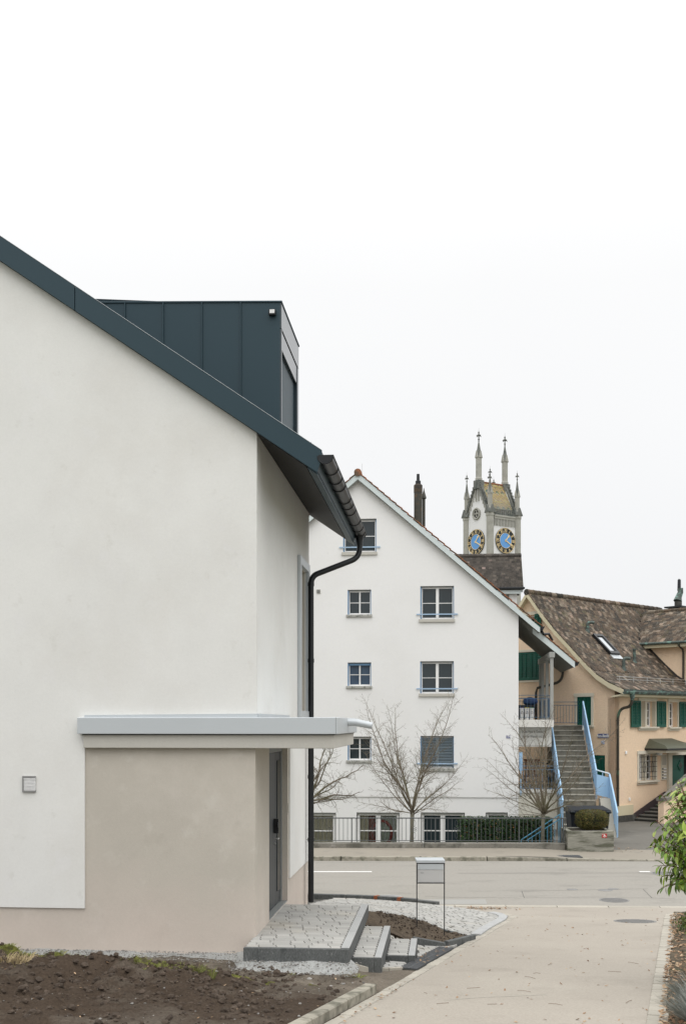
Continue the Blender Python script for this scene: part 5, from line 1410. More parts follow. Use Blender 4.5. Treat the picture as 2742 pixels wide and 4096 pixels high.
mb = MB(); slab_on(u0_ - .05, u1_ + .05, -.06, .06, 0, .10, mb); slab_on(u0_ - .05, u0_ + .05, .06, SLW, 0, .10, mb); slab_on(u1_ - .05, u1_ + .05, .06, SLW, 0, .10, mb); slab_on(u0_ - .05, u1_ + .05, SLW, SLW + .14, 0, .10, mb)
sk_ = mb.build('roof_window', m_gutter, ph)
mb = MB(); slab_on(u0_ + .05, u1_ - .05, .06, SLW, .04, .06, mb)
mb.build('pane', M('sky_reflecting_glass', (.55,.58,.60), .05, var=(.03, 2), fine=None, spec=.8, metal=.9), sk_)
mb = MB(); slab_on(u0_ - .02, u1_ + .1, SLW + .14, SLW + .36, -.01, .02, mb); mb.build('apron_flashing', m_alu, sk_)
for (xb, yb, xt, yt, bend) in ((735, 480, 745, 398, 1), (1040, 800, 1045, 700, 1), (1130, 735, 1118, 630, 0)):
    b_ = on_slope(*c6(xb, yb)); hgt = (yb - yt) * .4732 / FPX * PBF.w(b_[0], b_[1], 0).y
    P0 = Vector(b_); mb = MB()
    mb.lathe([(.11, 0), (.07, .16)], 10, tuple(P0 + Vector((0, 0, -.05))))
    if bend: mb.tube([P0, P0 + Vector((0, 0, hgt * .7))] + arc(P0 + Vector((0, 0, hgt * .72)), P0 + Vector((0, 0, hgt * 1.08)), P0 + Vector((.20, -.16, hgt * .92)), 5), .062, 8)
    else: mb.tube([P0, P0 + Vector((0, 0, hgt))], .06, 8); mb.lathe([(.085, 0), (.085, .05)], 8, tuple(P0 + Vector((0, 0, hgt * .95))))
    mb.build('vent_pipe', m_copper, ph, smooth=True)
# chimney with a turned cowl
cu_, cz_ = PBF.uz(*c6(1500, 285), 4.6)
mb = MB(); mb.box(cu_ - .35, cu_ + .35, 4.3, 4.9, 7.0, cz_ + .02); chm = mb.build('chimney', m_dstone, ph)
mb = MB(); mb.box(cu_ - .5, cu_ + .5, 4.15, 5.05, cz_ + .021, cz_ + .09); mb.build('chimney_plate', m_gutter, chm)
mb = MB(); mb.lathe([(.17, .09), (.17, .36)], 12, (cu_, 4.6, cz_)); mb.build('flue_collar', m_dstone, chm)
mb = MB(); hb = Vector((cu_, 4.6, cz_)); mb.tube([hb + Vector((-.05, 0, .36)), hb + Vector((.03, 0, .55)), hb + Vector((.12, -.05, .78)), hb + Vector((.10, -.05, .98))], [.20, .15, .13, .13], 10); mb.build('cowl', m_copper, chm, smooth=True)
mb = MB(); mb.hexa([hb + Vector(p) for p in ((.0, -.06, .82), (.20, -.06, .82), (.20, .08, .82), (.0, .08, .82))], [hb + Vector(p) for p in ((.02, -.05, 1.42), (.21, -.05, 1.42), (.21, .07, 1.42), (.02, .07, 1.42))]); mb.build('cowl_vane', m_gutter, chm, bevel=.05)

# windows and shutters
def shutter(parent, a, b, z0, z1, plane, face, mat=m_green, n=13, open_slats=False):
    """louvred shutter; face 'y' lies on a v-plane and spans u, face 'x' lies on a u-plane and spans v"""
    def bx(mb, p, q, r0, r1, c_, d):
        if face == 'y': mb.box(p, q, plane - r1, plane - r0, c_, d)
        else: mb.box(plane - r1, plane - r0, p, q, c_, d)
    mb = MB(); st_ = .055 if b - a > .3 else .04
    bx(mb, a, a + st_, .0, .04, z0, z1); bx(mb, b - st_, b, .0, .04, z0, z1); bx(mb, a + st_, b - st_, .0, .04, z1 - .07, z1); bx(mb, a + st_, b - st_, .0, .04, z0, z0 + .09)
    bx(mb, (a + b) / 2 - .02, (a + b) / 2 + .02, .004, .041, z0 + .09, z1 - .07)
    s = mb.build('shutter', mat, parent)
    for i in range(n):
        z = z0 + .09 + (z1 - z0 - .16) * i / n; h = (z1 - z0 - .16) / n
        mb = MB(); q = [(plane - .034, z + .004), (plane - .006, z + h * .92), (plane - .002, z + h * .86), (plane - .030, z - .002)]
        mb.prism(q, 'x' if face == 'y' else 'y', a + st_, b - st_); mb.build('slat', mat, s)
    return s
def trim(parent, o, plane, face, w=.11, sill=.12, head=.13, proud=.035, sillout=.10):
    u0, u1, z0, z1 = o; mb = MB()
    def bx(p, q, c_, d, r0=0.0, r1=None):
        r1 = proud if r1 is None else r1
        if face == 'y': mb.box(p, q, plane - r1, plane - r0 + .12, c_, d)
        else: mb.box(plane - r1, plane - r0 + .12, p, q, c_, d)
    bx(u0 - w, u0 + .0, z0, z1); bx(u1, u1 + w, z0, z1); bx(u0 - w - .03, u1 + w + .03, z1 + .001, z1 + head, r1=proud + .02)
    t = mb.build('window_surround', m_stone, parent, bevel=.004)
    mb = MB(); bx(u0 - w - .04, u1 + w + .04, z0 - sill * .55, z0 - .001, r1=proud + sillout); bx(u0 - w - .02, u1 + w + .02, z0 - sill * 1.2, z0 - sill * .55 - .001, r1=proud + .02); mb.build('sill', m_stone, t, bevel=.004)
    return t
def recess_window(o, plane, face, lights, rows, post=.12):
    u0, u1, z0, z1 = o
    W = (u1 - u0 - (lights - 1) * post) / lights
    for i in range(lights):
        a = u0 + i * (W + post)
        frame_window(ph, (a, a + W, z0, z1), PBF, plane + .20, 1, rows, jamb=.06, bar=.03, glass=m_glass, mat=m_stone if 0 else m_frame, axis='y' if face == 'y' else 'x', heads=.06)
        if i:
            mb = MB()
            if face == 'y': mb.box(a - post + .001, a - .001, plane + .03, plane + .28, z0 + .001, z1 - .001)
            else: mb.box(plane + .03, plane + .28, a - post + .001, a - .001, z0 + .001, z1 - .001)
            mb.build('mullion', m_stone, ph)
    mb = MB()
    if face == 'y': mb.box(u0, u1, plane + .42, plane + .43, z0, z1)
    else: mb.box(plane + .42, plane + .43, u0, u1, z0, z1)
    mb.build('window_back', M('net_curtain_grey', (.16,.17,.165), .9, var=(.2, 6)), ph)
trim(ph, wA, 0, 'y', w=.09); recess_window(wA, 0, 'y', 2, 3, .13)
trim(ph, wB, 0, 'y', w=.09); recess_window(wB, 0, 'y', 1, 3)
trim(ph, wC, 0, 'y', w=.10); recess_window(wC, 0, 'y', 2, 4, .13)
sA1 = ru(455, 400, 600, 805); sA2 = ru(860, 415, 995, 812); sB2 = ru(1210, 430, 1325, 815); 
for s in (sA1, sA2, sB2): shutter(ph, s[0], s[1], wA[2] - .02, wA[3] + .02, -.05, 'y', n=15)
# wrought iron grille in front of the lower window
gq = MB(); gr_o = None
for i in range(5):
    z = wC[2] + .14 + (wC[3] - wC[2] - .24) * i / 4; mb = MB(); mb.tube([(wC[0] + .02, -.06, z), (wC[1] + .03, -.06, z)], .010, 5); mb.build('grille_bar', m_black, ph, smooth=True)
for i in range(6):
    u = wC[0] + .10 + (wC[1] - wC[0] - .2) * i / 5; mb = MB(); mb.tube([(u, -.06, wC[2] + .03), (u, -.06, wC[3] - .1)], .007, 5); mb.build('grille_bar', m_black, ph, smooth=True)
for k in (.25, .75):
    uu = wC[0] + (wC[1] - wC[0]) * k; zz = (wC[2] + wC[3]) / 2; mb = MB(); mb.tube([(uu + .09 * math.sin(t), -.062, zz + .19 * math.cos(t)) for t in [2*math.pi*i/20 for i in range(20)]], .009, 5, closed=True); mb.build('grille_ring', m_black, ph, smooth='all')
# gable windows
trim(ph, gA, 0, 'x', w=.10, sill=.10)
shutter(ph, gA[0] + .01, (gA[0] + gA[1]) / 2 - .004, gA[2] + .01, gA[3] - .01, .03, 'x', n=15); shutter(ph, (gA[0] + gA[1]) / 2 + .004, gA[1] - .01, gA[2] + .01, gA[3] - .01, .03, 'x', n=15)
shutter(ph, gB[0] + .01, (gB[0] + gB[1]) / 2 - .004, gB[2] + .01, gB[3] - .01, .03, 'x', n=16); shutter(ph, (gB[0] + gB[1]) / 2 + .004, gB[1] - .01, gB[2] + .01, gB[3] - .01, .03, 'x', n=16)
mb = MB(); mb.box(-.05, .1, gC[0] - .1, gC[1] + .1, gC[2] - .07, gC[2] - .001); mb.box(-.03, .1, gC[0] - .08, gC[1] + .08, gC[3] + .001, gC[3] + .09); mb.build('window_surround', m_stone, ph)
k3 = (gC[1] - gC[0]) / 3
for i in range(3): shutter(ph, gC[0] + i * k3 + .005, gC[0] + (i + 1) * k3 - .005, gC[2] + .01, gC[3] - .01, .03, 'x', n=13)
trim(ph, gD, 0, 'x', w=.09, sill=.08)
recess_window(gD, 0, 'x', 1, 2)
s = rv(300, 350, 352, 440, c6); shutter(ph, s[0], s[1] , gD[2], gD[3] + .02, -.06, 'x', n=9)
# signs on the gable
def plate(parent, x0, y0, x1, y1, cf, txt, mat, sz, name, sx=.8, bold=.004):
    (b, zt), (a, zb) = PBF.vz(*cf(x0, y0), -.02), PBF.vz(*cf(x1, y1), -.02)
    mb = MB(); mb.box(-.028, -.004, a, b, zb, zt); p = mb.build(name, mat, parent, bevel=.005)
    mb = MB(); w = .012
    mb.box(-.0295, -.0285, a + .012, b - .012, zt - .012 - w * .5, zt - .012); mb.box(-.0295, -.0285, a + .012, b - .012, zb + .012, zb + .012 + w * .5); mb.box(-.0295, -.0285, a + .012, a + .012 + w * .5, zb + .018, zt - .018); mb.box(-.0295, -.0285, b - .012 - w * .5, b - .012, zb + .018, zt - .018); mb.build('plate_border', m_wprint, p)
    flat_text(p, txt, (zt - zb) * sz, (a + b) / 2, -.0300, (zt + zb) / 2, m_wprint, face='x', bold=bold, sx=sx)
    return p
sgn_ = framed('street_sign', 'dark blue street sign lettered Am-Bach on the peach gable', 'sign', PBF)
plate(sgn_, 1326, 1312, 1490, 1380, z1_, 'Am-Bach', m_bplate, .78, 'plate', sx=1.15, bold=.005)
nb_ = framed('number_plate', 'small light blue house number plate 7 below the street sign', 'sign', PBF)
plate(nb_, 1384, 1422, 1429, 1476, z1_, '7', m_lblue, .8, 'plate', sx=1.1, bold=.006)
# wall lamp, sensor, letter boxes
lu_, lz_ = PBF.uz(*t3(905, 1210), -.1)
mb = MB(); mb.lathe([(.02, -.13), (.10, -.10), (.135, 0), (.10, .11), (.03, .14)], 14, (lu_, -.13, lz_)); lmp = mb.build('wall_lamp', m_wprint, ph, smooth=True)
mb = MB(); mb.box(lu_ - .05, lu_ + .05, -.06, -.001, lz_ - .06, lz_ + .06); mb.build('lamp_base', m_wprint, lmp)
for (x, y, w) in ((388, 1213, .05), (442, 1940, .04)):
    a, z = PBF.uz(*t3(x, y)); mb = MB(); mb.box(a - w, a + w, -.05, .0, z - .06, z + .06); mb.build('wall_box', m_wprint, ph, bevel=.01)
lbx = ru(938, 1235, 1022, 1640)
mb = MB(); mb.box(lbx[0], lbx[1], -.03, .0, lbx[2], lbx[3]); lto = mb.build('letter_box_panel', m_stone, ph, bevel=.004)
hh = (lbx[3] - lbx[2])
for i in range(4):
    z = lbx[2] + hh * (.06 + .115 * i); mb = MB(); mb.box(lbx[0] + .05, lbx[1] - .03, -.036, -.029, z, z + hh * .055); b_ = mb.build('letter_slot', m_black, lto)
    mb = MB(); mb.box(lbx[0] + .22 * (lbx[1]-lbx[0]) + .06, lbx[1] - .04, -.040, -.036, z + .015, z + hh * .055); mb.build('name_tag', m_wprint, b_)
mb = MB(); mb.box(lbx[0] + .05, lbx[1] - .05, -.034, -.029, lbx[2] + hh * .58, lbx[3] - .05); mb.build('intercom_plate', M('stone_grey', (.40,.385,.33), .7), lto)
# door with its surround and bell-shaped copper hood
d0, d1, dz0, dz1 = dW; dz0 = PBF.uz(*t3(1085, 1905))[1]
mb = MB(); mb.box(d0 + .002, d0 + 1.25, .12, .17, dz0, dz1); dg = mb.build('door', m_green, ph)
mb = MB(); mb.box(d0 - .26, d0 - .001, -.10, .12, dz0 - .3, dz1 + .28); mb.box(d0 - .001, d0 + 1.6, -.10, .12, dz1 + .001, dz1 + .28); mb.build('door_surround', m_stone, ph, bevel=.006)
for i in range(4):
    z = dz0 + .15 + i * .46; mb = MB(); mb.box(d0 + .14, d0 + 1.1, .108, .119, z, z + .40); mb.build('door_panel', m_green, dg, bevel=.006)
duc, dzc = PBF.uz(*t3(1243, 1412), .1)
mb = MB(); mb.prism([(duc - .22, dzc), (duc, dzc - .22), (duc + .22, dzc), (duc, dzc + .22)], 'y', .085, .1075); mb.build('door_light_frame', m_green, dg)
mb = MB(); mb.prism([(duc - .15, dzc), (duc, dzc - .15), (duc + .15, dzc), (duc, dzc + .15)], 'y', .080, .0848); mb.build('door_light', m_glassd, dg)
hu0 = PBF.uz(*t3(965, 1150), -.75)[0]; hz_ = PBF.uz(*t3(965, 1150), -.75)[1]
hu1 = hu0 + 2.3; mb = MB(); hp = []
for i in range(13):
    t = i / 12; vv_ = -.95 * (1 - t); k = math.sin(t * math.pi / 2) ** .75; hp.append((vv_, hz_ + .36 * k * (1 - .25 * math.sin(t * math.pi))))
for (a, b) in zip(hp[:-1], hp[1:]):
    ins0, ins1 = .9 * (a[1] - hz_), .9 * (b[1] - hz_)
    mb.poly([(hu0 + ins0, a[0], a[1]), (hu1 - ins0, a[0], a[1]), (hu1 - ins1, b[0], b[1]), (hu0 + ins1, b[0], b[1])])
for s in (0, 1):
    for (a, b) in zip(hp[:-1], hp[1:]):
        ins0, ins1 = .9 * (a[1] - hz_), .9 * (b[1] - hz_); ux = (lambda i_: hu0 + i_) if s == 0 else (lambda i_: hu1 - i_)
        mb.poly([(ux(ins0), a[0], a[1]), (ux(ins1), b[0], b[1]), (ux(ins1), 0, b[1]), (ux(ins0), 0, a[1])])
hd = mb.build('door_hood', m_hood, ph, merge=True, smooth=True)
mb = MB(); mb.box(hu0 - .01, hu1 + .01, -.97, -.001, hz_ - .07, hz_ - .002); mb.build('hood_edge', m_gutter, hd)
mb = MB(); mb.box(hu0 + .10, hu1 - .1, -.85, -.001, hz_ - .16, hz_ - .071); mb.build('hood_soffit', m_stone, hd)
# plinth
mb = MB(); up = PBF.uz(*t3(510, 2200), -.05)[0]
mb.box(-.06, up, -.06, -.001, .26, .62); mb.box(-.06, -.001, -.0, WV, .26, .62); mb.build('plinth', m_cream, ph)
for i in range(9):
    mb = MB(); a = -.10 + i * (up + .2) / 5 if i < 5 else None
    if i < 5: mb.box(a, a + (up + .2) / 5 - .012, -.11, -.061, -.2, .255)
    else: b_ = (i - 5) * .9; mb.box(-.11, -.061, -.05 + b_, b_ + .83, -.2, .255)
    mb.build('plinth_stone', m_dstone, ph)
# door steps with parapet
ds = framed('entrance_steps', 'dark stone steps with sloping parapet leading to the green door', 'steps', PBF)
su_ = PBF.uz(*t3(525, 2310), -.1)[0]; NST = 7; zs1 = dz0 - .02; rise = (zs1 - .02) / NST; tr_ = (d0 - .5 - su_) / (NST - 1)
for i in range(NST):
    a = su_ + i * tr_; b = su_ + (i + 1) * tr_ + .02 if i < NST - 1 else d0 + 1.6; z = .02 + rise * (i + 1)
    mb = MB(); mb.box(a + .03, b + .3 if i < NST - 1 else b, -1.28, -.062, -.2 if i == 0 else z - rise - .05, z - .045); s_ = mb.build('step', m_dstone, ds)
    mb = MB(); mb.box(a, b + .3 if i < NST - 1 else b, -1.29, -.063, z - .0445, z); mb.build('tread', M('worn_dark_tread', (.115,.112,.10), .85, var=(.12, 3), fine=(.2, 30)), s_, bevel=.008)
mb = MB(); mb.prism([(su_ - .05, .25), (su_ - .05, .1), (d0, zs1 - .1), (d0 - .1, zs1 + .25), (d0 - .5, zs1 + .25)], 'y', -.061, -.03); mb.build('stringer', M('dark_stringer', (.055,.04,.042), .7, stains=[((.05,.22,.17), 2.5, .62, .68, .8)]), ds)
pu0_ = PBF.uz(*t3(900, 2300), -1.3)[0]
mb = MB(); mb.prism([(pu0_, -.2), (pu0_ + 5, -.2), (pu0_ + 5, 3.2), (pu0_ + 2.0, zs1 + .85), (pu0_ + .25, .84), (pu0_, .84)], 'y', -1.52, -1.295); pw_ = mb.build('parapet', m_peach, ds)
mb = MB(); mb.prism([(pu0_ - .06, .841), (pu0_ + .26, .841), (pu0_ + 2.0, zs1 + .852), (pu0_ + 5, zs1 + .852), (pu0_ + 5, zs1 + .98), (pu0_ + 1.98, zs1 + .98), (pu0_ + .24, .95), (pu0_ - .06, .95)], 'y', -1.57, -1.25); mb.build('coping', m_wallc, pw_)

# ================================================================== CHURCH TOWER
m_tstone = M('pale_sandstone', (.37,.365,.325), .9, var=(.06, .8), fine=(.10, 8), stains=[((.20,.20,.175), .9, .52, .7, .6)])
m_tdark = M('weathered_dark_sandstone', (.17,.175,.16), .9, var=(.12, 1), fine=(.15, 8), stains=[((.05,.065,.06), 1.5, .5, .65, .7)])
m_twall = M('church_white_render', (.76,.76,.755), .9, var=(.01, .4), fine=None)
m_gold = M('gilded_metal', (.88,.68,.36), .35, metal=.5, var=(.03, 3), fine=None)
m_clk = M('black_clock_ring', (.018,.024,.026), .5, fine=None)
m_clb = M('blue_clock_face', (.13,.33,.66), .6, var=(.02, 1), fine=None)
def glaze():
    m = bpy.data.materials.new('glazed_pattern_tile'); m.use_nodes = True; n, l = m.node_tree.nodes, m.node_tree.links; b = n['Principled BSDF']
    oi = n.new('ShaderNodeNewGeometry'); cr = n.new('ShaderNodeValToRGB'); cr.color_ramp.interpolation = 'CONSTANT'
    at_ = n.new('ShaderNodeAttribute'); at_.attribute_name = 'tint'
    l.new(at_.outputs['Fac'], cr.inputs[0]); e_ = cr.color_ramp.elements
    cols_ = [(0, (.62,.48,.14)), (.25, (.66,.60,.38)), (.5, (.34,.17,.20)), (.75, (.04,.15,.14))]
    for i, (p, c_) in enumerate(cols_):
        x = e_[i] if i < 2 else e_.new(p); x.position = p; x.color = (*c_, 1)
    l.new(cr.outputs[0], b.inputs['Base Color']); b.inputs['Roughness'].default_value = .35
    return m
m_glaze = glaze()
tw = framed('church_clock_tower', 'pale church clock tower with pinnacles and patterned glazed tile roof', 'church tower', TWF)
S = 3.5; Z0 = 0; ZC = 23.15; ZG = 26.6; VM = S / 2
mb = MB(); mb.box(0, S, 0, S, Z0, ZC); mb.prism([(0, ZC), (S, ZC), (VM, ZG)], 'x', 0, .35); mb.prism([(0, ZC), (S, ZC), (VM, ZG)], 'x', S - .35, S); mb.build('wall', m_twall, tw)
def finial(mb, c, z, s=1.0):
    x, y = c
    mb.lathe([(.07*s, 0), (.05*s, .18*s), (.11*s, .24*s), (.05*s, .32*s), (.055*s, .62*s), (.10*s, .68*s), (.05*s, .78*s), (.09*s, .90*s), (.02*s, 1.0*s), (.008*s, 1.12*s), (.006*s, 1.35*s)], 8, (x, y, z))
    for a in range(4):
        th = a * math.pi / 2; d = Vector((math.cos(th), math.sin(th), 0))
        p = Vector((x, y, z + .56 * s)); mb.tube([p, p + d * .17 * s + Vector((0, 0, .05 * s)), p + d * .26 * s + Vector((0, 0, -.02 * s)), p + d * .24 * s + Vector((0, 0, .10 * s))], [.05*s, .045*s, .05*s, .02*s], 6)
def pinnacle(c, zb, zs, zg, zt, r, name='pinnacle'):
    """octagonal shaft zb..zs, gablets zs..zg, spirelet to zt"""
    x, y = c
    mb = MB(); mb.lathe([(r * 1.12, zb), (r * 1.12, zb + .35), (r * .95, zb + .45), (r * .95, zs), (r * 1.1, zs + .06)], 8, (x, y, 0), a0=math.pi / 8)
    p = mb.build(name, m_tstone, tw)
    mb = MB(); mb.lathe([(r * .95, zs + .04), (r * .70, zg), (r * .22, zt - 1.1 * (r / .3) * .95)], 8, (x, y, 0), a0=math.pi / 8); mb.build('spirelet', m_tdark, p)
    mb = MB(); finial(mb, c, zt - 1.05 * (r / .3) * .95, r / .3 * .95); mb.build('finial', m_tdark, p, smooth=True)
    for a in range(4):
        th = a * math.pi / 2; d = Vector((math.cos(th), math.sin(th), 0)); t = Vector((-d.y, d.x, 0)); w = r * .62; b = Vector((x, y, 0)) + d * r * 1.05
        mb = MB(); mb.hexa([b - t * w + Vector((0, 0, zs - .05)) - d * .12, b + t * w + Vector((0, 0, zs - .05)) - d * .12, b + Vector((0, 0, zg + .12)) - d * .12], [b - t * w + Vector((0, 0, zs - .05)), b + t * w + Vector((0, 0, zs - .05)), b + Vector((0, 0, zg + .12))]); mb.build('gablet', m_tstone, p)
crn = {(0, 0): 0, (S, 0): 0, (0, S): 0, (S, S): 0}
for (x, y) in crn:
    mb = MB(); sx_ = -1 if x == 0 else 1; sy_ = -1 if y == 0 else 1
    cxn, cyn = x - sx_ * .06, y - sy_ * .06
    mb.lathe([(.36, Z0), (.36, ZC - .15), (.41, ZC - .05), (.41, ZC + .25)], 8, (cxn, cyn, 0), a0=math.pi / 8); bt_ = mb.build('buttress', m_tstone, tw)
    for a in range(4):
        th = a * math.pi / 2; d = Vector((math.cos(th), math.sin(th), 0)); t = Vector((-d.y, d.x, 0)); b = Vector((cxn, cyn, 0)) + d * .42
        mb = MB(); mb.hexa([b - t * .34 + Vector((0, 0, ZC + .2)) - d * .3, b + t * .34 + Vector((0, 0, ZC + .2)) - d * .3, b + Vector((0, 0, ZC + .95)) - d * .3], [b - t * .34 + Vector((0, 0, ZC + .2)), b + t * .34 + Vector((0, 0, ZC + .2)), b + Vector((0, 0, ZC + .95))]); mb.build('gablet', m_tdark, bt_)
    pinnacle((cxn, cyn), ZC + .3, ZC + 2.05, ZC + 2.5, ZC + 4.35, .25)
for u in (.12, S - .12):
    mb = MB(); mb.box(u - .36, u + .36, VM - .36, VM + .36, ZG - .75, ZG + .05); mb.build('apex_block', m_tdark, tw)
    pinnacle((u, VM), ZG - .1, ZG + 2.25, ZG + 2.75, ZG + 4.75, .31)
# gable copings with crockets and hanging arcades
for u, s in ((0, -1), (S, 1)):
    for side in (0, 1):
        yy0, yy1 = (0.30, VM - .30) if side == 0 else (S - .30, VM + .30)
        f_ = lambda y: ZC + (ZG - ZC) * (1 - abs(y - VM) / VM)
        mb = MB(); mb.hexa([(u + s*.18, yy0, f_(yy0) + .0), (u - s*.30, yy0, f_(yy0)), (u - s*.30, yy1, f_(yy1)), (u + s*.18, yy1, f_(yy1))], [(u + s*.18, yy0, f_(yy0) + .32), (u - s*.30, yy0, f_(yy0) + .32), (u - s*.30, yy1, f_(yy1) + .32), (u + s*.18, yy1, f_(yy1) + .32)]); cp = mb.build('gable_coping', m_tdark, tw)
        for k in range(7):
            t = (k + .6) / 7.2; y = yy0 + (yy1 - yy0) * t; z = f_(y) + .36
            mb = MB(); mb.lathe([(.05, -.08), (.13, .02), (.10, .12), (.15, .18), (.03, .26)], 6, (u + s * .05, y, z)); mb.build('crocket', m_tdark, cp)
        for k in range(6):
            t = (k + .5) / 6; y = yy0 + (yy1 - yy0) * t; z = f_(y)
            mb = MB(); mb.box(u + s * .001 if s > 0 else u - .07, u + .07 if s > 0 else u - .001, y - .035, y + .035, z - .75, z + .02); mb.build('hanging_arch', m_tstone, cp)
mb = MB(); mb.box(-.14, -.001, VM - .22, VM - .12, ZG - 1.9, ZG - .3); mb.box(-.14, -.001, VM + .12, VM + .22, ZG - 1.9, ZG - .3); mb.box(-.18, -.001, VM - .26, VM + .26, ZG - .75, ZG + .02); mb.build('apex_niche', m_tstone, tw)
# eaves: cornice, hanging arcade, pierced parapet
for v, s in ((0, -1), (S, 1)):
    va, vb = (v - .16, v + .02) if s < 0 else (v - .02, v + .16)
    mb = MB(); mb.box(.45, S - .45, va, vb, ZC - .10, ZC + .06); mb.box(.45, S - .45, va + .05, vb - .02, ZC - .30, ZC - .101); co = mb.build('cornice', m_tstone, tw)
    for k in range(14):
        u = .52 + k * (S - 1.04) / 13; mb = MB(); mb.box(u - .035, u + .035, va + .06, vb - .021, ZC - .95, ZC - .301); mb.build('hanging_arch', m_tstone, co)
    mb = MB(); mb.box(.5, S - .5, va + .02, va + .10, ZC + .061, ZC + .13); mb.box(.5, S - .5, va + .02, va + .10, ZC + .52, ZC + .60); pp_ = mb.build('parapet', m_tdark, tw)
    for k in range(11):
        u = .56 + k * (S - 1.12) / 10; mb = MB(); mb.box(u - .06, u + .06, va + .03, va + .09, ZC + .13, ZC + .52); mb.build('baluster', m_tdark, pp_)
# glazed roof: real little tiles, lozenge pattern by tile
rb = MB(); tints = []
ra_, rb_z = ZC + .25, ZG - .1; nrow, ncol = 34, 22
for side in (0, 1):
    for r_ in range(nrow):
        t0, t1 = r_ / nrow, (r_ + 1.25) / nrow
        for c_ in range(ncol):
            wdt = (S - .7) / ncol; u0 = .35 + c_ * wdt + (wdt / 2 if r_ % 2 else 0); u1 = u0 + wdt * .96
            if u1 > S - .3: continue
            y0, y1 = .12 + (VM - .12) * t0, .12 + (VM - .12) * min(1, t1)
            z0_, z1_ = ra_ + (rb_z - ra_) * t0 + .06, ra_ + (rb_z - ra_) * min(1, t1) + .02
            if side: y0, y1 = S - y0, S - y1
            i = len(rb.v); rb.v += [(u0, y0, z0_ + .02), ((u0 + u1) / 2, y0 - (.02 if not side else -.02), z0_), (u1, y0, z0_ + .02), (u1, y1, z1_), (u0, y1, z1_)]; rb.f.append((i, i+1, i+2, i+3, i+4))
            cc = c_ + (.5 if r_ % 2 else 0)
            px_ = (cc % 5.0) - 2.5; py_ = (r_ % 9) - 4.5; dd_ = abs(px_) / 2.5 + abs(py_) / 4.5
            if .42 < dd_ < .68: tv = .8 if r_ % 18 < 12 or r_ < 6 else .1
            elif dd_ <= .42: tv = .3
            elif (r_ + int(cc)) % 4 == 0: tv = .55
            else: tv = .1 if (r_ % 2) else (.3 if (int(cc) % 2) else .05)
            tints.append(tv)
me_r = rb.mesh('roof', m_glaze, fix=False)
att = me_r.attributes.new('tint', 'FLOAT', 'FACE'); att.data.foreach_set('value', tints)
ro = bpy.data.objects.new('glazed_tiles', me_r); C.objects.link(ro)
mb = MB(); mb.prism([(.05, ZC), (S - .05, ZC), (S - .05, ZC + .2), (VM, ZG - .12), (.05, ZC + .2)], 'x', .3, S - .3); rfo = mb.build('roof', m_tdark, tw); ro.parent = rfo; ro['kind'] = 'stuff'
mb = MB(); mb.tube([(.3, VM, ZG - .05), (S - .3, VM, ZG - .05)], .09, 8); mb.build('ridge', m_tilev, rfo, smooth=True)
mb = MB(); finial(mb, (S * .42, VM), ZG - .05, .95); mb.build('ridge_finial', m_tdark, rfo, smooth=True)
# clocks: ring, blue disc, gilt numerals and hands
def disc_pts(r, n=48): return [(r * math.cos(2*math.pi*i/n), r * math.sin(2*math.pi*i/n)) for i in range(n)]
def clock(face, cu, cz, rad=1.20, label=None):
    """face 'R' lies on v=0 and looks to -v; face 'L' lies on u=0 and looks to -u"""
    def put(mb, d0, d1=None):
        out = MB(); out.f = list(mb.f)
        for (a, b, d) in mb.v:
            out.v.append((cu + a, -d, cz + b) if face == 'R' else (-d, cu - a, cz + b))
        return out
    def flat(pts, d0, d1):
        m = MB(); m.prism(pts, 'z', d0, d1); return m
    ring = put(flat(disc_pts(rad), .02, .10), 0).build('clock', m_clk, tw)
    if label: ring['label'] = label
    put(flat(disc_pts(rad * .60), .101, .115), 0).build('dial', m_clb, ring)
    for r_ in (rad * .975, rad * .60):
        m = MB(); m.tube([(r_ * math.cos(t), r_ * math.sin(t),   .115) for t in [2*math.pi*i/48 for i in range(48)]], .020, 6, closed=True); put(m, 0).build('gilt_rim', m_gold, ring, smooth='all')
    nums = MB()
    for k, tx in enumerate(['XII', 'I', 'II', 'III', 'IIII', 'V', 'VI', 'VII', 'VIII', 'IX', 'X', 'XI']):
        th = math.pi / 2 - k * math.pi / 6
        t = text_mesh(tx, rad * .40, bold=.004); w_ = {'I': .8, 'VIII': .55, 'XII': .62, 'VII': .62, 'IIII': .7, 'III': .75}.get(tx, .75)
        for i, p in enumerate(t.v):
            x, y = p[0] * w_, p[1]; rr_ = rad * .79 + y; an = th - x / (rad * .79) 
            a_ = th - math.pi / 2
            t.v[i] = (rad * .79 * math.cos(th) + x * math.cos(a_) - y * math.sin(a_), rad * .79 * math.sin(th) + x * math.sin(a_) + y * math.cos(a_), .108)
        nums.join(t)
    put(nums, 0).build('numerals', m_gold, ring, fix=False)
    def hand(ang, L, w, kite):
        d = Vector((math.sin(ang), math.cos(ang))); n2 = Vector((-d.y, d.x))
        pts = [-d * .10 * rad - n2 * w, d * L * .62 - n2 * w * .8, d * L * .70 - n2 * w * kite, d * L, d * L * .70 + n2 * w * kite, d * L * .62 + n2 * w * .8, -d * .10 * rad + n2 * w]
        return flat([(p.x, p.y) for p in pts], .13, .16)
    put(hand(R(39), rad * .60, .055, 2.2), 0).build('hour_hand', m_gold, ring)
    put(hand(R(119), rad * .86, .05, 1.4), 0).build('minute_hand', m_gold, ring)
cR = TWF.uz(*(1780 + .2987 * 795, 1700 + .2987 * 1550)); cL = TWF.vz(*(1780 + .2987 * 418, 1700 + .2987 * 1567))
clock('R', cR[0], cR[1]); clock('L', cL[0], cL[1])
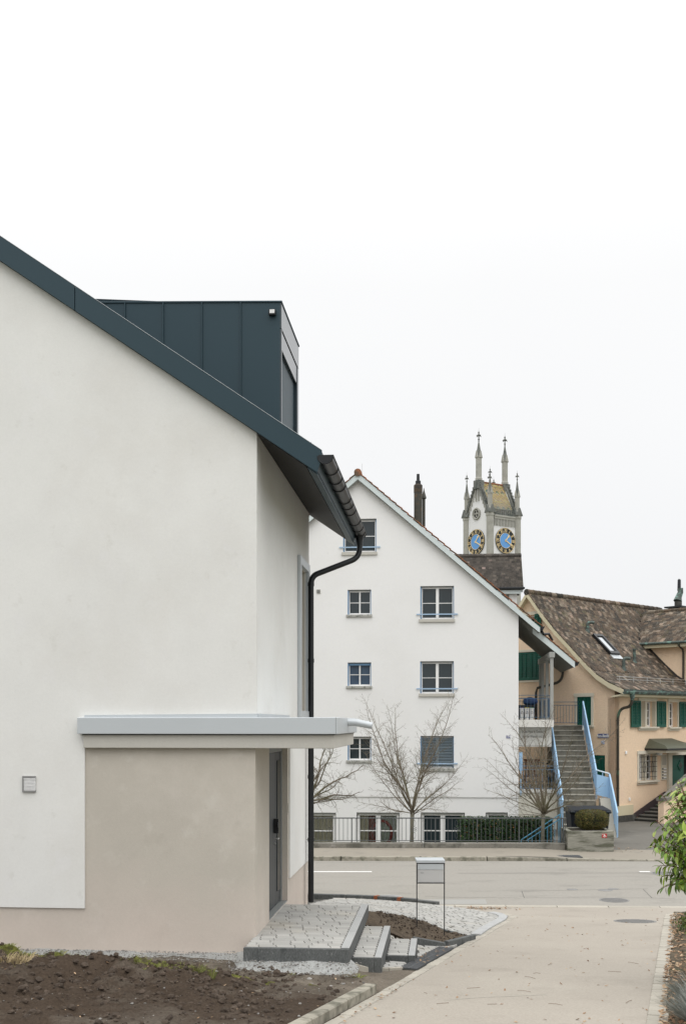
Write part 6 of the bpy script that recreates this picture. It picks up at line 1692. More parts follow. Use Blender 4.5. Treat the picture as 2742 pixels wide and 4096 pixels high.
# rose window in the gable
rv_, rz1 = TWF.vz(1905.5, 2055.5)
def ringL(r, rr_, name, mat, d, parent):
    m = MB(); m.tube([(-d, rv_ + r * math.cos(t), rz1 + r * math.sin(t)) for t in [2*math.pi*i/28 for i in range(28)]], rr_, 6, closed=True); return m.build(name, mat, parent, smooth='all')
m = MB(); m.prism([(rv_ + .44 * math.cos(t), rz1 + .44 * math.sin(t)) for t in [2*math.pi*i/28 for i in range(28)]], 'x', -.03, -.005); rw = m.build('rose_window', m_dark, tw)
ringL(.50, .09, 'moulding', m_tstone, .06, rw); 
for k in range(4):
    th = math.pi / 4 + k * math.pi / 2; m = MB(); m.tube([(-.06, rv_ + .21 * math.cos(th) + .19 * math.cos(t), rz1 + .21 * math.sin(th) + .19 * math.sin(t)) for t in [2*math.pi*i/18 for i in range(18)]], .045, 5, closed=True); m.build('tracery', m_tstone, rw, smooth='all')
# ================================================================== STREET EDGE: LOW WALL, RAILING, PLANTER
gw = tag(thing('low_wall', None, None), 'low weathered concrete wall carrying the dark railing along the pavement', 'wall')
xs_ = [-8.0, -6.2, -4.4, -2.6, -.9, 2.29, 6.30]
for a, b in zip(xs_[:-1], xs_[1:]):
    mb = MB(); mb.hexa([(a + .012, wall_y(a), -1.0), (b - .012, wall_y(b), -1.0), (b - .012, wall_y(b) + .30, -1.0), (a + .012, wall_y(a) + .30, -1.0)], [(a + .012, wall_y(a), .244), (b - .012, wall_y(b), .244), (b - .012, wall_y(b) + .30, .244), (a + .012, wall_y(a) + .30, .244)])
    mb.build('wall_segment', m_wallc, gw, bevel=.015)
m_fence = M('dark_grey_railing_paint', (.085,.092,.095), .55, var=(.1, 3), rand=.1)
fe = tag(thing('railing', None, None), 'dark grey iron railing with scroll ornaments on the low street wall', 'railing')
def fy(x): return wall_y(x) + .13
FB, FT = .30, .944
SP = .1187; X0 = .249
mb = MB(); mb.hexa([(-8, fy(-8) - .022, FT - .018), (6.33, fy(6.33) - .022, FT - .018), (6.33, fy(6.33) + .022, FT - .018), (-8, fy(-8) + .022, FT - .018)], [(-8, fy(-8) - .022, FT + .012), (6.33, fy(6.33) - .022, FT + .012), (6.33, fy(6.33) + .022, FT + .012), (-8, fy(-8) + .022, FT + .012)]); mb.build('top_rail', m_fence, fe, bevel=.004)
mb = MB(); mb.tube([(-8, fy(-8), FB), (6.3, fy(6.3), FB)], .011, 6); mb.build('bottom_rail', m_fence, fe, smooth=True)
def scroll():
    mb = MB(); c = Vector((0, 0, (FB + FT) / 2))
    for s in (-1, 1):
        pts = []
        for i in range(30):                                        # C-scroll
            t = i / 29; a = t * math.pi * 2.2; r = .034 * (1 - .55 * t)
            pts.append(c + Vector((s * (.040 - .034 + .034 - r * math.cos(a)) , 0, .034 - r * math.sin(a))))
        mb.tube(pts, .0055, 4)
        mb.tube([Vector((p.x, p.y, 2 * c.z - p.z)) for p in pts], .0055, 4)
        for q in (1, -1):
            lens = [c + Vector((s * .034 * math.sin(math.pi * (i / 12)) ** .8, 0, q * (.07 + .20 * i / 12))) for i in range(13)]
            mb.tube(lens, .0055, 4)
    return mb.mesh('scroll_ornament', m_fence, smooth='all')
sc_me = scroll()
bar = MB(); bar.tube([(0, 0, FB), (0, 0, FT - .015)], .0075, 5); bar_me = bar.mesh('bar', m_fence, smooth=True)
pst = MB(); pst.box(-.016, .016, -.016, .016, .2, FT - .02); pst_me = pst.mesh('post', m_fence)
for i in range(-30, 52):
    x = X0 + i * SP
    if x > 6.32 or x < -2.6: continue
    if i % 10 == 0: inst(pst_me, 'post', fe, (x, fy(x), 0))
    elif i % 10 == 5: inst(sc_me, 'scroll_ornament', fe, (x, fy(x), 0))
    else: inst(bar_me, 'bar', fe, (x, fy(x), 0))
inst(pst_me, 'post', fe, (6.25, fy(6.25), 0))
# planter
pl_ = tag(thing('concrete_planter', None, None), 'mossy board-marked concrete planter with a red plate at the end of the railing', 'planter')
PX0, PX1, PY0, PY1, PZ = 6.31, 7.60, 31.62, 32.85, .605
mb = MB(); mb.box(PX0, PX1, PY0, PY0 + .14, -.2, PZ); mb.box(PX0, PX0 + .14, PY0 + .141, PY1 - .141, -.2, PZ); mb.box(PX1 - .14, PX1, PY0 + .141, PY1 - .141, -.2, PZ); mb.box(PX0, PX1, PY1 - .14, PY1, -.2, PZ)
m_plc = M('board_marked_concrete', (.27,.265,.225), .93, var=(.10, 2), fine=(.18, 18), stains=[((.085,.088,.06), 2.4, .46, .58, .85), ((.38,.36,.30), 2.0, .55, .68, .6)], bump=(.4, 50, .008), stretch=(.45, 1, 2.6))
mb.build('wall', m_plc, pl_)
mb = MB(); mb.box(PX0 + .142, PX1 - .142, PY0 + .142, PY1 - .142, 0, PZ - .06); mb.build('soil', m_soil, pl_)
rp_ = tag(thing('red_plate', None, None), 'small red plate with white emblem on the concrete planter', 'sign')
a, b = at(2405, 3351, PY0), at(2425, 3335, PY0)
mb = MB(); mb.box(a.x, b.x, PY0 - .012, PY0 - .001, a.z, b.z); mb.build('plate', M('red_enamel', (.42,.035,.03), .4, fine=None), rp_)
w_, h_ = b.x - a.x, b.z - a.z
mb = MB()
for (x0_, z0_, x1_, z1_2) in ((.08, .78, .28, .90), (.44, .58, .58, .92), (.30, .52, .74, .60), (.30, .18, .37, .5), (.46, .12, .54, .52), (.66, .18, .74, .52), (.16, .34, .30, .40), (.76, .30, .92, .37)):
    mb.box(a.x + w_ * x0_, a.x + w_ * x1_, PY0 - .0145, PY0 - .0125, a.z + h_ * z0_, a.z + h_ * z1_2)
mb.build('emblem', m_wprint, rp_)

# leaf clouds
def leaf_cloud(pts_normals, size, rng, jit=.9):
    mb = MB()
    for (p, n_) in pts_normals:
        d = (Vector(n_) + Vector((rng.uniform(-jit, jit), rng.uniform(-jit, jit), rng.uniform(-jit, jit)))).normalized()
        t = d.orthogonal().normalized(); t.rotate(Matrix.Rotation(rng.uniform(0, 6.28), 3, d)); b_ = d.cross(t)
        s = size * rng.uniform(.6, 1.25); p = Vector(p)
        i = len(mb.v); mb.v += [tuple(p - t * s), tuple(p + b_ * s * .45 + d * s * .15), tuple(p + t * s), tuple(p - b_ * s * .45 + d * s * .15)]; mb.f += [(i, i+1, i+2), (i, i+2, i+3)]
    return mb
def M_leaf(name, cols, rough=.5):
    m = M(name, (.1,.1,.1), rough, var=(.12, 2), fine=None, cols=cols, rand=.25, spec=.3)
    return m
m_hedge = M_leaf('dark_hedge_leaf', [(0, (.010,.028,.010)), (.6, (.020,.050,.014)), (.95, (.045,.095,.025)), (1.0, (.25,.10,.03))])
m_top = M_leaf('yellow_green_box_leaf', [(0, (.035,.035,.010)), (.45, (.085,.085,.018)), (.8, (.13,.13,.028)), (1.0, (.17,.085,.03))])
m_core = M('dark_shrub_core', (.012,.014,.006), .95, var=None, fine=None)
r5 = random.Random(31)
def sup(th, ph, rx, ry, rz, e=.7):
    f_ = lambda w, m: math.copysign(abs(w) ** m, w)
    return Vector((rx * f_(math.cos(ph), e) * f_(math.cos(th), e), ry * f_(math.cos(ph), e) * f_(math.sin(th), e), rz * f_(math.sin(ph), e)))
tb = thing('clipped_bush', 'rounded yellow green clipped bush growing in the concrete planter', 'bush', (7.13, 32.3, PZ))
pn = []
for i in range(9000):
    th = r5.uniform(0, 6.28); ph = math.asin(r5.uniform(-1, 1)); p = sup(th, ph, .46, .45, .285); k = r5.uniform(.86, 1.03) + .025 * fbm(p.x * 9, p.y * 9 , p.z * 9)
    pn.append((p * k + Vector((0, 0, .275)), p.normalized()))
leaf_cloud(pn, .017, r5).build('foliage', m_top, tb, fix=False)['kind'] = 'stuff'
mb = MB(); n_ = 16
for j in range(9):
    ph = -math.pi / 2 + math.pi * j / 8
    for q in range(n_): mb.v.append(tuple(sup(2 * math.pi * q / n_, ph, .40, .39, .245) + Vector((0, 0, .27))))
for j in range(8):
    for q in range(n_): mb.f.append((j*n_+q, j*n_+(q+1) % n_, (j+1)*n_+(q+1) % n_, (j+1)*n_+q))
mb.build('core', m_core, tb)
# hedge behind the railing
hg = thing('hedge', 'dark evergreen hedge behind the railing in front of the white house', 'hedge', (0, 0, 0))
pn = []; HX0, HX1, HY0, HY1, HZ = 3.45, 6.15, 33.0, 33.9, .80
for i in range(15000):
    r = r5.random()
    if r < .62: p = (r5.uniform(HX0, HX1), HY0 + r5.uniform(-.04, .12), r5.uniform(-.55, HZ)); n2 = (0, -1, .2)
    elif r < .88: p = (r5.uniform(HX0, HX1), r5.uniform(HY0, HY1), HZ + r5.uniform(-.08, .05)); n2 = (0, 0, 1)
    else: p = (HX0 + r5.uniform(-.04, .1) if r < .94 else HX1 + r5.uniform(-.1, .04), r5.uniform(HY0, HY1), r5.uniform(-.5, HZ)); n2 = (-1 if r < .94 else 1, 0, 0)
    pn.append((p, n2))
leaf_cloud(pn, .034, r5).build('foliage', m_hedge, hg, fix=False)['kind'] = 'stuff'
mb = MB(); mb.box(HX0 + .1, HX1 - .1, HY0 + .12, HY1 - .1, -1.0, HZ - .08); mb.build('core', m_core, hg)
# blue handrail of the basement steps
br = tag(thing('sloping_handrail', None, None), 'bright blue sloping handrail of basement steps in front of the dark hedge', 'railing')
m_cy = M('bright_blue_rail_paint', (.10,.34,.52), .45, var=(.05, 3))
yb = 32.75; a0, a1 = at(2088, 3356, yb), at(2238, 3257, yb); b0, b1 = at(2102, 3364, yb), at(2238, 3275, yb)
for (p, q) in ((a0, a1), (b0, b1)):
    mb = MB(); mb.tube([p, q], .016, 6); mb.build('rail', m_cy, br, smooth=True)
mb = MB(); mb.tube(arc(a0, a0 + Vector((-.12, 0, -.07)), b0 + Vector((-.02, 0, -.12))), .014, 6); mb.build('rail_end', m_cy, br, smooth=True)
for i in range(9):
    t = (i + .6) / 9; p = b0.lerp(b1, t); mb = MB(); mb.tube([p, (p.x, p.y, -.4)], .010, 5); mb.build('baluster', m_cy, br, smooth=True)
mb = MB(); mb.tube([(a1.x, yb, a1.z + .02), (a1.x, yb, -.4)], .018, 6); mb.build('post', m_cy, br, smooth=True)
# wheeled refuse container
wc = thing('refuse_container', 'dark wheeled refuse container behind the clipped bush', 'container', (7.37, 34.0, .026))
m_bin = M('dark_blue_grey_plastic', (.011,.014,.019), .6, var=(.05, 3), spec=.2)
mb = MB(); mb.hexa([(-.52, -.36, .13), (.52, -.36, .13), (.52, .36, .13), (-.52, .36, .13)], [(-.58, -.44, .92), (.58, -.44, .92), (.58, .44, .92), (-.58, .44, .92)]); mb.build('body', m_bin, wc, bevel=.02)
mb = MB(); mb.hexa([(-.63, -.49, .922), (.63, -.49, .922), (.63, .47, .922), (-.63, .47, .922)], [(-.61, -.46, 1.03), (.61, -.46, 1.03), (.57, .40, 1.10), (-.57, .40, 1.10)]); lid = mb.build('lid', m_bin, wc, bevel=.02)
for (x0_, x1_) in ((-.60, -.48), (-.24, .24), (.46, .60)):
    mb = MB(); mb.box(x0_, x1_, -.52, -.488, .955, 1.0); mb.build('lid_grip', M('blue_grey_grip', (.03,.042,.055), .55), lid, bevel=.008)
for (x, y) in ((-.42, -.28), (.42, -.28), (-.42, .28), (.42, .28)):
    mb = MB(); mb.lathe([(.02, -.02), (.075, -.02), (.075, .02), (.02, .02)], 12); mb.xf(Matrix.Translation((x, y, .075)) @ Matrix.Rotation(R(90), 4, 'Y')); mb.build('wheel', m_tyre, wc, smooth=True)

# ================================================================== BARE TREES
m_bark = M('grey_green_bark', (.15,.14,.105), .9, var=(.12, 2), fine=(.25, 30), stains=[((.17,.17,.14), 9, .55, .65, .7), ((.05,.045,.035), 5, .56, .68, .7)], bump=(.5, 60, .01))
m_twig = M('brown_twig', (.16,.135,.10), .85, var=(.15, 1.5), fine=None, stains=[((.11,.115,.05), 1.2, .5, .65, .6)])
def grow(mb, p, d, L, r, lev, g, P):
    """one branch: a wandering polyline with side shoots"""
    n = max(3, int(L / P['seg'][min(lev, len(P['seg']) - 1)])); pts = [p.copy()]; rs = [r]; d = d.normalized(); sl = L / n
    r_end = max(r * P['taper'], .0022)
    for i in range(n):
        w = P['wob'][min(lev, len(P['wob']) - 1)]
        d = (d + Vector((g.gauss(0, w), g.gauss(0, w), g.gauss(0, w) + P['up'][min(lev, len(P['up']) - 1)]))).normalized()
        p = p + d * sl; pts.append(p.copy()); rs.append(r + (r_end - r) * (i + 1) / n)
    mb.tube(pts, rs, 6 if lev < 1 else 4 if lev < 2 else 3, cap=lev < 1)
    if lev >= P['max']: return
    m = int(L * P['dens'][lev]); az = g.uniform(0, 6.28)
    for k in range(m):
        t = P['t0'][lev] + (1 - P['t0'][lev]) * (k + g.uniform(.1, .9)) / m; t = min(t, .985)
        fi = t * n; i = min(int(fi), n - 1); q = pts[i].lerp(pts[i+1], fi - i); dd_ = (pts[i+1] - pts[i]).normalized()
        az += 2.4 + g.uniform(-.5, .5); side = dd_.orthogonal().normalized(); side.rotate(Matrix.Rotation(az, 3, dd_))
        an = R(g.uniform(*P['ang'])); cd = dd_ * math.cos(an) + side * math.sin(an)
        cl_ = P['len'][lev] * L ** P['lp'] * (1.05 - P['shr'] * t) * g.uniform(.55, 1.2)
        if cl_ < .04: continue
        rr_ = min(rs[i] * .55, .010 * (cl_ / .6) ** .75 + .0012)
        grow(mb, q, cd, cl_, max(rr_, .0022), lev + 1, g, P)
def bare_tree(name, label, loc, fork, limbs, P, seed, trunk_r=.055, group='bare street trees behind the railing'):
    g = random.Random(seed); t = thing(name, label, 'tree', loc, 0, group)
    tr = MB(); tp = [Vector((0, 0, -.9)), Vector((0, 0, 0)), Vector((.01, .0, fork * .5)), Vector((.02, 0, fork))]
    tr.tube(tp, [trunk_r * 1.25, trunk_r * 1.1, trunk_r, trunk_r * 1.12], 10); tr.build('trunk', m_bark, t, smooth='all')
    cr = MB(); base_ = Vector((.02, 0, fork - .05))
    for (azd, tilt, L, r) in limbs(g):
        d = Vector((math.sin(R(tilt)) * math.cos(R(azd)), math.sin(R(tilt)) * math.sin(R(azd)), math.cos(R(tilt))))
        grow(cr, base_ + Vector((g.uniform(-.02, .02), g.uniform(-.02, .02), g.uniform(-.02, .12))), d, L, r, 0, g, P)
    cr.build('crown', m_twig, t, smooth='all', fix=False)
    return t
P1 = dict(seg=(.16, .10, .06, .05), wob=(.07, .10, .16, .2), up=(.014, .022, .02, .01), taper=.12, max=3, dens=(6.2, 9.5, 8.5), t0=(.22, .12, .1), ang=(30, 58), len=(.42, .40, .40), lp=.75, shr=.72)
def limbs1(g):
    out = []
    for i in range(7): out.append((i * 51 + g.uniform(-14, 14), g.uniform(12, 34), g.uniform(3.0, 3.9), g.uniform(.024, .033)))
    for i in range(9): out.append((i * 40 + g.uniform(-14, 14), g.uniform(38, 62), g.uniform(2.1, 2.8), g.uniform(.016, .023)))
    for i in range(6): out.append((i * 60 + g.uniform(-20, 20), g.uniform(72, 86), g.uniform(1.5, 2.1), g.uniform(.010, .015)))
    return out
def limbs2(g):
    out = []
    for i in range(7): out.append((i * 51 + g.uniform(-14, 14), g.uniform(14, 36), g.uniform(2.8, 3.7), g.uniform(.024, .034)))
    for i in range(11): out.append((i * 33 + g.uniform(-14, 14), g.uniform(42, 64), g.uniform(2.0, 2.7), g.uniform(.016, .024)))
    for i in range(6): out.append((i * 60 + g.uniform(-20, 20), g.uniform(70, 84), g.uniform(1.5, 2.0), g.uniform(.010, .015)))
    return out
bare_tree('bare_tree', 'bare young tree with fanned twigs in front of the middle of the white house', ((1645 - CX) / FPX * 33.0, 33.0, 0), 1.02, limbs1, P1, 4)
bare_tree('bare_tree', 'bare young tree in front of the balconies and outside stair', ((2168 - CX) / FPX * 32.6, 32.6, 0), 1.02, limbs2, P1, 12)
P3 = dict(seg=(.14, .08, .05, .04), wob=(.16, .24, .34, .34), up=(.01, .01, .0, .0), taper=.22, max=3, dens=(7, 13, 12), t0=(.15, .1, .1), ang=(35, 80), len=(.40, .36, .34), lp=.75, shr=.6)
def limbs3(g):
    return [(-8, 38, 2.2, .04), (10, 62, 1.7, .035), (-20, 82, 1.5, .03), (25, 20, 2.2, .04), (-14, 100, 1.1, .024), (140, 50, 1.8, .035), (220, 40, 1.8, .035), (80, 30, 2.0, .04), (4, 12, 2.3, .03), (15, 75, 1.4, .022), (-4, 50, 1.6, .026)]
bare_tree('bare_tree', 'gnarled twisted bare tree half hidden behind the downpipe of the new house', (-1.10, 33.6, 0), 1.25, limbs3, P3, 8, .085)

# ================================================================== LAUREL AT THE RIGHT EDGE
m_lleaf = M('glossy_laurel_leaf', (.06,.13,.02), .42, var=(.12, 5), fine=None, cols=[(0, (.07,.14,.016)), (.35, (.14,.24,.028)), (.7, (.23,.33,.045)), (1.0, (.33,.37,.08))], rand=.2, spec=.35)
m_rstem = M('red_brown_stem', (.12,.035,.03), .6, var=(.1, 6))
def laurel_leaf(L=.105, W=.034):
    mb = MB(); n_ = 7
    for i in range(n_ + 1):
        t = i / n_; w = W / 2 * (math.sin(math.pi * min(1, t * 1.02 + .0)) ** .75) * (1.1 - .25 * t); x = L * t; zz = -.22 * L * t * t
        for s in (-1, 0, 1): mb.v.append((x, s * w, zz + abs(s) * w * .35))
    for i in range(n_):
        for s in (0, 1): a = i * 3 + s; mb.f.append((a, a + 3, a + 4, a + 1))
    return mb
ll = laurel_leaf(); ll_me = ll.mesh('leaf', m_lleaf, fix=False, smooth='all')
LC = Vector((3.98, 12.0, 2.36)); LB = Vector((4.25, 12.05, lane_z(12) + .06))
lau = thing('laurel_shrub', 'glossy green laurel with drooping leaves at the right edge of the lane', 'shrub', tuple(LB))
g = random.Random(77); stems = MB(); lv = []
main = MB(); main.tube([Vector((0, 0, -.1)), Vector((.02, 0, .35)), LC - LB - Vector((0, 0, .3))], [.035, .03, .018], 7); 
for k in range(120):
    th = g.uniform(0, 6.28) if k % 3 else g.uniform(R(140), R(250)); ph = g.uniform(-.75, 1.25)
    d = Vector((math.cos(ph) * math.cos(th), math.cos(ph) * math.sin(th), math.sin(ph)))
    st0 = LC - LB - Vector((0, 0, .38)) + d * .10; tip = LC - LB + Vector((d.x * .68, d.y * .66, d.z * .76)) * g.uniform(.80, 1.10)
    mid = (st0 + tip) / 2 + Vector((0, 0, g.uniform(.02, .12)))
    pts = arc(st0, mid, tip, 8); stems.tube(pts, [.008 - .0006 * i for i in range(9)], 5)
    az = g.uniform(0, 6.28); nl = 16
    for j in range(nl):
        t = .30 + .70 * (j + .5) / nl; fi = t * 8; i = min(int(fi), 7); q = pts[i].lerp(pts[i+1], fi - i); dd_ = (pts[i+1] - pts[i]).normalized()
        az += 2.4; side = dd_.orthogonal().normalized(); side.rotate(Matrix.Rotation(az, 3, dd_))
        ld = (dd_ * .55 + side * .9 + Vector((0, 0, -.55 + g.uniform(-.3, .25)))).normalized()
        up = (Vector((0, 0, 1)) + d * .35 + side * g.uniform(-.2, .2)); up = (up - ld * up.dot(ld)).normalized(); yy_ = up.cross(ld)
        m4 = Matrix(((ld.x, yy_.x, up.x, q.x), (ld.y, yy_.y, up.y, q.y), (ld.z, yy_.z, up.z, q.z), (0, 0, 0, 1))) @ Matrix.Scale(g.uniform(.85, 1.35), 4)
        lv.append((m4, q.x / 1.0))
lv.sort(key=lambda t: t[1]); rest = MB()
for i, (m4, _) in enumerate(lv):
    if i < 300: instm(ll_me, 'leaf', lau, m4)
    else: rest.join(laurel_leaf().xf(m4))
rest.build('inner_foliage', m_lleaf, lau, fix=False, smooth='all')['kind'] = 'stuff'
so = main.build('trunk', m_rstem, lau, smooth='all'); stems.build('branches', m_rstem, lau, smooth='all')['kind'] = 'stuff'

# ================================================================== PLANTED STRIP ON THE RIGHT
def rz2(x, y): return lane_z(y) + .012 + .10 * sstep(.15, 1.6, x - lane_r(y)) + .02 * fbm(x * 3, y * 3, 7)
g_ = MB(); NXX, NYY = 28, 110; idr = []
for j in range(NYY + 1):
    y = 7.4 + (21.0 - 7.4) * j / NYY
    for i in range(NXX + 1):
        x = lane_r(y) + .16 + 4.2 * (i / NXX) ** 1.5; g_.v.append((x, y, rz2(x, y)))
for j in range(NYY):
    for i in range(NXX): a = j * (NXX + 1) + i; g_.f.append((a, a + 1, a + NXX + 2, a + NXX + 1))
m_litter = M('leaf_strewn_soil', (.085,.072,.052), .95, var=(.15, 2), fine=(.3, 40), stains=[((.16,.12,.08), 9, .5, .62, .7), ((.06,.075,.02), 1.6, .56, .68, .6)], bump=(.8, 50, .02), spec=.1)
struct('planting_strip', g_, m_litter, fix=False, smooth='all')
m_dead = M('dead_brown_leaf', (.25,.15,.08), .8, var=(.1, 9), fine=None, cols=[(0, (.13,.070,.038)), (.4, (.24,.145,.080)), (.75, (.34,.23,.14)), (1.0, (.42,.31,.20))], rand=.2)
def dead_leaf(mb, p, s, g):
    yaw = g.uniform(0, 6.28); c, sn_ = math.cos(yaw), math.sin(yaw); ti = g.uniform(-.35, .35)
    shape = [(-1, 0, .10), (-.35, .42, .30), (.35, .36, .15), (1, 0, .35), (.35, -.36, .25), (-.35, -.42, .1)]
    i = len(mb.v)
    for (a, b, h) in shape:
        a, b = a * s, b * s; mb.v.append((p[0] + a * c - b * sn_, p[1] + a * sn_ + b * c, p[2] + h * s * g.uniform(.4, 1.1) + a * ti + .003))
    mb.v.append((p[0], p[1], p[2] + .004)); k = i + 6
    for q in range(6): mb.f.append((i + q, i + (q + 1) % 6, k))
g = random.Random(55); lf = MB()
for i in range(2600):
    y = 8.0 + 12.5 * g.random() ** 1.2; x = lane_r(y) + .12 + 1.3 * g.random() ** 1.4
    dead_leaf(lf, (x, y, rz2(x, y) + g.uniform(0, .02) if x > lane_r(y) + .2 else lane_z(y) + .014), g.uniform(.018, .042), g)
tag(lf.build('leaf_litter', m_dead, None, fix=False), 'brown dead leaves lying thick on the planted strip', 'leaves', kind='stuff')
lf = MB()
for i in range(150):
    y = 9.2 + 12.5 * g.random(); t = g.random(); x = lane_l(y) + .1 + (lane_r(y) - lane_l(y)) * t
    dead_leaf(lf, (x, y, max(.014, lane_z(y)) + .001), g.uniform(.012, .030), g)
for i in range(130):
    x = 2.75 + g.gauss(0, .30); y = 21.75 + g.gauss(0, .12); dead_leaf(lf, (x, y, max(.014, lane_z(y)) + g.uniform(0, .03)), g.uniform(.02, .04), g)
for i in range(40):
    y = 9.5 + 3 * g.random(); x = lane_l(y) + .06 + g.uniform(-.03, .08); dead_leaf(lf, (x, y, lane_z(y) + .01), g.uniform(.012, .026), g)
for i in range(26):
    x = 7.7 + g.uniform(-.1, .7); y = 32.0 + g.gauss(0, .35); dead_leaf(lf, (x, y, .04), g.uniform(.02, .05), g)
for i in range(30):
    yy_ = 13.3 + g.uniform(0, 2.0); x = lane_l(yy_) - .12 + g.uniform(-.1, .1); dead_leaf(lf, (x, yy_, apron_z(x, yy_) + .02), g.uniform(.012, .03), g)
tag(lf.build('fallen_leaves', m_dead, None, fix=False), 'scattered brown leaves lying on the lane and at its mouth', 'leaves', kind='stuff')
tw_ = MB()
for i in range(14):
    y = 9.3 + 9 * g.random(); x = lane_l(y) + .15 + 2.5 * g.random(); a = g.uniform(0, 3.14); L = g.uniform(.06, .22); z = lane_z(y)
    tw_.tube([(x, y, z + .006), (x + math.cos(a) * L * .5, y + math.sin(a) * L * .5 + g.uniform(-.02, .02), lane_z(y + math.sin(a) * L * .5) + .01), (x + math.cos(a) * L, y + math.sin(a) * L, lane_z(y + math.sin(a) * L) + .006)], .0022, 4)
tag(tw_.build('fallen_twigs', M('pale_brown_twig', (.16,.11,.07), .85), None, fix=False), 'thin broken twigs scattered over the lane asphalt', 'twigs', kind='stuff')
# lavender cushions and a low evergreen shrub
m_lav = M('grey_lavender', (.20,.22,.20), .9, var=(.15, 6), fine=None, rand=.25, cols=[(0, (.20,.215,.195)), (.5, (.34,.365,.34)), (1, (.48,.49,.47))])
def blade_tuft(mb, c, n, h, spread, g, w=.004, droop=.3):
    for i in range(n):
        a = g.uniform(0, 6.28); r = spread * math.sqrt(g.random()); b = Vector(c) + Vector((r * math.cos(a) * .5, r * math.sin(a) * .5, -.01)); hh_ = h * g.uniform(.5, 1.1)
        d = Vector((math.cos(a) * r * 1.1, math.sin(a) * r * 1.1, hh_)); mid = b + d * .55 + Vector((0, 0, hh_ * .08)); tip = b + d + Vector((math.cos(a), math.sin(a), -1)) * droop * hh_ * g.random()
        s = Vector((-math.sin(a + 1), math.cos(a + 1), 0)) * w
        k = len(mb.v); mb.v += [tuple(b - s), tuple(b + s), tuple(mid + s * .8), tuple(mid - s * .8), tuple(tip)]; mb.f += [(k, k+1, k+2, k+3), (k+3, k+2, k+4)]
for (x, y, s, lb) in ((3.42, 10.75, .30, 'grey lavender cushion beside the setts, farther from the camera'), (3.10, 9.78, .28, 'grey lavender cushion at the lower right corner beside the setts')):
    t = thing('lavender_plant', lb, 'lavender', (x, y, rz2(x, y)), 0, 'lavender cushions on the planted strip')
    mb = MB(); blade_tuft(mb, (0, 0, 0), 700, .26, s, g, .0045, .15); mb.build('foliage', m_lav, t, fix=False)['kind'] = 'stuff'
    mb = MB()
    for k in range(12): a = k * .52; mb.tube([(0, 0, -.02), (math.cos(a) * .08, math.sin(a) * .08, .10)], .006, 4)
    mb.build('stems', m_twig, t, fix=False)['kind'] = 'stuff'
m_low = M_leaf('low_shrub_leaf', [(0, (.035,.055,.014)), (.5, (.075,.11,.022)), (.8, (.13,.15,.04)), (1.0, (.16,.08,.035))])
ls = thing('low_shrub', 'low leafy shrub below the laurel at the lane corner', 'shrub', (5.75, 16.9, rz2(5.75, 16.9)))
pn = []
for i in range(3600):
    th = g.uniform(0, 6.28); ph = math.asin(g.uniform(-.2, 1)); p = Vector((math.cos(ph) * math.cos(th) * .62, math.cos(ph) * math.sin(th) * 1.2, math.sin(ph) * .34)) * (.72 + .32 * g.random()) * (1 + .25 * fbm(th * 2, ph * 3))
    pn.append((p, p.normalized()))
leaf_cloud(pn, .030, g).build('foliage', m_low, ls, fix=False)['kind'] = 'stuff'
mb = MB()
for k in range(22): a = k * .285; mb.tube([(0, math.sin(a) * .3, -.05), (math.cos(a) * .45, math.sin(a) * 1.0, .30)], .008, 4)
mb.build('stems', m_twig, ls, fix=False)['kind'] = 'stuff'

# ================================================================== SMALL THINGS ON THE SOIL
_ph = (1 + 5 ** .5) / 2
_IV = [Vector(v).normalized() for v in ((-1,_ph,0),(1,_ph,0),(-1,-_ph,0),(1,-_ph,0),(0,-1,_ph),(0,1,_ph),(0,-1,-_ph),(0,1,-_ph),(_ph,0,-1),(_ph,0,1),(-_ph,0,-1),(-_ph,0,1))]
_IF = [(0,11,5),(0,5,1),(0,1,7),(0,7,10),(0,10,11),(1,5,9),(5,11,4),(11,10,2),(10,7,6),(7,1,8),(3,9,4),(3,4,2),(3,2,6),(3,6,8),(3,8,9),(4,9,5),(2,4,11),(6,2,10),(8,6,7),(9,8,1)]
def lump(mb, p, r, g, flat=.7):
    """a knobbly stone or clod"""
    i = len(mb.v); yaw = g.uniform(0, 6.28); c, s = math.cos(yaw), math.sin(yaw); ax, ay = g.uniform(.7, 1.25), g.uniform(.7, 1.25)
    for v in _IV:
        k = r * g.uniform(.75, 1.15); a, b = v.x * k * ax, v.y * k * ay
        mb.v.append((p[0] + a * c - b * s, p[1] + a * s + b * c, p[2] + v.z * k * flat))
    mb.f += [(i + a, i + b, i + d) for a, b, d in _IF]
g = random.Random(91)
cl_ = MB(); st2 = MB(); gr2 = MB()
for i in range(6500):
    x = g.uniform(-4.6, .4); y = g.uniform(9.0, 12.5)
    if x > lane_l(y) - .25: continue
    t = (x + 4.6) / 3.9; cy = 11.75 - .55 * min(1.2, t)
    if t > 1.05 and g.random() < .85: continue
    if abs(y - cy) > 1.6 and g.random() < .6: continue
    r = .006 + .042 * g.random() ** 6; lump(cl_, (x, y, soil_z(x, y) + r * .15), r, g, .8)
for i in range(420):
    x = g.uniform(-4.6, .6); y = g.uniform(9.0, 12.9)
    if x > lane_l(y) - .22: continue
    r = .004 + .016 * g.random() ** 4; lump(st2, (x, y, soil_z(x, y) + r * .25), r, g, .55)
for (x, y, r) in ((-.35, 11.75, .045), (-.9, 12.35, .05), (-3.3, 12.1, .05), (-2.9, 12.15, .03), (.0, 11.6, .03), (-1.2, 12.4, .03)): lump(st2, (x, y, soil_z(x, y) + .005), r, g, .4)
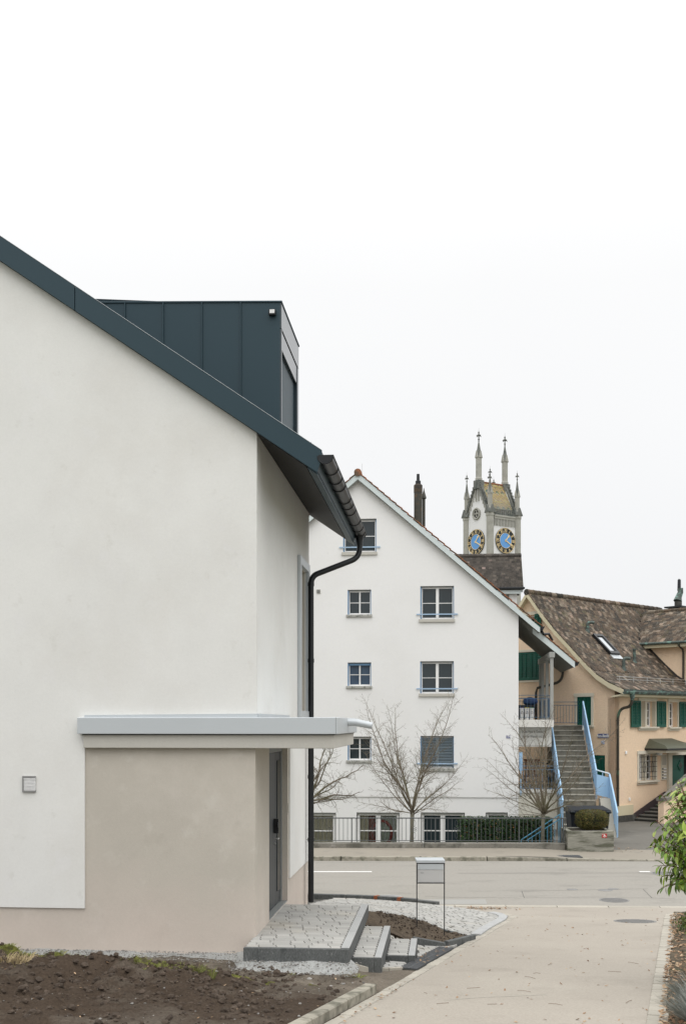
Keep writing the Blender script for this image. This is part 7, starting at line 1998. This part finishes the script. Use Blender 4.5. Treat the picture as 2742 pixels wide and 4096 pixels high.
for i in range(2600):
    u = g.uniform(-3.3, 1.3); v = -.62 * sstep(-.25, -.04, u) - g.uniform(.02, .62); p = HS.w(u, v, 0)
    k = g.random(); r = .004 + .012 * k ** 4
    top = .905 + .045 * sstep(-.6, .1, u)
    tt = max(0, min(1, (-v - .62 * sstep(-.25, -.04, u)) / .45)); z = top * (1 - tt) + (soil_z(p.x, p.y)) * tt
    lump(gr2, (p.x, p.y, z + .014 + .02 * math.sin(math.pi * tt)), r, g, .6)
for i in range(500):
    x, y = g.uniform(.5, 1.85), g.uniform(15.4, 17.3)
    if inside((x, y), bed_xy): r = .006 + .02 * g.random() ** 3; lump(cl_, (x, y, apron_z(x, y) + .04), r, g)
m_stn = M('pale_pebble', (.22,.21,.195), .9, var=None, fine=(.1, 30), rand=.35)
m_clod = M('soil_clod', (.062,.046,.034), .95, var=None, fine=(.2, 40), rand=.3)
tag(cl_.build('soil_clods', m_clod, None, fix=False), 'loose dark clods of earth on the spoil heap', 'soil', kind='stuff')
tag(st2.build('pebbles', m_stn, None, fix=False), 'pale pebbles strewn over the bare soil', 'pebbles', kind='stuff')
tag(gr2.build('gravel', m_stn, None, fix=False), 'pale gravel along the foot of the beige wall', 'gravel', kind='stuff')
m_grass = M('fresh_grass', (.10,.17,.03), .7, var=(.1, 4), fine=None, rand=.3, cols=[(0, (.11,.125,.022)), (.6, (.17,.19,.045)), (1, (.26,.23,.10))])
m_straw = M('dry_grass', (.38,.30,.17), .85, var=None, fine=None, rand=.25)
gs = MB()
def tuft(x, y, n, h, s): blade_tuft(gs, (x, y, soil_z(x, y)), n, h, s, g, .0035, .5)
for i in range(420):                                                # along the crest of the heap and the ground behind it
    t = g.random() ** 1.2; x = -4.5 + 3.3 * t; y = 12.05 - .35 * t + g.gauss(0, .17)
    if fbm(x * 1.8, 3) > -.18 or t < .3: tuft(x, y, 16, .04, .05)
for (x, y, n, h, s) in ((-1.45, 11.3, 60, .11, .07), (-1.60, 11.5, 50, .09, .07), (-1.3, 11.15, 34, .14, .05), (-3.15, 11.0, 60, .05, .12), (-3.05, 10.9, 40, .05, .10), (-3.75, 11.6, 50, .06, .06), (-1.85, 10.9, 20, .06, .05), (-3.9, 12.0, 60, .06, .1), (.15, 12.0, 60, .05, .09), (-.15, 12.55, 80, .06, .09), (.02, 12.3, 40, .05, .08), (-.75, 12.6, 50, .06, .07), (-.55, 12.1, 30, .04, .05)): tuft(x, y, n, h, s)
tag(gs.build('grass_tufts', m_grass, None, fix=False), 'sparse fresh grass tufts on and behind the spoil heap', 'grass', kind='stuff')
gs = MB()
for (x, y) in ((-3.35, 11.5), (-3.45, 11.45), (-3.28, 11.6)): tuft(x, y, 70, .13, .13)
tag(gs.build('dry_grass_tuft', m_straw, None, fix=False), 'tuft of straw coloured dry grass on the spoil heap', 'grass', kind='stuff')
lf = MB()
for i in range(120):
    x = g.uniform(-4.4, .0); y = g.uniform(9.2, 12.0); dead_leaf(lf, (x, y, soil_z(x, y) + .006), g.uniform(.008, .022), g)
tag(lf.build('soil_leaves', m_dead, None, fix=False), 'small brown leaves lying on the dark soil', 'leaves', kind='stuff')

# ================================================================== COVERS, GRATES, PATCHES
def cover(px, py, rx, lab, lane=False, mat=None, pat=True):
    if lane: Y = 1.8 / ((py - HY) / FPX - .082); z = lane_z(Y)
    else: Y = EZ * FPX / (py - HY); z = 0
    X = (px - CX) / FPX * Y; r = rx * Y / FPX
    t = thing('manhole_cover', lab, 'manhole cover', (X, Y, z), 0)
    if lane: t.rotation_euler = (-math.atan(.082), 0, 0)
    mt = mat or M('worn_cover_iron', (.215,.212,.205), .7, var=(.08, 6), fine=(.2, 50), metal=.2)
    mb = MB(); mb.lathe([(r * 1.0, -.02), (r * 1.0, .004), (r * .90, .004), (r * .90, -.01)], 32); mb.build('rim', mt, t)
    mb = MB(); mb.lathe([(r * .885, -.02), (r * .885, .003)], 32); mb.build('plate', mt, t)
    if pat and r > .2:
        for i in range(-4, 5):
            w = math.sqrt(max(0, .81 - (i / 5) ** 2)) * r * .95; mb = MB(); mb.box(-w, w, r * i / 5 - r * .04, r * i / 5 + r * .04, .003, .0075); mb.build('rib', mt, t)
cover(2537, 3685, 84, 'round manhole cover at the mouth of the lane near the right setts', lane=True)
cover(2287, 3558, 22, 'small round valve cover in the street, leftmost of three')
cover(2418, 3561, 29, 'small round valve cover in the street, middle of three')
cover(2451, 3556, 22, 'small round valve cover in the street, right one of the touching pair')
cover(2668, 3494, 66, 'large round manhole cover in the street by the short white dash')
cover(2454, 3601, 60, 'faint round grate in the street just before the lane mouth')
cover(1550, 3588, 58, 'pale round manhole cover behind the orange marked kerb', mat=M('pale_cover', (.34,.34,.33), .7, var=(.05, 6), fine=(.15, 60)))
Yg = (EZ - .105) * FPX / (3419 - HY); xg = (2262 - CX) / FPX * Yg
t = thing('street_grate', 'dark rectangular grate set in the far pavement', 'grate', (xg, Yg, walk_z(xg)))
mb = MB(); mb.box(-.40, .40, -.24, .24, -.03, .004); mb.build('frame', m_iron, t)
for i in range(12): mb = MB(); x = -.36 + i * .062; mb.box(x, x + .034, -.21, .21, .0042, .011); mb.build('bar', m_iron, t)
def sheet(name, pts, z, mat, parent=None):
    mb = MB(); mb.poly([(x, y, z) for x, y in pts]); o = mb.build(name, mat, parent, fix=False); return o
stO = bpy.data.objects['street']
m_patch = M('pale_concrete_patch', (.29,.285,.265), .92, var=(.04, 2), fine=(.06, 70))
def gp(px, py, h=EZ): Y = h * FPX / (py - HY); return ((px - CX) / FPX * Y, Y)
sheet('concrete_patch', [gp(1560, 3617), gp(1947, 3617), gp(1940, 3598), gp(1560, 3598)], .003, m_patch, stO)
m_tar = M('dark_tar_seam', (.075,.072,.066), .8, var=(.1, 10))
def seam(pts, w=.012, z=.003, parent=stO):
    mb = MB()
    for p, q in zip(pts[:-1], pts[1:]):
        P, Q = Vector(p), Vector(q); d = (Q - P).normalized(); n2 = Vector((-d.y, d.x)) * w / 2; mb.poly([(*(P - n2), z), (*(Q - n2), z), (*(Q + n2), z), (*(P + n2), z)])
    mb.build('tar_seam', m_tar, parent, fix=False)
def wob(a, b, n, amp, s): 
    g2 = random.Random(s); return [(a[0] + (b[0] - a[0]) * i / n, a[1] + (b[1] - a[1]) * i / n + g2.gauss(0, amp)) for i in range(n + 1)]
seam(wob(gp(1700, 3588), gp(2080, 3592), 14, .04, 1)); seam(wob(gp(2085, 3565), gp(2590, 3555), 8, .006, 2)); seam(wob(gp(2085, 3565), gp(2095, 3592), 2, .0, 2)); seam(wob(gp(2570, 3557), gp(2605, 3592), 5, .03, 3))
seam(wob(gp(1830, 3493), gp(2640, 3492), 10, .004, 4), .02); seam(wob(gp(2605, 3592), gp(2700, 3596), 4, .01, 6)); seam(wob(gp(1250, 3452), gp(1700, 3447), 8, .02, 7)); seam(wob(gp(2095, 3592), gp(2605, 3592), 8, .008, 8))
mb = MB(); 
for p, q in zip(*(lambda l: (l[:-1], l[1:]))(wob((1.0, 11.0), (2.05, 11.35), 8, .02, 9))):
    P, Q = Vector(p), Vector(q); n2 = Vector((0, .008)); mb.poly([(*(P - n2), lane_z(P.y) + .003), (*(Q - n2), lane_z(Q.y) + .003), (*(Q + n2), lane_z(Q.y) + .003), (*(P + n2), lane_z(P.y) + .003)])
mb.build('pale_scratch', m_sett, bpy.data.objects['lane'], fix=False)
